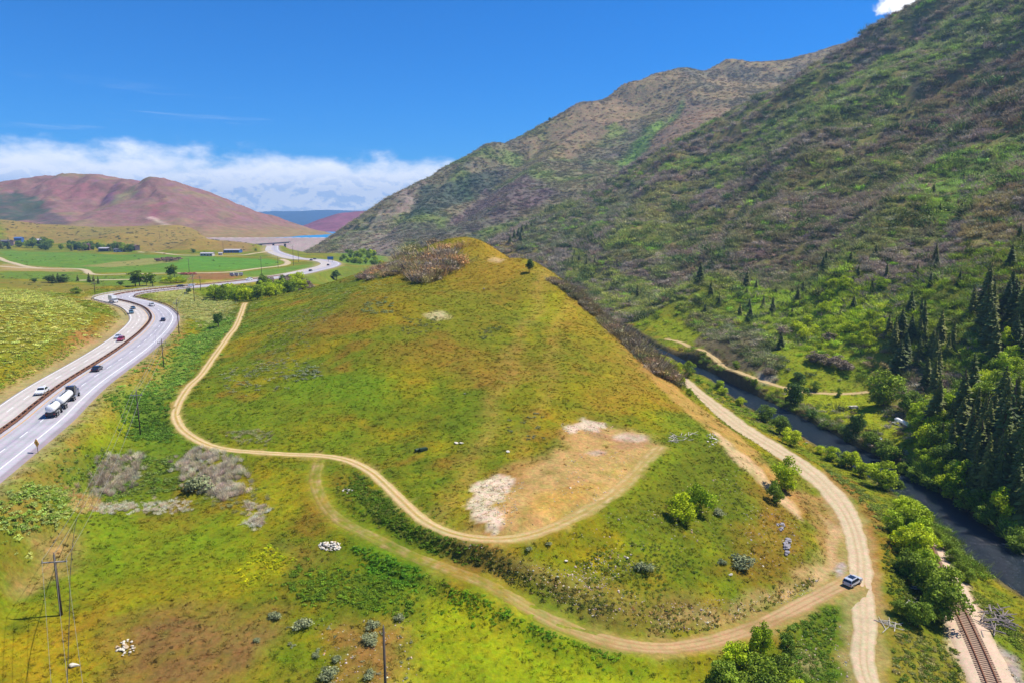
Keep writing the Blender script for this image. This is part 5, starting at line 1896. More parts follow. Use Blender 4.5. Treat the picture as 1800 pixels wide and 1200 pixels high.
# thickets that read as one mass
def thicket(name, label, regions, gain=1.7):
    Pt, Cc, Ss = [], [], []
    for pix, n, cols, (s0, s1) in regions:
        p = poly_pts(pix, n)
        p = p[road_clear(p[:, 0], p[:, 1], 0.2)]
        cc = np.asarray(cols)
        Pt.append(p)
        Cc.append(jitter(cc[RNG.integers(0, len(cc), len(p))], len(p), 0.14, 0.05))
        Ss.append(RNG.uniform(s0, s1, len(p)))
    s = np.concatenate(Ss)
    return scatter(name, label, np.vstack(Pt), np.vstack(Cc), s, OAKS, M_BUSH, 0.12, s * RNG.uniform(0.8, 1.1, len(s)), gain)


OAKC = np.array([A(160, 142, 126), A(142, 126, 114), A(190, 152, 104), A(140, 120, 100), A(146, 138, 88)])
thicket('oak_thicket', 'brown leafless oak thicket on the left crest of the hill', [
    ([(715, 478), (735, 460), (770, 448), (805, 452), (812, 466), (790, 484), (755, 500), (725, 498)], 70, OAKC, (6.0, 9.5)),
    ([(690, 462), (730, 440), (780, 425), (815, 428), (812, 450), (760, 448), (715, 475)], 130, OAKC, (5.5, 8.5)),
    ([(630, 490), (660, 475), (700, 462), (720, 476), (690, 486), (650, 494)], 90, OAKC, (3.2, 5.2)),
])
RIDGE_E = np.array([A(132, 118, 104), A(118, 112, 78), A(150, 132, 110), A(140, 128, 84)])


def ridge_band():
    pts = []
    for a, b in ((975, 486), (1000, 505), (1020, 520), (1060, 556), (1100, 590), (1135, 625), (1158, 648)):
        pts.append(P(a - 8, b + 8)[:2])
    l = spline(np.array(pts), 1.0)
    t, nr, s = frame_of(np.column_stack([l, np.zeros(len(l))]))
    n = 620
    i = RNG.integers(0, len(l), n)
    off = RNG.uniform(0.5, 9, n)
    q = l[i] + nr[i] * off[:, None]
    q = l[i] - nr[i] * off[:, None] if nr[len(l) // 2, 0] < 0 else q
    z = H(q[:, 0], q[:, 1])
    s = RNG.uniform(2.6, 5.0, n) * np.where(i > len(l) * 0.45, 1.25, 0.9)
    return scatter('ridge_brush', 'grey brush along the far edge of the hill above the river', np.column_stack([q, z]), jitter(RIDGE_E[RNG.integers(0, 4, n)], n, 0.15), s, OAKS, M_BUSH, 0.12, s * 0.9)


ridge_band()
patch('riverside_thicket', 'bright green willow thicket along both river banks and the terrace', [
    ([(1165, 632), (1235, 668), (1310, 706), (1400, 752), (1480, 798), (1570, 850), (1560, 858), (1460, 806), (1380, 765), (1290, 716), (1200, 668)], 190, np.array([A(128, 160, 36), A(112, 140, 40), A(140, 160, 60)]), (1.2, 2.4), 0.8),
    ([(1570, 862), (1600, 880), (1660, 940), (1720, 1000), (1700, 1010), (1640, 960), (1590, 905)], 160, np.array([A(124, 146, 40), A(112, 130, 44)]), (1.6, 3.4), 1.0),
    ([(1190, 612), (1250, 650), (1330, 692), (1420, 735), (1500, 780), (1580, 825), (1590, 815), (1510, 765), (1400, 712), (1320, 672), (1250, 635)], 420, np.array([A(104, 128, 40), A(126, 146, 50), A(120, 108, 70)]), (1.4, 3.2), 0.9),
    ([(1590, 825), (1650, 862), (1720, 920), (1800, 985), (1800, 960), (1730, 890), (1660, 830)], 300, np.array([A(104, 134, 36), A(126, 150, 40), A(90, 110, 40)]), (2.5, 5.0), 1.1),
    ([(1130, 560), (1230, 520), (1330, 500), (1450, 490), (1560, 540), (1560, 660), (1440, 650), (1340, 600), (1240, 590)], 420, np.array([A(150, 172, 32), A(160, 176, 40), A(126, 150, 44)]), (2.0, 4.6), 0.8),
    ([(1440, 520), (1540, 500), (1600, 560), (1560, 620), (1450, 600)], 200, np.array([A(164, 180, 24), A(140, 164, 36)]), (3.0, 5.5), 1.0),
    ([(1560, 480), (1700, 440), (1800, 420), (1800, 700), (1680, 700), (1600, 600)], 520, np.array([A(134, 156, 36), A(146, 162, 44), A(110, 126, 50)]), (3.0, 6.0), 0.9),
], OAKS)
# low bushes dotted over the dry foothill and the valley floor
patch('foothill_bushes', 'small dark bushes dotted over the dry foothill', [
    ([(0, 388), (100, 396), (250, 402), (400, 418), (430, 430), (300, 436), (180, 424), (90, 420), (0, 412)], 420, np.array([A(92, 100, 60), A(110, 96, 70), A(84, 92, 64)]), (2.5, 6.0), 0.7),
    ([(280, 428), (440, 425), (430, 440), (300, 442)], 130, np.array([A(92, 100, 60), A(110, 96, 70)]), (2.5, 5.0), 0.7),
    ([(0, 445), (400, 455), (480, 462), (300, 478), (0, 465)], 60, np.array([A(92, 112, 50)]), (2.0, 4.0), 0.6),
    ([(0, 480), (330, 484), (190, 505), (0, 500)], 120, np.array([A(104, 116, 50), A(120, 120, 60)]), (1.5, 3.0), 0.6),
], BUSHES)
# ------------------------------------------------------------------ trees
M_BARK = mat_plain('bark', tuple(A(112, 92, 76)), 0.95, vary=0.3, scale=6, bump=0.05)
M_BARKPALE = mat_plain('pale_bark', tuple(A(176, 164, 150)), 0.95, vary=0.3, scale=6, bump=0.05)
M_LIMELEAF = mat_leaf('bright_leaves', fixed=(A(166, 176, 18) * 1.8, A(128, 150, 26) * 1.8), vary=0.55, trans=0.3)
M_MIDLEAF = mat_leaf('mid_green_leaves', fixed=(A(120, 138, 32) * 1.8, A(94, 116, 36) * 1.8), vary=0.55, trans=0.25)
M_DARKLEAF = mat_leaf('dark_green_leaves', fixed=(A(70, 96, 36) * 1.9, A(84, 104, 50) * 1.9), vary=0.5, trans=0.2)
M_GREYLEAF = mat_leaf('grey_twigs', fixed=(A(150, 132, 120) * 1.3, A(136, 124, 100) * 1.3), vary=0.45, trans=0.1)
M_NEEDLE = mat_leaf('needles', fixed=(A(58, 74, 34) * 2.2, A(96, 98, 42) * 2.2), vary=0.5, trans=0.08)


def kind_of_tree(name, crowns, trunks, leaf, bark):
    return dict(name=name, crowns=[leaf_mesh(name + '_crown', c, leaf) for c in crowns],
                trunks=[mesh_np(name + '_trunk', v, f, True, None, bark) for v, f in trunks])


def trunks(seed, n, **k):
    return [trunk_np(seed + i, **k) for i in range(n)]


COTTON = [crown(100 + i, 3600, 26, 0.46, 0.0, 0.034, (0.12, 0.20)) for i in range(4)]
ROUND = [crown(120 + i, 2600, 20, 0.56, -0.05, 0.040, (0.16, 0.25)) for i in range(3)]
SLIM = [crown(140 + i, 1200, 14, 0.16, 0.05, 0.040, (0.08, 0.14)) for i in range(2)]
CONS = [conifer(160 + i, 34 + 4 * i, 0.20 + 0.04 * (i % 3), 0.3 + 0.12 * (i % 2), 12) for i in range(5)]
T_LIME = kind_of_tree('cottonwood_tree', COTTON, trunks(200, 3), M_LIMELEAF, M_BARK)
T_MID = kind_of_tree('broadleaf_tree', COTTON, trunks(210, 3), M_MIDLEAF, M_BARK)
T_DARK = kind_of_tree('broadleaf_tree', COTTON, trunks(215, 3), M_DARKLEAF, M_BARK)
T_BUSH = kind_of_tree('willow_bush', ROUND, trunks(220, 2, h=0.35, r=0.022), M_LIMELEAF, M_BARK)
T_BUSHM = kind_of_tree('willow_bush', ROUND, trunks(225, 2, h=0.35, r=0.022), M_MIDLEAF, M_BARK)
T_GREY = kind_of_tree('leafless_tree', ROUND, trunks(228, 2, h=0.5, r=0.03, limbs=7), M_GREYLEAF, M_BARKPALE)
T_POP = kind_of_tree('poplar_tree', SLIM, trunks(230, 2, h=0.7, r=0.02, limbs=3, reach=0.08), M_MIDLEAF, M_BARK)
T_CON = kind_of_tree('conifer_tree', CONS, trunks(240, 2, h=0.95, r=0.018, limbs=0), M_NEEDLE, M_BARK)
T_JUN = kind_of_tree('juniper_tree', [crown(180, 1500, 14, 0.34, 0.12, 0.045, (0.14, 0.22))], trunks(245, 1, h=0.5, r=0.035), M_DARKLEAF, M_BARK)
NTREE = [0]


def tree(kind, px, py, hpx, label, cat='tree', group=None, wide=1.0, at=None, sink=0.0):
    q = P(px, py) if at is None else at
    dep = q[1] * CP - q[2] * SP
    h = hpx * dep / FPX * 1.02
    r = empty(kind['name'], (q[0], q[1], q[2] + CAM_Z - sink), random.uniform(0, 6.28))
    r.scale = (h * wide, h * wide, h)
    i = NTREE[0]
    NTREE[0] += 1
    link(bpy.data.objects.new('trunk', kind['trunks'][i % len(kind['trunks'])]), r)
    link(bpy.data.objects.new('crown', kind['crowns'][random.randrange(len(kind['crowns']))]), r)
    return tag(r, label, cat, group)


# ---- single trees and bushes that stand out
tree(T_JUN, 930, 480, 25, 'lone dark round tree near the right crest of the hill', wide=0.85)
tree(T_JUN, 384, 575, 26, 'small dark green tree beside the two track at its far end', wide=0.95)
tree(T_JUN, 592, 492, 17, 'dark round juniper left of the oak thicket on the shoulder', wide=1.2)
tree(T_JUN, 331, 517, 11, 'dark bushy tree on the highway verge beyond the reeds', wide=1.3)
tree(T_CON, 752, 446, 17, 'green conifer rising out of the brown oak thicket', wide=1.3)
tree(T_BUSH, 1199, 917, 48, 'bright green bush, lower of the pair on the slope below the pad', 'bush', wide=1.05)
tree(T_BUSH, 1230, 900, 52, 'bright green bush, upper of the pair on the slope below the pad', 'bush', wide=0.95)
tree(T_LIME, 1381, 864, 60, 'round green tree at the hill foot beside the gravel road bend', wide=0.95)
tree(T_BUSHM, 1364, 884, 38, 'small green bush just below the round tree at the hill foot', 'bush', wide=0.8)
tree(T_DARK, 1397, 716, 52, 'tall dark green tree on the far river bank by the lane', wide=0.85)
tree(T_MID, 1552, 712, 62, 'broad green tree at the upper edge of the river meadow', wide=1.15)
tree(T_MID, 1594, 728, 48, 'green tree beside the broad tree above the meadow', wide=1.0)
tree(T_LIME, 1336, 1158, 66, 'slender bright green tree beside the lower dirt road', wide=0.75)
tree(T_MID, 1384, 1160, 50, 'small dark green tree right of the slender bright tree', wide=0.8)
tree(T_BUSH, 1764, 912, 52, 'bright green tree leaning over the far river bank near the edge', wide=0.9)
tree(T_BUSHM, 1766, 948, 26, 'low green bush at the water below the bright leaning tree', 'bush', wide=1.1)
for px, py, h, w in ((1264, 1215, 62, 1.1), (1296, 1200, 70, 1.0), (1330, 1225, 78, 1.1), (1366, 1215, 66, 1.0), (1300, 1250, 70, 1.1), (1355, 1262, 80, 1.1), (1395, 1240, 52, 0.9)):
    tree(T_MID if px % 3 else T_LIME, px, py, h, 'green tree in the clump below the lower dirt road', group='clump of trees below the dirt road', wide=w)
# ---- river's near bank
for px, py, h, w, k in ((1172, 645, 15, 1.3, 0), (1190, 650, 16, 1.2, 0), (1209, 660, 27, 1.0, 1), (1228, 669, 9, 1.3, 0), (1264, 681, 15, 1.2, 0), (1269, 691, 14, 1.4, 0), (1302, 711, 15, 1.3, 0),
                        (1346, 739, 29, 1.1, 1), (1370, 760, 32, 1.1, 1), (1389, 780, 29, 1.2, 0), (1460, 806, 24, 1.2, 0), (1497, 820, 32, 1.0, 0), (1512, 835, 24, 1.2, 0), (1549, 856, 46, 1.1, 0), (1575, 862, 22, 1.2, 1), (1592, 897, 26, 1.3, 0), (1480, 818, 20, 1.3, 1), (1440, 795, 14, 1.4, 0)):
    tree((T_LIME, T_MID)[k], px, py + 2, h * 1.05, 'bright green tree between the gravel road and the river', group='trees along the near river bank', wide=w * 1.1)
for px, py, h, w in ((1197, 679, 17, 0.9), (1212, 695, 13, 1.0)):
    tree(T_BUSH, px, py, h, 'small yellow green bush on the hill side of the gravel road', 'bush', 'bushes on the gravel road edge', wide=w)
# ---- trees over the railway
for px, py, h, w, k in ((1592, 915, 36, 1.2, 0), (1578, 940, 40, 1.0, 0), (1602, 945, 56, 1.0, 0), (1618, 960, 44, 1.0, 0), (1595, 975, 52, 1.0, 0), (1614, 985, 50, 1.0, 0), (1600, 1012, 42, 1.0, 1), (1622, 1010, 44, 0.9, 0),
                        (1632, 1040, 50, 1.0, 1), (1648, 1055, 62, 0.95, 1), (1657, 1090, 66, 0.9, 1), (1636, 1078, 40, 1.0, 1), (1614, 1098, 44, 0.9, 1), (1600, 1085, 26, 1.0, 1), (1577, 1074, 22, 1.0, 1)):
    tree((T_LIME, T_MID)[k], px, py + 4, h * 1.2, 'green tree in the row beside the railway track', group='trees beside the railway', wide=w * 1.15)
for px, py, h in ((1660, 965, 20), (1672, 985, 22), (1690, 1010, 24), (1700, 1022, 20), (1648, 948, 18)):
    tree(T_BUSHM, px, py, h, 'low willow bush on the bank between railway and river', 'bush', 'willow bushes between railway and river', wide=1.3)
# ---- far bank bushes and small trees
for px, py, h, w, k in ((1488, 776, 32, 0.8, 2), (1506, 766, 44, 0.6, 2), (1530, 783, 28, 1.0, 1), (1562, 815, 42, 0.9, 1), (1545, 800, 24, 1.0, 1), (1432, 687, 18, 1.1, 1), (1474, 696, 15, 0.8, 1), (1404, 668, 16, 1.3, 2), (1232, 640, 8, 1.4, 1), (1326, 676, 12, 1.1, 1),
                        (1295, 648, 14, 1.1, 1), (1586, 835, 24, 1.2, 1), (1612, 850, 30, 1.2, 1), (1640, 866, 36, 1.1, 1), (1665, 872, 40, 1.1, 0), (1700, 900, 44, 1.0, 1), (1730, 925, 40, 1.0, 1), (1790, 975, 36, 1.1, 1), (1425, 735, 16, 1.3, 2), (1450, 755, 16, 1.3, 1)):
    tree((T_LIME, T_MID, T_DARK)[k], px, py, h, 'green bushy tree on the far river bank', group='trees along the far river bank', wide=w * 1.2)
for px, py, h in ((1450, 641, 18), (1475, 646, 20), (1432, 636, 18), (1350, 658, 12), (1380, 590, 16), (1490, 652, 16), (1460, 600, 16), (1410, 596, 14)):
    tree(T_GREY, px, py, h, 'grey olive thicket bush on the green terrace beyond the river', 'bush', 'grey bushes on the terrace', wide=1.7)


def stand(kind, pix, n, h0, h1, label, group, w0=0.85, w1=1.35, gap=0.0, cat='tree'):
    pts = poly_pts(pix, n * 6)
    chosen = []
    for p in pts:
        if len(chosen) >= n:
            break
        if not road_clear(p[:1], p[1:2], 1.0)[0]:
            continue
        if all((p[0] - q[0]) ** 2 + (p[1] - q[1]) ** 2 > gap * gap for q in chosen):
            chosen.append(p)
    for p in chosen:
        kk = kind if isinstance(kind, dict) else random.choice(kind)
        lab = label
        if group == 'trees among the houses':
            lab = {'conifer_tree': 'dark pointed conifer among the valley houses'}.get(kk['name'], ('mid green leafy tree' if kk is T_MID else 'dark green leafy tree') + ' among the valley houses')
        tree(kk, 0, 0, random.uniform(h0, h1), lab, cat, group, random.uniform(w0, w1), at=p)


# ---- conifers on the right slope
stand(T_CON, [(1690, 800), (1740, 780), (1800, 800), (1800, 930), (1760, 920), (1700, 880)], 24, 80, 150, 'tall dark conifer in the dense stand over the river bend', 'dense conifer stand by the river', gap=2.8)
stand(T_CON, [(1630, 760), (1680, 740), (1800, 740), (1800, 800), (1720, 800), (1690, 840), (1650, 800)], 20, 55, 110, 'tall dark conifer in the dense stand over the river bend', 'dense conifer stand by the river', gap=3.2)
stand(T_CON, [(1560, 590), (1640, 580), (1680, 620), (1650, 690), (1600, 690), (1565, 640)], 20, 38, 62, 'dark conifer in the stand above the river meadow', 'conifer stand above the meadow', gap=4.0)
stand(T_CON, [(1690, 540), (1800, 520), (1800, 640), (1730, 640)], 16, 50, 84, 'dark conifer on the upper slope above the dense stand', 'conifers on the upper right slope', gap=6.0)
stand([T_LIME, T_MID, T_BUSH], [(1600, 740), (1640, 730), (1700, 860), (1690, 900), (1630, 860), (1610, 800)], 26, 28, 52, 'light green tree among the conifers by the meadow', 'green trees among the conifers', 0.9, 1.2, gap=3.0)
stand([T_LIME, T_MID], [(1680, 640), (1800, 600), (1800, 740), (1700, 740)], 22, 30, 52, 'light green tree on the slope above the conifer stand', 'green trees on the right slope', 0.9, 1.2, gap=4.0)
tree(T_CON, 1705, 703, 84, 'big dark conifer standing clear above the dense stand', wide=1.15)
for px, py, h in ((1318, 567, 32), (1120, 529, 29), (1446, 481, 30), (1600, 553, 42), (1558, 489, 27), (1644, 461, 34), (1612, 487, 25), (1686, 501, 26), (1666, 489, 16), (1372, 613, 30), (1264, 537, 20), (1588, 585, 28), (1566, 589, 26), (1624, 601, 32), (1640, 345, 22), (1652, 372, 16), (1776, 470, 40), (1792, 420, 26), (1500, 500, 16), (1476, 560, 18)):
    tree(T_CON, px, py, h, 'lone dark conifer on the brushy mountainside', group='scattered conifers on the mountainside', wide=1.25)
for px, py, h in ((897, 428, 16), (904, 421, 18), (911, 416, 15), (918, 411, 17), (926, 407, 15), (934, 401, 13), (942, 394, 13), (950, 388, 12), (960, 380, 13), (970, 373, 11), (978, 367, 10), (990, 358, 10), (1006, 470, 20), (1018, 462, 16), (1031, 472, 21), (1045, 466, 14), (1010, 452, 14), (915, 424, 16)):
    tree(T_CON, px, py, h, 'conifer in the row climbing the gully behind the hill', group='conifer row in the gully', wide=1.3)
stand(T_CON, [(1180, 520), (1330, 480), (1500, 440), (1700, 430), (1700, 560), (1560, 570), (1400, 560), (1250, 560)], 26, 15, 34, 'small dark conifer on the green bench below the mountainside', 'conifers on the green bench', 1.1, 1.6, gap=9.0)
stand([T_LIME, T_BUSH, T_LIME], [(1380, 560), (1470, 500), (1560, 510), (1560, 600), (1450, 640)], 24, 14, 24, 'bright green tree on the bench above the river lane', 'bright trees on the bench', 1.0, 1.4, gap=5.0)
# ---- valley: hollow behind the hill, houses, river wood by the dam
stand([T_LIME, T_MID, T_LIME, T_BUSH], [(350, 528), (400, 512), (470, 503), (528, 500), (535, 512), (490, 522), (430, 530)], 44, 17, 27, 'bright green tree in the hollow between highway and hill', 'trees in the hollow by the highway', 0.95, 1.3, gap=4.0)
stand(T_GREY, [(420, 505), (470, 500), (545, 505), (560, 512), (500, 512)], 9, 15, 22, 'leafless brown tree in the hollow by the highway', 'leafless trees in the hollow', 1.0, 1.3, gap=5.0)
stand([T_LIME, T_MID], [(592, 447), (630, 445), (675, 458), (690, 468), (655, 466), (612, 464), (596, 456)], 64, 7, 12, 'green tree in the river wood below the dam', 'river wood below the dam', 1.0, 1.5, gap=5.0)
for px, py, h, w, k in ((238, 503, 30, 1.6, 3), (246, 503, 28, 1.5, 3), (258, 502, 22, 1.2, 3), (268, 503, 26, 1.3, 3), (299, 487, 22, 1.5, 3), (306, 487, 22, 1.5, 3)):
    tree(T_POP, px, py, h, 'tall green poplar beside the far bend of the highway', group='poplars beside the highway', wide=w)
for px, py in ((290, 497), (300, 498), (310, 498), (320, 497)):
    tree(T_BUSH, px, py, 11, 'yellow green bush on the highway bank by the poplars', 'bush', 'bushes on the highway bank', wide=1.6)
for px, py, h, w in ((86, 497, 13, 1.6), (95, 498, 16, 1.7), (103, 497, 17, 1.7), (112, 497, 14, 1.6), (137, 495, 13, 1.4), (157, 496, 16, 1.7), (165, 496, 13, 1.5), (173, 499, 14, 1.0), (60, 497, 8, 1.6), (212, 502, 8, 1.6), (450, 441, 6, 1.5), (522, 437, 6, 1.5), (530, 437, 6, 1.5), (548, 437, 6, 1.5), (340, 445, 8, 1.3)):
    tree(T_CON if px > 400 or px % 2 else T_DARK, px, py, h, 'small dark tree standing on the valley floor', group='dark trees on the valley floor', wide=w)
stand([T_MID, T_DARK, T_MID, T_CON], [(0, 432), (60, 430), (120, 434), (180, 436), (250, 441), (250, 444), (170, 443), (90, 441), (0, 438)], 46, 9, 16, 'leafy tree among the valley houses', 'trees among the houses', 1.0, 1.6, gap=9.0)
tree(T_BUSHM, 134, 516, 10, 'round bush on the dry slope behind the sage knoll', 'bush', wide=1.8)
tree(T_BUSHM, 498, 494, 11, 'round green tree on the highway edge beyond the hollow', wide=1.2)
tree(T_JUN, 965, 208, 7, 'tiny dark tree on the skyline of the long mountain', at=BACK.P(966, 214), wide=1.2)

M_SAGELEAF = mat_leaf('sage_leaves', fixed=(A(150, 154, 116) * 1.5, A(124, 132, 96) * 1.5), vary=0.4, trans=0.15)
SAGE_ME = [leaf_mesh('sage_foliage', shrub(400 + i, 700, 0.06, 0.95, 8), M_SAGELEAF) for i in range(3)]
SAGE_STEM = mesh_np('sage_stem', *trunk_np(420, h=0.3, r=0.05, limbs=5, reach=0.2), True, None, M_BARK)
# ------------------------------------------------------------------ built things
def bm_obj(name, bm, mat, parent=None, smooth=False):
    me = bpy.data.meshes.new(name)
    bmesh.ops.recalc_face_normals(bm, faces=bm.faces)
    bm.to_mesh(me)
    bm.free()
    if mat:
        me.materials.append(mat)
    if smooth:
        me.polygons.foreach_set('use_smooth', np.full(len(me.polygons), True))
    return link(bpy.data.objects.new(name, me), parent)


def bm_box(bm, c, s, rz=0.0, bevel=0.0):
    r = bmesh.ops.create_cube(bm, size=1.0, matrix=Matrix.Translation(c) @ Matrix.Rotation(rz, 4, 'Z') @ Matrix.Diagonal((*s, 1)))
    if bevel:
        vs_ = set(r['verts'])
        bmesh.ops.bevel(bm, geom=[e for e in bm.edges if e.verts[0] in vs_ and e.verts[1] in vs_], offset=bevel, segments=2, affect='EDGES')


def bm_tube(bm, p, q, r0, r1=None, k=8):
    p, q = Vector(p), Vector(q)
    d = q - p
    m = Matrix.Translation((p + q) / 2) @ d.to_track_quat('Z', 'Y').to_matrix().to_4x4()
    bmesh.ops.create_cone(bm, cap_ends=True, segments=k, radius1=r0, radius2=r0 if r1 is None else r1, depth=d.length, matrix=m)


def part(name, mat, parent, fn, smooth=False):
    bm = bmesh.new()
    fn(bm)
    return bm_obj(name, bm, mat, parent, smooth)


def up(p, dz=0.0):
    return (float(p[0]), float(p[1]), float(p[2]) + CAM_Z + dz)


M_GLASS = mat_plain('dark_glass', (0.015, 0.02, 0.028), 0.08, vary=0.05, spec=0.7)
M_TYRE = mat_plain('tyre_rubber', (0.02, 0.02, 0.02), 0.85)
M_RIM = mat_plain('wheel_metal', (0.45, 0.45, 0.46), 0.35, metal=0.8)
M_CHROME = mat_plain('bright_metal', (0.62, 0.63, 0.65), 0.25, metal=0.9)
M_REDLAMP = mat_plain('red_lamp', (0.35, 0.02, 0.02), 0.3)
M_CLEARLAMP = mat_plain('clear_lamp', (0.7, 0.7, 0.68), 0.2)
M_DARKSTEEL = mat_plain('dark_steel', (0.05, 0.05, 0.055), 0.6, metal=0.4)


def paint_mat(name, c):
    return mat_plain('paint_' + name, c, 0.32, vary=0.04, spec=0.5, coat=0.5)


SEDAN = dict(L=4.7, W=1.85, prof=[(-2.3, .32), (-2.36, .62), (-2.25, .92), (-1.65, 1.0), (-0.95, 1.42), (0.35, 1.46), (1.25, 0.98), (2.1, .84), (2.36, .62), (2.3, .32)], glass=((3, 4), (5, 6)), belt=0.99, wheels=(-1.4, 1.42), r=0.33)
SUV = dict(L=4.75, W=1.95, prof=[(-2.28, .38), (-2.36, .75), (-2.28, 1.08), (-2.0, 1.62), (-1.6, 1.72), (0.4, 1.72), (1.1, 1.12), (2.15, 1.0), (2.36, .72), (2.3, .38)], glass=((2, 3), (5, 6)), belt=1.1, wheels=(-1.42, 1.45), r=0.37)
PICKUP = dict(L=5.8, W=2.0, prof=[(-2.85, .45), (-2.9, .8), (-2.86, 1.12), (-1.0, 1.14), (-0.75, 1.82), (0.75, 1.84), (1.4, 1.18), (2.7, 1.06), (2.92, .8), (2.86, .45)], glass=((3, 4), (5, 6)), belt=1.17, wheels=(-1.75, 1.85), r=0.4)


def wheel(parent, x, y, r, w=0.22):
    o = part('wheel', None, parent, lambda bm: None)
    bpy.data.objects.remove(o)
    t = empty('wheel', (x, y, r))
    t.parent = parent
    part('tyre', M_TYRE, t, lambda bm: bm_tube(bm, (-w / 2, 0, 0), (w / 2, 0, 0), r, k=14), False)
    part('rim', M_RIM, t, lambda bm: bm_tube(bm, (-w / 2 - .012, 0, 0), (w / 2 + .012, 0, 0), r * 0.6, k=10), False)
    return t


def car(spec, paint, name, label, cat, loc, rz, group=None, rails=False, sunroof=False, sc=1.0):
    root = empty(name, loc, rz)
    root.scale = (sc, sc, sc)
    W, prof, belt = spec['W'], spec['prof'], spec['belt']
    top = max(z for y, z in prof)

    def half(z):
        k = 0.0 if z <= belt else (z - belt) / (top - belt)
        return W / 2 - 0.20 * k - (0.05 if z < 0.5 else 0)

    def body(bm):
        L = [bm.verts.new((-half(z), y, z)) for y, z in prof]
        R = [bm.verts.new((half(z), y, z)) for y, z in prof]
        n = len(prof)
        for i in range(n):
            j = (i + 1) % n
            bm.faces.new((L[i], L[j], R[j], R[i]))
        bm.faces.new(L)
        bm.faces.new(R)
        bmesh.ops.bevel(bm, geom=list(bm.edges), offset=0.05, segments=2, affect='EDGES')
    part('body', paint, root, body, False)

    def pane(i, j, inset=0.10):
        (y0, z0), (y1, z1) = prof[i], prof[j]
        d = Vector((0, y1 - y0, z1 - z0)).normalized()
        nrm = Vector((0, -d.z, d.y))
        if nrm.z < 0:
            nrm = -nrm

        def f(bm):
            vs_ = []
            for t in (0.12, 0.92):
                y, z = y0 + (y1 - y0) * t, z0 + (z1 - z0) * t
                hw = half(z) - inset
                for sx in (-1, 1):
                    vs_.append((sx * hw, y, z))
            for k in (0.012, -0.03):
                for v in vs_:
                    bm.verts.new(Vector(v) + nrm * k)
            bm.verts.ensure_lookup_table()
            for q in ((0, 1, 3, 2), (4, 6, 7, 5), (0, 4, 5, 1), (2, 3, 7, 6), (0, 2, 6, 4), (1, 5, 7, 3)):
                bm.faces.new([bm.verts[a] for a in q])
        return f
    g0, g1 = spec['glass']
    part('rear_window', M_GLASS, root, pane(*g0))
    part('windscreen', M_GLASS, root, pane(*g1))
    ya, yb = prof[g0[1]][0] - 0.1, prof[g1[0]][0] + 0.35
    for sx in (-1, 1):
        def side(bm, sx=sx):
            zz0, zz1 = belt + 0.04, top - 0.12
            pts = [(ya - 0.12, zz0), (yb + 0.12, zz0), (yb - 0.28, zz1), (ya + 0.15, zz1)]
            a = [bm.verts.new((sx * (half(z) + 0.014), y, z)) for y, z in pts]
            b = [bm.verts.new((sx * (half(z) - 0.03), y, z)) for y, z in pts]
            bm.faces.new(a)
            bm.faces.new(b)
            for i in range(4):
                bm.faces.new((a[i], a[(i + 1) % 4], b[(i + 1) % 4], b[i]))
        part('side_window', M_GLASS, root, side)
    yf, yr = prof[-2][0], prof[1][0]
    zl = prof[1][1] + 0.12
    for sx in (-1, 1):
        part('headlight', M_CLEARLAMP, root, lambda bm, sx=sx: bm_box(bm, (sx * (W / 2 - 0.28), yf - 0.06, prof[-2][1] + 0.02), (0.36, 0.16, 0.14)))
        part('tail_light', M_REDLAMP, root, lambda bm, sx=sx: bm_box(bm, (sx * (W / 2 - 0.2), yr + 0.03, zl), (0.26, 0.14, 0.2)))
        for yw in spec['wheels']:
            wheel(root, sx * (W / 2 - 0.1), yw, spec['r'])
    if rails:
        for sx in (-1, 1):
            part('roof_rail', M_CHROME, root, lambda bm, sx=sx: bm_box(bm, (sx * (W / 2 - 0.3), -0.6, top + 0.05), (0.05, 2.0, 0.05)))
    if sunroof:
        part('sunroof', M_GLASS, root, lambda bm: bm_box(bm, (0, -0.55, top + 0.004), (1.15, 1.5, 0.03)))
    if spec is PICKUP:
        part('cargo_bed', M_DARKSTEEL, root, lambda bm: bm_box(bm, (0, -1.95, 1.13), (1.5, 1.6, 0.05)))
    return tag(root, label, cat, group)


def on_highway(px, py, away, z=-45.0):
    p = K(px, py, z)
    i = int(np.argmin((HWY[:, 0] - p[0]) ** 2 + (HWY[:, 1] - p[1]) ** 2))
    p = K(px, py, HWY[i, 2])
    i = int(np.argmin((HWY[:, 0] - p[0]) ** 2 + (HWY[:, 1] - p[1]) ** 2))
    t = HWY[min(i + 1, len(HWY) - 1), :2] - HWY[i - 1, :2]
    if not away:
        t = -t
    return (float(p[0]), float(p[1]), float(HWY[i, 2]) + CAM_Z + 0.02), math.atan2(-t[0], t[1])


def hcar(spec, paint, name, label, cat, px, py, away, sc=1.0, **k):
    loc, rz = on_highway(px, py, away)
    return car(spec, paint, name, label, cat, loc, rz, sc=sc, **k)


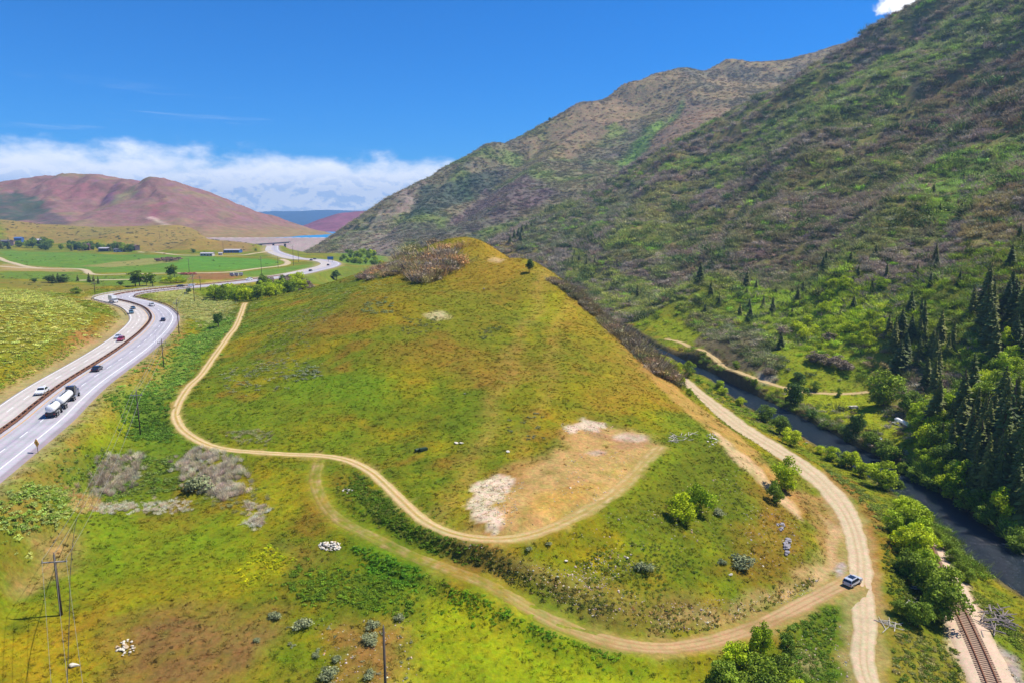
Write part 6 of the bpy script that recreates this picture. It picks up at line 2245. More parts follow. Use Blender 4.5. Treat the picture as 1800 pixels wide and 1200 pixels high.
hcar(PICKUP, paint_mat('white', (0.75, 0.76, 0.78)), 'pickup_truck', 'white pickup truck driving towards the viewer across from the tanker', 'pickup', 75, 691, False)
hcar(SEDAN, paint_mat('black', (0.015, 0.016, 0.03)), 'car', 'black car on the highway ahead of the tanker truck', 'car', 171, 651, True, sc=1.1)
hcar(SEDAN, paint_mat('silver_blue', (0.42, 0.50, 0.62)), 'car', 'pale blue car beside the red car on the highway', 'car', 208, 594, False)
hcar(SUV, paint_mat('red', (0.30, 0.015, 0.06)), 'car', 'dark red car overtaking beside the pale blue car', 'car', 213, 599, False)
hcar(SUV, paint_mat('teal', (0.06, 0.14, 0.20)), 'car', 'blue green van like car in the bend below the white box truck', 'car', 231, 551, False)
hcar(SEDAN, paint_mat('dark_teal', (0.03, 0.08, 0.13)), 'car', 'dark blue car just behind the blue green car in the bend', 'car', 234, 543, False)
hcar(SEDAN, paint_mat('navy', (0.025, 0.03, 0.07)), 'car', 'dark navy car driving away on the outer bend', 'car', 287, 564, True)
hcar(PICKUP, paint_mat('white', (0.75, 0.76, 0.78)), 'pickup_truck', 'small white pickup driving away on the outer lane past the navy car', 'pickup', 267, 538, True)
hcar(SEDAN, paint_mat('black', (0.015, 0.016, 0.03)), 'car', 'dark car on the far straight by the poplars', 'car', 317, 504.5, False, sc=1.15)
hcar(SEDAN, paint_mat('silver_blue', (0.42, 0.50, 0.62)), 'car', 'pale car following on the far straight by the poplars', 'car', 336, 503, False)
hcar(SUV, paint_mat('white', (0.75, 0.76, 0.78)), 'car', 'white car on the highway above the hollow trees', 'car', 438, 493, False, sc=1.2)
for px, py, aw in ((546, 477, True), (547, 458, False), (577, 467, True), (553, 456.5, True)):
    hcar(SEDAN, paint_mat('black', (0.015, 0.016, 0.03)), 'car', 'tiny dark car on the farthest bend of the highway', 'car', px, py, aw, sc=1.15, group='cars on the farthest bend')
# parked SUV at the fork
a_, b_ = P(1492, 1036), P(1504, 1017)
hd = b_ - a_
mid_ = (a_ + b_) / 2
car(SUV, paint_mat('silver', (0.46, 0.50, 0.58)), 'parked_car', 'silver estate car with dark glass roof parked at the dirt road fork', 'car', (mid_[0], mid_[1], float(H(mid_[0], mid_[1])) + CAM_Z + 0.12), math.atan2(-hd[0], hd[1]) - 0.25, rails=True, sunroof=True, sc=0.92)

# ---- tanker truck with pup trailer
M_TANK = mat_plain('white_tank', (0.78, 0.79, 0.80), 0.3, vary=0.05, scale=0.7, coat=0.4)
M_CAB = paint_mat('dark_blue', (0.03, 0.035, 0.06))


def tanker():
    loc, rz = on_highway(112, 714, True)
    root = empty('tanker_truck', loc, rz)
    root.scale = (0.95, 0.95, 0.95)

    def cab(bm):
        bm_box(bm, (0, 10.6, 1.65), (2.2, 2.6, 1.3), bevel=0.12)
        bm_box(bm, (0, 8.6, 2.1), (2.45, 2.2, 2.5), bevel=0.15)
        bm_box(bm, (0, 8.3, 3.5), (2.2, 1.6, 0.5), bevel=0.12)
    part('cab', M_CAB, root, cab)
    part('windscreen', M_GLASS, root, lambda bm: bm_box(bm, (0, 9.72, 2.75), (2.0, 0.08, 0.8)))
    part('bumper', M_CHROME, root, lambda bm: bm_box(bm, (0, 12.0, 0.75), (2.4, 0.25, 0.45), bevel=0.04))
    for sx in (-1, 1):
        part('exhaust_stack', M_CHROME, root, lambda bm, sx=sx: bm_tube(bm, (sx * 1.1, 7.4, 1.0), (sx * 1.1, 7.4, 4.1), 0.1))
        part('fuel_tank', M_CHROME, root, lambda bm, sx=sx: bm_tube(bm, (sx * 1.0, 6.6, 0.9), (sx * 1.0, 8.2, 0.9), 0.32, k=12))
        part('headlight', M_CLEARLAMP, root, lambda bm, sx=sx: bm_box(bm, (sx * 0.85, 11.9, 1.35), (0.35, 0.12, 0.3)))

    def tank(y0, y1, r=1.08, zc=2.25):
        def f(bm):
            prof = [(y0, 0.55), (y0 + 0.25, 0.9), (y0 + 0.6, 1.0), (y1 - 0.6, 1.0), (y1 - 0.25, 0.9), (y1, 0.55)]
            rings = []
            for y, k in prof:
                rings.append([bm.verts.new((math.cos(t) * r * k * 1.06, y, zc + math.sin(t) * r * k * 0.98)) for t in np.linspace(0, 6.2832, 21)[:-1]])
            for a, b in zip(rings[:-1], rings[1:]):
                for i in range(20):
                    bm.faces.new((a[i], a[(i + 1) % 20], b[(i + 1) % 20], b[i]))
            bm.faces.new(rings[0])
            bm.faces.new(rings[-1])
        return f
    t1 = part('tank', M_TANK, root, tank(-3.6, 6.2), True)
    t2 = part('tank', M_TANK, root, tank(-11.9, -6.3), True)
    for t, ys in ((t1, (-1.5, 1.2, 3.9)), (t2, (-10.0, -8.2))):
        for y in ys:
            part('hatch', M_CHROME, t, lambda bm, y=y: bm_tube(bm, (0, y, 3.25), (0, y, 3.42), 0.28, k=12))
        part('walkway', M_DARKSTEEL, t, lambda bm, ys=ys: bm_box(bm, (0, (ys[0] + ys[-1]) / 2, 3.34), (0.35, abs(ys[-1] - ys[0]) + 1.6, 0.05)))
    part('chassis', M_DARKSTEEL, root, lambda bm: (bm_box(bm, (0, 8.2, 0.85), (1.0, 7.4, 0.3)), bm_box(bm, (0, 1.2, 0.95), (1.2, 9.6, 0.3)), bm_box(bm, (0, -7.8, 0.95), (1.2, 7.2, 0.3))))
    part('drawbar', M_DARKSTEEL, root, lambda bm: bm_box(bm, (0, -4.3, 0.8), (0.2, 2.6, 0.16)))
    part('rear_cabinet', M_DARKSTEEL, root, lambda bm: bm_box(bm, (0, -11.5, 1.05), (2.2, 0.5, 0.9), bevel=0.04))
    for sx in (-1, 1):
        part('fender', M_CHROME, root, lambda bm, sx=sx: (bm_box(bm, (sx * 1.1, 6.1, 1.25), (0.5, 2.9, 0.08)), bm_box(bm, (sx * 1.1, -2.3, 1.25), (0.5, 2.9, 0.08)), bm_box(bm, (sx * 1.1, -9.8, 1.25), (0.5, 2.7, 0.08))))
        part('tail_light', M_REDLAMP, root, lambda bm, sx=sx: bm_box(bm, (sx * 0.9, -11.8, 0.95), (0.3, 0.08, 0.2)))
        for y in (11.2, 6.8, 5.4, -1.6, -3.0, -6.2, -9.1, -10.5):
            wheel(root, sx * 1.08, y, 0.52, 0.42)
    tag(root, 'white double tanker truck with dark cab on the near lanes', 'truck')


tanker()


def box_truck():
    loc, rz = on_highway(200, 531.5, False)
    root = empty('box_truck', loc, rz)
    root.scale = (1.1, 1.1, 1.1)
    w = paint_mat('white', (0.75, 0.76, 0.78))
    part('cargo_box', w, root, lambda bm: bm_box(bm, (0, -1.4, 2.25), (2.4, 5.2, 2.5), bevel=0.05))
    part('cab', w, root, lambda bm: (bm_box(bm, (0, 2.1, 1.35), (2.1, 1.7, 1.7), bevel=0.15), bm_box(bm, (0, 3.2, 0.95), (2.0, 1.0, 0.9), bevel=0.12)))
    part('windscreen', M_GLASS, root, lambda bm: bm_box(bm, (0, 2.96, 1.8), (1.8, 0.08, 0.6)))
    part('chassis', M_DARKSTEEL, root, lambda bm: bm_box(bm, (0, -0.4, 0.7), (1.2, 7.0, 0.3)))
    for sx in (-1, 1):
        part('headlight', M_CLEARLAMP, root, lambda bm, sx=sx: bm_box(bm, (sx * 0.75, 3.7, 1.0), (0.3, 0.1, 0.2)))
        for y in (2.7, -2.6):
            wheel(root, sx * 0.95, y, 0.42, 0.3)
    tag(root, 'white box truck coming round the inner bend of the highway', 'truck')


box_truck()

# ---- barriers
M_RUST = mat_plain('rusted_steel', tuple(A(140, 96, 70)), 0.8, vary=0.3, scale=0.8)
M_POST = mat_plain('weathered_post', tuple(A(96, 76, 64)), 0.9, vary=0.25, scale=2)
M_CONC = mat_plain('pale_concrete', tuple(A(196, 190, 186)), 0.9, vary=0.12, scale=0.5)


def beam(name, line, off, z0, z1, thick, mat, parent, step=2):
    l = line[::step]
    t, nr, s = frame_of(l)
    V = np.zeros((len(l), 4, 3))
    for j, (o, z) in enumerate(((off - thick / 2, z0), (off - thick / 2, z1), (off + thick / 2, z1), (off + thick / 2, z0))):
        V[:, j, :2] = l[:, :2] + nr * o
        V[:, j, 2] = l[:, 2] + z + CAM_Z
    f = grid_faces(4, len(l))
    n = len(l)
    base = np.arange(n) * 4
    bot = np.stack([base[:-1] + 3, base[:-1], base[1:], base[1:] + 3], 1)
    me = mesh_np(name, V.reshape(-1, 3), np.vstack([f, bot]), False, None, mat)
    return link(bpy.data.objects.new(name, me), parent)


pv, pf_ = box_verts(0.75, 0.2, 0.75, 0, 0, 0.42)
spacer_me = mesh_np('spacer_post', pv, pf_, False, None, M_POST)
pv, pf_ = box_verts(0.16, 0.18, 0.85, 0, 0, 0.42)
post_me = mesh_np('post', pv, pf_, False, None, M_POST)


def posts(me, name, line, off, gap, parent, d0, d1):
    t, nr, s = frame_of(line)
    d = d0
    while d < d1:
        i = min(int(np.searchsorted(s, d)), len(line) - 1)
        o = link(bpy.data.objects.new(name, me), parent)
        o.location = (line[i, 0] + nr[i, 0] * off, line[i, 1] + nr[i, 1] * off, line[i, 2] + CAM_Z + 0.05)
        o.rotation_euler = (0, 0, math.atan2(t[i, 1], t[i, 0]) - math.pi / 2)
        d += gap


i_end = int(np.argmin(np.linalg.norm(HWY[:, :2] - K(500, 484, -43)[:2], axis=1)))
med = empty('median_barrier', up(HWY[40]))
medinv = Matrix.Translation(-med.location)
for off in (-0.45, 0.45):
    o = beam('rail', HWY[:i_end], off, 0.38, 0.88, 0.10, M_RUST, med)
    o.matrix_parent_inverse = medinv
before = set(med.children)
posts(spacer_me, 'post', HWY, 0, 2.3, med, 80, hs_[i_end] * 0.82)
for o in med.children:
    o.matrix_parent_inverse = medinv
tag(med, 'rust brown double guardrail along the middle of the highway', 'barrier')
iA = int(np.argmin(np.linalg.norm(HWY[:, :2] - K(262, 566, -44.6)[:2], axis=1)))
iB = int(np.argmin(np.linalg.norm(HWY[:, :2] - K(330, 504, -43.4)[:2], axis=1)))
for nm, off, r0, r1, lab, pg in (('guardrail', 12.0, iA + 12, iB, 'dark steel guardrail on the inside of the far bend', 3.8), ('guardrail', -9.7, iA + 22, iB + 10, 'pale guardrail on the outer edge of the far bend', 3.8)):
    seg = HWY[r0:r1]
    g = empty(nm, up(seg[0]))
    beam('rail', seg, off, 0.4, 0.85, 0.12, M_RUST if off > 0 else M_CONC, g).matrix_parent_inverse = Matrix.Translation(-g.location)
    posts(post_me, 'post', seg, off, pg, g, 0, frame_of(seg)[2][-1])
    for o in g.children:
        o.matrix_parent_inverse = Matrix.Translation(-g.location)
    tag(g, lab, 'guardrail')

# ---- power poles and wires
M_POLE = mat_plain('weathered_pole', tuple(A(92, 80, 74)), 0.9, vary=0.25, scale=1.5)
M_ARM = mat_plain('grey_arm', tuple(A(180, 176, 176)), 0.8, vary=0.15, scale=2)
M_INS = mat_plain('insulator', tuple(A(150, 140, 140)), 0.3)
M_WIRE = mat_plain('power_wire', (0.30, 0.30, 0.26), 0.5, metal=0.3)
M_CABLE = mat_plain('black_cable', (0.03, 0.03, 0.03), 0.7)


def pole(px, py, top, label, arms=1, r=0.17, at=None, h=None, armlen=2.4, group=None, face=None):
    q = P(px, py) if at is None else at
    dep = q[1] * CP - q[2] * SP
    hh = h or (py - top) * dep / FPX * 1.05
    root = empty('power_pole', up(q), face if face is not None else 0.0)
    part('shaft', M_POLE, root, lambda bm: bm_tube(bm, (0, 0, -0.5), (0, 0, hh), r, r * 0.7, 10), True)
    tips = [(0, 0, hh)]
    for k in range(arms):
        za = hh - 1.1 - 1.3 * k
        arm = part('crossarm', M_ARM, root, lambda bm: bm_box(bm, (0, -0.16, za), (armlen, 0.14, 0.16)))
        for sx in (-1, 1):
            part('insulator', M_INS, arm, lambda bm, sx=sx: bm_tube(bm, (sx * (armlen / 2 - 0.12), -0.16, za + 0.08), (sx * (armlen / 2 - 0.12), -0.16, za + 0.42), 0.09, 0.06, 8))
        if k == 0:
            tips = [(-(armlen / 2 - 0.12), -0.16, za + 0.42), (0, 0, hh + 0.05), (armlen / 2 - 0.12, -0.16, za + 0.42)]
    part('insulator', M_INS, root, lambda bm: bm_tube(bm, (0, 0, hh - 0.02), (0, 0, hh + 0.4), 0.09, 0.06, 8))
    tag(root, label, 'utility pole', group)
    m = Matrix.Translation(up(q)) @ Matrix.Rotation(root.rotation_euler.z, 4, 'Z')
    return [np.array(m @ Vector(t)) for t in tips]


def wire(name, p, q, sag, r, mat, label, cat='cable', group=None, pts=None):
    l = np.array([p + (q - p) * t - np.array([0, 0, sag * 4 * t * (1 - t)]) for t in np.linspace(0, 1, 22)]) if pts is None else pts
    n, k = len(l), 5
    t = unit(np.gradient(l, axis=0))
    a = unit(np.cross(t, [0.01, 0.02, 1.0]))
    b = np.cross(t, a)
    ang = np.linspace(0, 6.2832, k, endpoint=False)
    V = (l[:, None] + (a[:, None] * np.cos(ang)[None, :, None] + b[:, None] * np.sin(ang)[None, :, None]) * r).reshape(-1, 3)
    i = np.arange(n * k).reshape(n, k)
    F = np.stack([i[:-1], np.roll(i, -1, 1)[:-1], np.roll(i, -1, 1)[1:], i[1:]], -1).reshape(-1, 4)
    return tag(link(bpy.data.objects.new(name, mesh_np(name, V, F, True, None, mat))), label, cat, group)


tipsA = pole(108, 1081, 972, 'dark power pole with pale crossarm in the lower left meadow', armlen=3.6, r=0.22, face=0.15)
tipsB = pole(247, 766, 688, 'power pole in the green brush below the highway', armlen=2.6, face=0.3)
tipsC = pole(288, 645, 598, 'power pole with crossarm between the highway and the two track', armlen=2.6, face=0.3)
tipsD = pole(315, 588, 531, 'power pole beside the outer bend of the highway', armlen=2.4, face=0.4)
tipsE = pole(342, 531, 484, 'power pole in the sage beyond the highway bend', armlen=2.4, face=0.2)
q0 = np.array([-52.0, 52.0, 0.0])
q0[2] = float(H(q0[0], q0[1]))
tips0 = pole(0, 0, 0, 'power pole', at=q0, h=13.0, armlen=3.6, face=0.15) if False else [tipsA[i] + np.array([44.0, -62.0, -3.5]) for i in range(3)]
for i, wd in enumerate(('left', 'middle', 'right')):
    wire('power_line', tips0[i], tipsA[i], 1.0, 0.022, M_WIRE, f'{wd} wire running down from the lower left power pole out of view')
    wire('power_line', tipsA[i], tipsB[i], 2.2, 0.024, M_WIRE, f'{wd} wire from the lower left pole to the pole in the brush')
    wire('power_line', tipsB[i], tipsC[i], 1.6, 0.03, M_WIRE, f'{wd} wire between the pole in the brush and the next pole')
    wire('power_line', tipsC[i], tipsD[i], 1.2, 0.03, M_WIRE, f'{wd} wire spanning to the pole by the outer bend')
    wire('power_line', tipsD[i], tipsE[i], 1.2, 0.03, M_WIRE, f'{wd} wire spanning to the pole beyond the bend')
cab_pts = np.array([KD(117, 1230, 78), KD(122, 1080, 92), KD(124, 1000, 104), KD(133, 920, 124), KD(150, 886, 140), KD(196, 825, 160), KD(244, 735, 176)])
cab_pts[:, 2] += CAM_Z
cab_pts[-1] = tipsB[1] - np.array([0, 0, 3.6])
cl = spline(cab_pts, 1.5)
wire('aerial_cable', None, None, 0, 0.045, M_CABLE, 'thick black aerial cable hanging right of the lower left pole', pts=cl)
pt = KD(674, 1103, 84)
q1 = np.array([pt[0], pt[1], float(H(pt[0], pt[1]))])
pole(0, 0, 0, 'bare dark pole rising from the bottom edge of the meadow', arms=0, at=q1, h=float(pt[2] - q1[2]), r=0.2)
for px, py, tp in ((460, 483, 453), (516, 467, 434), (525, 461, 441), (393, 447, 426), (333, 481, 457), (489, 471, 453), (167, 515, 496), (353, 511, 487), (447, 442, 430), (281, 421, 408)):
    pole(px, py, tp, 'thin power pole standing in the far valley', group='power poles in the far valley', r=0.2, armlen=3.0)
tipF = None

# ---- signs
M_SIGNY = mat_plain('sign_yellow', tuple(A(246, 176, 10)), 0.5, vary=0.05)
M_SIGNB = mat_plain('sign_blue', tuple(A(60, 130, 180)), 0.5, vary=0.08)
M_BLACK = mat_plain('sign_black', (0.02, 0.02, 0.02), 0.6)
q = P(67, 796)
root = empty('warning_sign', up(q), math.radians(-28))
part('post', M_POST, root, lambda bm: bm_box(bm, (0, 0, 0.9), (0.1, 0.08, 2.4)))


def diamond(bm):
    r = 0.95
    f = [bm.verts.new((x * r, -0.07, 2.2 + z * r)) for x, z in ((0, -1), (1, 0), (0, 1), (-1, 0))]
    b = [bm.verts.new((x * r, -0.03, 2.2 + z * r)) for x, z in ((0, -1), (1, 0), (0, 1), (-1, 0))]
    bm.faces.new(f)
    bm.faces.new(b[::-1])
    for i in range(4):
        bm.faces.new((f[i], f[(i + 1) % 4], b[(i + 1) % 4], b[i]))


pl_ = part('panel', M_SIGNY, root, diamond)
part('arrow', M_BLACK, pl_, lambda bm: (bm_box(bm, (0.06, -0.085, 2.0), (0.13, 0.02, 0.6)), bm_box(bm, (-0.08, -0.085, 2.36), (0.36, 0.02, 0.13))))
tag(root, 'yellow diamond warning sign on the near highway shoulder', 'sign')
q = P(581, 461)
root = empty('guide_sign', up(q), 0.1)
for sx in (-1, 1):
    part('post', M_POST, root, lambda bm, sx=sx: bm_box(bm, (sx * 2.2, 0, 1.5), (0.25, 0.25, 3.2)))
part('panel', M_SIGNB, root, lambda bm: bm_box(bm, (0, -0.2, 4.4), (6.5, 0.12, 3.4), bevel=0.03))
tag(root, 'blue guide sign at the farthest bend of the highway', 'sign')

# ---- dam, overpass
M_DAM = mat_ground('dam_rockfill', 0.35, 0.05, 0.18, 0.6)
M_BRIDGE = mat_plain('bridge_concrete', tuple(A(176, 160, 164)), 0.9, vary=0.1, scale=0.05)
x0, x1 = -620.0, -300.0
xs = np.linspace(x0, x1, 60)
rows = [(1300, -70), (1330, -58), (1368, -43), (1398, -31.2), (1400, -29.8), (1408, -29.8), (1412, -33), (1440, -60)]
V = np.array([[(x + 0.06 * (1400 - y) * 0, y + 6 * math.sin(x / 90), z + CAM_Z + 0.4 * math.sin(x * 3.1 + y)) for x in xs] for y, z in rows])
Cd = A(188, 166, 158) * (1 + 0.16 * fbm(V[..., 0] / 14, V[..., 1] / 14, 3))[..., None]
Cd[4:6] = A(206, 186, 182)
dam = link(bpy.data.objects.new('dam', mesh_np('dam', V.reshape(-1, 3), grid_faces(len(xs), len(rows)), True, Cd.reshape(-1, 3), M_DAM)))
tag(dam, 'pinkish rockfill embankment dam holding back the blue reservoir', 'dam')
p0, p1 = KD(447, 431, 1255), KD(507, 426.5, 1255)
c_ = (p0 + p1) / 2
L_ = float(np.linalg.norm((p1 - p0)[:2])) + 6
root = empty('overpass', up(c_), math.atan2(p1[1] - p0[1], p1[0] - p0[0]))
tilt = (p1[2] - p0[2]) / L_
dk = part('deck', M_BRIDGE, root, lambda bm: bm_box(bm, (0, 0, 0), (L_, 9, 1.6)))
dk.rotation_euler = (0, -math.atan(tilt), 0)
part('parapet', M_BRIDGE, dk, lambda bm: (bm_box(bm, (0, -4.4, 1.2), (L_, 0.3, 0.9)), ))
part('parapet', M_BRIDGE, dk, lambda bm: (bm_box(bm, (0, 4.4, 1.2), (L_, 0.3, 0.9)), ))
for x in (-L_ * 0.28, L_ * 0.05, L_ * 0.36):
    part('pier', M_BRIDGE, root, lambda bm, x=x: bm_box(bm, (x, 0, -7), (2.0, 6, 14)))
tag(root, 'long concrete overpass in front of the dam', 'bridge')


# ---- houses and farm buildings in the valley
def house(px, py, wpx, hpx, wall, roof, label, cat='house', name='house', rz=0.0, deep=0.7, gable=0.5, wins=3, door=True):
    q = P(px, py)
    dep = q[1] * CP - q[2] * SP
    w, h = wpx * dep / FPX, hpx * dep / FPX
    d = w * deep
    hw = h * (1 - 0.45 * gable)
    root = empty(name, up(q, -0.3), rz)
    part('wall', wall, root, lambda bm: bm_box(bm, (0, 0, hw / 2), (w, d, hw)))

    def rf(bm):
        o = 0.6
        for sy in (-1, 1):
            a = [(-w / 2 - o, sy * (d / 2 + o), hw - 0.15), (w / 2 + o, sy * (d / 2 + o), hw - 0.15), (w / 2 + o, 0, h), (-w / 2 - o, 0, h)]
            v = [bm.verts.new(x) for x in a] + [bm.verts.new((x[0], x[1], x[2] + 0.35)) for x in a]
            for f in ((0, 1, 2, 3), (4, 7, 6, 5), (0, 4, 5, 1), (1, 5, 6, 2), (2, 6, 7, 3), (3, 7, 4, 0)):
                bm.faces.new([v[i] for i in f])
    r_ = part('roof', roof, root, rf)
    if name == 'house':
        part('chimney', M_BRIDGE, r_, lambda bm: bm_box(bm, (w * 0.22, d * 0.1, h), (0.9, 0.9, 2.0)))
        for sx in (-1, 1):
            part('gable', wall, root, lambda bm, sx=sx: (lambda vs_: bm.faces.new(vs_))([bm.verts.new((sx * w / 2, y, z)) for y, z in ((-d / 2, hw), (d / 2, hw), (0, h - 0.05))]))
    for i in range(wins):
        x = -w * 0.38 + w * 0.76 * (i / max(wins - 1, 1))
        if door and i == wins // 2:
            part('door', M_POST, root, lambda bm, x=x: bm_box(bm, (x, -d / 2 - 0.03, 1.15), (1.2, 0.12, 2.3)))
            continue
        wn = part('window', M_CONC, root, lambda bm, x=x: bm_box(bm, (x, -d / 2 - 0.03, hw * 0.55), (2.0, 0.1, 1.6)))
        part('pane', M_GLASS, wn, lambda bm, x=x: bm_box(bm, (x, -d / 2 - 0.09, hw * 0.55), (1.7, 0.06, 1.3)))
    return tag(root, label, cat)


W_DARK, W_BLUE, W_WHITE, W_TAN, W_BROWN = (mat_plain('wall_' + n_, tuple(A(*c)), 0.85, vary=0.12, scale=0.4) for n_, c in (('dark', (86, 74, 80)), ('blue', (70, 110, 180)), ('white', (206, 204, 206)), ('tan', (196, 160, 130)), ('brown', (110, 76, 66))))
R_GREY, R_PALE, R_BLUE, R_BROWN = (mat_plain('roof_' + n_, tuple(A(*c)), 0.8, vary=0.15, scale=0.5) for n_, c in (('grey', (110, 104, 108)), ('pale', (196, 190, 196)), ('blue', (84, 120, 180)), ('brown', (116, 88, 80))))
house(8, 432, 22, 10, W_DARK, R_GREY, 'dark brown house at the left end of the valley houses', rz=0.1)
house(22, 430, 12, 7, W_TAN, R_GREY, 'tan low house beside the dark brown house', rz=-0.15)
house(34, 426, 12, 9, W_BLUE, R_BLUE, 'blue house behind the tan house', rz=0.1)
house(66, 431, 19, 11, W_DARK, R_PALE, 'house with pale roof and dark walls among the trees', rz=0.2)
house(154, 440, 9, 12, W_BROWN, R_BROWN, 'tall red brown house left of the long pale roofed one', rz=0.1)
house(185, 442, 17, 7, W_DARK, R_PALE, 'low house with long pale roof among the dark trees', rz=-0.1)
house(210, 443, 15, 6, W_WHITE, R_GREY, 'low white house with grey roof right of the pale roofed one', rz=0.1)
house(235, 440, 16, 9, W_DARK, R_BROWN, 'dark house with brown roof at the right end of the houses', rz=-0.2)
house(365, 450, 20, 6, W_WHITE, R_PALE, 'long white shed at the far edge of the green field', 'shed', 'shed', rz=0.1, wins=4)
house(410, 444, 26, 6, W_BLUE, R_PALE, 'long pale blue building below the dry mound', 'building', 'utility_building', rz=0.05, wins=5)
house(388, 449, 6, 5, W_WHITE, R_PALE, 'small white shed beside the long white shed', 'shed', 'shed', rz=0.3, wins=1, door=False)
for i_, (px, py) in enumerate(((408, 486), (416, 486), (424, 485.5))):
    q = P(px, py)
    root = empty('white_trailer', up(q), 0.2 * i_)
    part('body', W_WHITE, root, lambda bm: bm_box(bm, (0, 0, 1.7), (3.0, 2.2, 2.4), bevel=0.1))
    for sx in (-1, 1):
        part('wheel', M_TYRE, root, lambda bm, sx=sx: bm_tube(bm, (0, sx * 1.0, 0.4), (0, sx * 1.15, 0.4), 0.4, k=12))
    tag(root, 'small white trailer parked beside the ploughed field', 'trailer', 'white trailers by the ploughed field')


# ---- rocks, wood, small things
def rock_mesh(seed, mat, flat=0.7):
    bm = bmesh.new()
    bmesh.ops.create_icosphere(bm, subdivisions=2, radius=0.5)
    rng = np.random.default_rng(seed)
    dirs = unit(rng.normal(size=(9, 3)))
    cut = rng.uniform(0.22, 0.42, 9)
    for v in bm.verts:
        p = np.array(v.co)
        for d_, c__ in zip(dirs, cut):
            e = p @ d_ - c__
            if e > 0:
                p = p - d_ * e
        v.co = p * (1, 1, flat)
    me = bpy.data.meshes.new('rock')
    bm.to_mesh(me)
    bm.free()
    me.materials.append(mat)
    return me


M_ROCKW = mat_plain('white_rock', tuple(A(232, 222, 204)), 0.9, vary=0.2, scale=3, bump=0.05)
M_ROCKG = mat_plain('grey_rock', tuple(A(166, 160, 164)), 0.9, vary=0.25, scale=3, bump=0.05)
M_ROCKT = mat_plain('tan_rock', tuple(A(206, 180, 146)), 0.9, vary=0.2, scale=3, bump=0.05)
ROCKW = [rock_mesh(300 + i, M_ROCKW) for i in range(4)]
ROCKG = [rock_mesh(310 + i, M_ROCKG) for i in range(4)]
ROCKT_ = [rock_mesh(320 + i, M_ROCKT) for i in range(3)]


def rock_pile(px, py, wpx, hpx, n, meshes, label, s0, s1, lift=0.5):
    q = P(px, py)
    a = P(px + wpx / 2, py)[:2] - q[:2]
    b = P(px, py - hpx / 2)[:2] - q[:2]
    root = empty('rock_pile', up(q))
    for i in range(n):
        r, t = math.sqrt(random.random()), random.uniform(0, 6.28)
        o2 = a * r * math.cos(t) + b * r * math.sin(t)
        x, y = q[:2] + o2
        s = random.uniform(s0, s1) * (1.25 - 0.5 * r)
        o = link(bpy.data.objects.new('rock', random.choice(meshes)), root)
        o.location = (o2[0], o2[1], float(H(x, y)) - q[2] + s * 0.2 + lift * (1 - r) * random.random())
        o.scale = (s * random.uniform(0.8, 1.4), s, s * random.uniform(0.6, 0.9))
        o.rotation_euler = (random.uniform(-.4, .4), random.uniform(-.4, .4), random.uniform(0, 6.28))
    return tag(root, label, 'rocks')


rock_pile(580, 960, 40, 16, 85, ROCKW + ROCKT_, 'heap of white broken rocks in the meadow left of the dirt road', 0.3, 0.85, 0.7)
rock_pile(222, 1138, 36, 28, 36, ROCKW + ROCKT_, 'scatter of pale rocks at the edge of the brown soil lower left', 0.25, 0.65, 0.15)
rock_pile(1383, 960, 12, 30, 22, ROCKG, 'grey rock outcrop on the slope above the fork', 0.7, 1.5, 0.3)
rock_pile(1372, 925, 14, 14, 14, ROCKG, 'small grey outcrop higher on the slope above the fork', 0.5, 1.0, 0.2)
rock_pile(612, 862, 22, 8, 12, ROCKW, 'few white stones on the bank below the two track', 0.3, 0.6, 0.1)
rock_pile(1250, 772, 24, 22, 30, ROCKW, 'white rubble at the hill edge above the gravel road', 0.3, 0.7, 0.1)


def boulder(px, py, spx, mesh, label, group=None, flat=0.6):
    q = P(px, py)
    s = spx * (q[1] * CP - q[2] * SP) / FPX
    o = link(bpy.data.objects.new('boulder', mesh))
    o.location = up(q, s * 0.15)
    o.scale = (s * 1.2, s, s * flat)
    o.rotation_euler = (0.1, 0.2, random.uniform(0, 6))
    return tag(o, label, 'rock', group)


boulder(131, 1170, 15, ROCKW[0], 'single flat white boulder near the bottom left corner')
boulder(1103, 981, 9, ROCKW[1], 'white boulder on the green slope below the pad')
boulder(893, 794, 7, ROCKW[2], 'white boulder at the upper left of the bare pad')
boulder(802, 779, 8, ROCKW[3], 'pale slab, left of two above the pad', flat=0.35)
boulder(812, 779, 8, ROCKW[0], 'pale slab, right of two above the pad', flat=0.35)
boulder(851, 509, 6, ROCKW[1], 'small white boulder high on the hill')
boulder(817, 692, 5, ROCKW[2], 'small white stone in the middle of the hill')
boulder(996, 986, 8, ROCKW[3], 'pale boulder on the stony bank above the dirt road')
boulder(1284, 1010, 8, ROCKW[1], 'white stone on the brown slope left of the outcrop')
boulder(1600, 842, 8, ROCKG[1], 'grey boulder at the far edge of the river')
boulder(1418, 778, 5, ROCKW[2], 'white boulder at the near edge of the river')


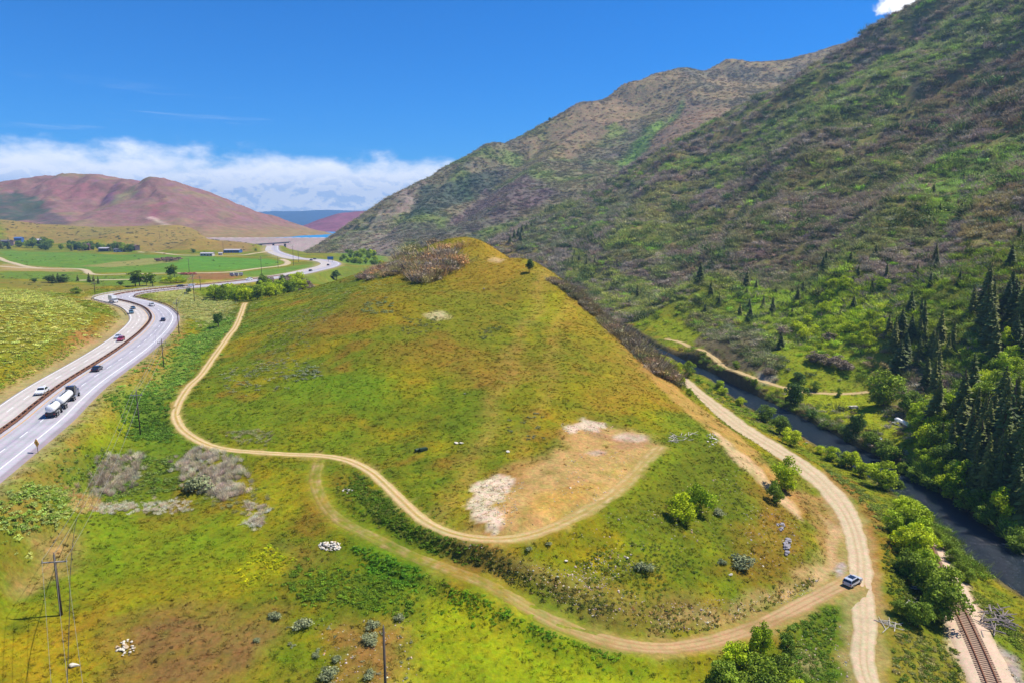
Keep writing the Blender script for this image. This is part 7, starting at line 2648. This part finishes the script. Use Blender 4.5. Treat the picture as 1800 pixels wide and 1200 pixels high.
def stones():
    regs = [([(800, 950), (900, 985), (1020, 1010), (1150, 1060), (1330, 1050), (1440, 1005), (1440, 1040), (1330, 1075), (1250, 1105), (1150, 1110), (1060, 1090), (960, 1050), (860, 1000)], 620),
            ([(835, 855), (925, 845), (905, 915), (900, 938), (850, 895)], 260), ([(990, 1000), (1080, 960), (1130, 1000), (1040, 1040)], 260), ([(1300, 880), (1400, 900), (1420, 990), (1320, 1010)], 220),
            ([(1380, 1120), (1490, 1090), (1500, 1220), (1400, 1220)], 160), ([(985, 742), (1080, 748), (1060, 760), (990, 764)], 160), ([(1000, 800), (1130, 790), (1060, 880), (930, 930)], 200),
            ([(560, 1090), (720, 1090), (740, 1220), (570, 1220)], 160), ([(1180, 640), (1330, 720), (1560, 850), (1540, 850), (1310, 715)], 200), ([(1690, 1100), (1790, 1190), (1800, 1220), (1760, 1200)], 200), ([(1000, 940), (1300, 820), (1330, 960), (1100, 990)], 240)]
    p = np.vstack([poly_pts(r, n_) for r, n_ in regs])
    s = RNG.uniform(0.10, 0.34, len(p)) * np.where(RNG.random(len(p)) < 0.08, 1.8, 1.0)
    m = bpy.data.materials.new('loose_stone')
    n, b = principled(m)
    at = n.add('ShaderNodeAttribute', attribute_name='col', attribute_type='INSTANCER')
    n.l.new(at.outputs['Color'], b.inputs['Base Color'])
    b.inputs['Roughness'].default_value = 0.95
    ms = []
    for i in range(4):
        me = ROCKW[i].copy()
        me.materials.clear()
        me.materials.append(m)
        ms.append(me)
    cc = np.array([A(216, 196, 166), A(200, 168, 126), A(180, 162, 146), A(226, 210, 186)])
    scatter('stones', 'loose pale stones strewn over the slope and bare ground', p, jitter(cc[RNG.integers(0, 4, len(p))], len(p), 0.15), s, ms, m, 0.4, None, 1.0)


stones()
M_WOOD = mat_plain('bleached_wood', tuple(A(214, 204, 186)), 0.95, vary=0.2, scale=4)
M_DRIFT = mat_plain('grey_driftwood', tuple(A(160, 146, 140)), 0.95, vary=0.3, scale=4)


def sticks(name, px, py, wpx, hpx, n, r, ln, mat, label, rise=0.15):
    q = P(px, py)
    a = P(px + wpx / 2, py)[:2] - q[:2]
    b = P(px, py - hpx / 2)[:2] - q[:2]
    root = empty(name, up(q))
    for i in range(n):
        o2 = a * random.uniform(-1, 1) + b * random.uniform(-1, 1)
        z = float(H(*(q[:2] + o2))) - q[2] + r + random.uniform(0, rise)
        t = random.uniform(0, 3.14)
        d_ = Vector((math.cos(t), math.sin(t), random.uniform(-.06, .12))) * random.uniform(0.4, 1) * ln / 2
        c__ = Vector((o2[0], o2[1], z))
        part('branch', mat, root, lambda bm: bm_tube(bm, c__ - d_, c__ + d_, r * random.uniform(0.7, 1.2), r * 0.5, 6))
    return tag(root, label, 'wood')


sticks('brush_pile', 1200, 768, 40, 12, 20, 0.10, 4.0, M_WOOD, 'bleached fallen branches on the grass right of the bare pad')
sticks('driftwood_pile', 1750, 1092, 50, 34, 46, 0.13, 4.5, M_DRIFT, 'grey driftwood heap on the bank between railway and river', 0.9)
sticks('fallen_branches', 1568, 1098, 40, 16, 14, 0.08, 3.5, M_WOOD, 'pale dead branches below the trees by the railway')
sticks('fallen_branches', 1602, 1045, 24, 40, 14, 0.07, 4.0, M_WOOD, 'bleached dead branches among the railway trees')
sticks('drift_logs', 1782, 968, 40, 14, 9, 0.22, 7.0, M_DRIFT, 'bleached logs stranded on the far river bank')
# dark barrel and crate above the two-track
M_OLIVE = mat_plain('dark_green_metal', tuple(A(44, 70, 44)), 0.6, vary=0.2)
q = P(742, 792)
root = empty('feed_trough', up(q), 0.5)
part('tub', M_OLIVE, root, lambda bm: bm_box(bm, (0.3, 0, 0.35), (1.9, 1.0, 0.7), bevel=0.08))
part('barrel', M_OLIVE, root, lambda bm: bm_tube(bm, (-1.6, 0.2, 0.35), (-0.75, 0.5, 0.35), 0.35, k=14))
tag(root, 'dark green trough with a barrel on the lower hill', 'trough')
# meadow furniture
q = P(1500, 717)
root = empty('picnic_table', up(q), 0.2)
part('table_top', M_WOOD, root, lambda bm: bm_box(bm, (0, 0, 0.85), (3.4, 1.4, 0.12)))
for sy in (-1, 1):
    part('bench', M_WOOD, root, lambda bm, sy=sy: bm_box(bm, (0, sy * 1.15, 0.48), (3.4, 0.4, 0.1)))
for sx in (-1, 1):
    part('leg', M_WOOD, root, lambda bm, sx=sx: bm_box(bm, (sx * 1.1, 0, 0.42), (0.14, 2.2, 0.8)))
tag(root, 'brown picnic table on the mown river meadow', 'table')
M_WHITEP = mat_plain('white_enamel', (0.75, 0.76, 0.78), 0.5, vary=0.06)
a_, b_ = P(1575, 743), P(1600, 748)
root = empty('camp_trailer', up((a_ + b_) / 2), math.atan2(b_[1] - a_[1], b_[0] - a_[0]))
ln_ = float(np.linalg.norm((b_ - a_)[:2]))
part('body', M_WHITEP, root, lambda bm: bm_box(bm, (0, 0, 0.8), (ln_, 1.7, 0.7), bevel=0.1))
part('cover', M_WHITEP, root, lambda bm: bm_box(bm, (0, 0, 1.25), (ln_ * 0.98, 1.2, 0.25), bevel=0.1))
for sx in (-1, 1):
    part('wheel', M_TYRE, root, lambda bm, sx=sx: bm_tube(bm, (sx * 0.5, -0.9, 0.35), (sx * 0.5, -0.7, 0.35), 0.35, k=12))
tag(root, 'long low white trailer at the trees of the river meadow', 'trailer')
q = P(1573, 750)
root = empty('swing_set', up(q), 0.2)
for sx in (-1, 0, 1):
    part('leg', M_WHITEP, root, lambda bm, sx=sx: bm_tube(bm, (sx * 2.2, 0, 0), (sx * 2.2 * 0.6, 0, 1.9), 0.07))
part('ridge_pipe', M_WHITEP, root, lambda bm: bm_tube(bm, (-1.32, 0, 1.9), (1.32, 0, 1.9), 0.07))
part('brace', M_WHITEP, root, lambda bm: bm_tube(bm, (-1.3, 0, 1.9), (2.6, -1.4, 0.0), 0.06))
tag(root, 'white pipe swing frame standing on the river meadow', 'swing set')
q = P(1546, 774)
root = empty('rowing_boat', up(q), 1.1)


def hull(bm):
    secs = [(-1.9, 0.5, 0.0), (-0.8, 0.8, -0.05), (0.6, 0.8, -0.05), (1.5, 0.5, 0.1), (2.1, 0.05, 0.35)]
    rings = [[bm.verts.new(v) for v in ((y, -w, 0.75 + k * 0.2), (y, -w * 0.7, 0.2 + k), (y, 0, 0.1 + k), (y, w * 0.7, 0.2 + k), (y, w, 0.75 + k * 0.2))] for y, w, k in secs]
    for a, b in zip(rings[:-1], rings[1:]):
        for i in range(4):
            bm.faces.new((a[i], a[i + 1], b[i + 1], b[i]))
    bm.faces.new(rings[0])


part('hull', M_WHITEP, root, hull)
part('bench', M_WHITEP, root, lambda bm: bm_box(bm, (0, 0, 0.6), (0.4, 1.4, 0.06)))
tag(root, 'small white boat drawn up among the river bank trees', 'boat')
# scrap and stacked pipe by the farm road
q = P(300, 461)
sticks('scrap_heap', 296, 459, 44, 3, 40, 0.9, 9.0, mat_plain('scrap_wood', tuple(A(120, 92, 80)), 0.95, vary=0.3), 'dark brown timber heap at the edge of the green field', 3.0)
sticks('pipe_stack', 330, 483, 26, 2, 24, 0.45, 9.0, mat_plain('red_pipe', tuple(A(170, 90, 76)), 0.7, vary=0.15), 'row of red pipes lying beside the farm road', 1.0)
# lone sagebrush in the foreground
for px, py, s in ((533, 1100, 30), (700, 1088, 16), (654, 1103, 22), (648, 1125, 26), (655, 1132, 18), (593, 1160, 18), (580, 1187, 30), (556, 1155, 14), (487, 1085, 20), (478, 1082, 14), (650, 1187, 20), (452, 1127, 12), (1128, 1002, 28), (1305, 993, 38), (1268, 990, 14), (930, 966, 14), (965, 957, 12), (1262, 903, 20)):
    q = P(px, py)
    w_ = s * (q[1] * CP - q[2] * SP) / FPX
    r_ = empty('sagebrush_plant', up(q))
    r_.scale = (w_ * 1.15, w_ * 1.15, w_ * 0.95)
    r_.rotation_euler = (0, 0, random.uniform(0, 6))
    link(bpy.data.objects.new('foliage', random.choice(SAGE_ME)), r_)
    link(bpy.data.objects.new('stem', SAGE_STEM), r_)
    tag(r_, 'single grey green sagebrush plant on the lower slopes', 'shrub', 'single sagebrush plants')
q = P(352, 862)
r_ = empty('sagebrush_plant', up(q))
w_ = 62 * (q[1] * CP - q[2] * SP) / FPX
r_.scale = (w_ * 0.8, w_ * 0.8, w_ * 0.75)
link(bpy.data.objects.new('foliage', SAGE_ME[0]), r_)
link(bpy.data.objects.new('stem', SAGE_STEM), r_)
tag(r_, 'big round grey green bush among the dry reeds', 'shrub')


# ---- tell alike things apart by counting along what they stand beside
ORD = 'first second third fourth fifth sixth seventh eighth ninth tenth eleventh twelfth thirteenth fourteenth fifteenth sixteenth seventeenth eighteenth nineteenth twentieth twenty-first twenty-second twenty-third twenty-fourth twenty-fifth twenty-sixth'.split()


def relabel(group, phrase, key):
    m = sorted([o for o in COL.objects if o.get('group') == group], key=key)
    for i, o in enumerate(m):
        if i < len(ORD):
            o['label'] = phrase.replace('#', ORD[i])


by_y = lambda o: -o.location.y
relabel('trees along the near river bank', '# green tree along the near river bank, counted downstream from the hill', by_y)
relabel('trees beside the railway', '# tree in the row beside the railway, counted from its far end', by_y)
relabel('willow bushes between railway and river', '# low willow bush between railway and river, counted downstream', by_y)
relabel('trees along the far river bank', '# bushy tree along the far river bank, counted downstream', by_y)
relabel('conifer row in the gully', '# conifer down the gully row behind the hill, counted from its top', by_y)
relabel('scattered conifers on the mountainside', '# lone conifer on the mountainside, counted outward from the grassy hill', lambda o: o.location.x)
relabel('poplars beside the highway', '# tall poplar beside the highway, counted from its sharp bend', lambda o: o.location.x)
relabel('bushes on the highway bank', '# yellow green bush on the highway bank, counted from the poplars', lambda o: o.location.x)
relabel('grey bushes on the terrace', '# grey thicket bush on the terrace, counted from the river lane upward', lambda o: o.location.y)
relabel('single sagebrush plants', '# single sagebrush on the lower slopes, counted outward from the bare pole', lambda o: (o.location.x - q1[0]) ** 2 + (o.location.y - q1[1]) ** 2)
relabel('power poles in the far valley', '# thin power pole in the far valley, counted from the dam towards the knoll', by_y)
relabel('cars on the farthest bend', '# tiny dark car on the last highway bend, counted from the dam', by_y)
relabel('white trailers by the ploughed field', '# small white trailer by the ploughed field, counted from the poplars', lambda o: o.location.x)
relabel('bushes on the gravel road edge', '# small bush on the hill side of the gravel road, counted downstream', by_y)
relabel('dark trees on the valley floor', '# small dark tree on the valley floor, counted from the houses to the dam', lambda o: o.location.x)
relabel('leafless trees in the hollow', '# leafless brown tree in the highway hollow, counted towards the hill', lambda o: o.location.x)
relabel('clump of trees below the dirt road', '# tree of the clump below the dirt road, counted towards the fork', lambda o: o.location.x)
relabel('conifers on the upper right slope', '# dark conifer on the high slope above the dense stand, counted uphill', lambda o: o.location.z)
relabel('green trees on the right slope', '# light green tree on the slope above the conifers, counted uphill', lambda o: o.location.z)
relabel('green trees among the conifers', '# light green tree among the conifers by the meadow, counted downstream', by_y)
relabel('conifers on the green bench', '# small conifer on the green bench, counted outward from the grassy hill', lambda o: o.location.x)
relabel('bright trees on the bench', '# bright green tree on the bench above the lane, counted from the river', lambda o: o.location.x)
relabel('conifer stand above the meadow', '# conifer of the stand above the river meadow, counted uphill', lambda o: o.location.z)
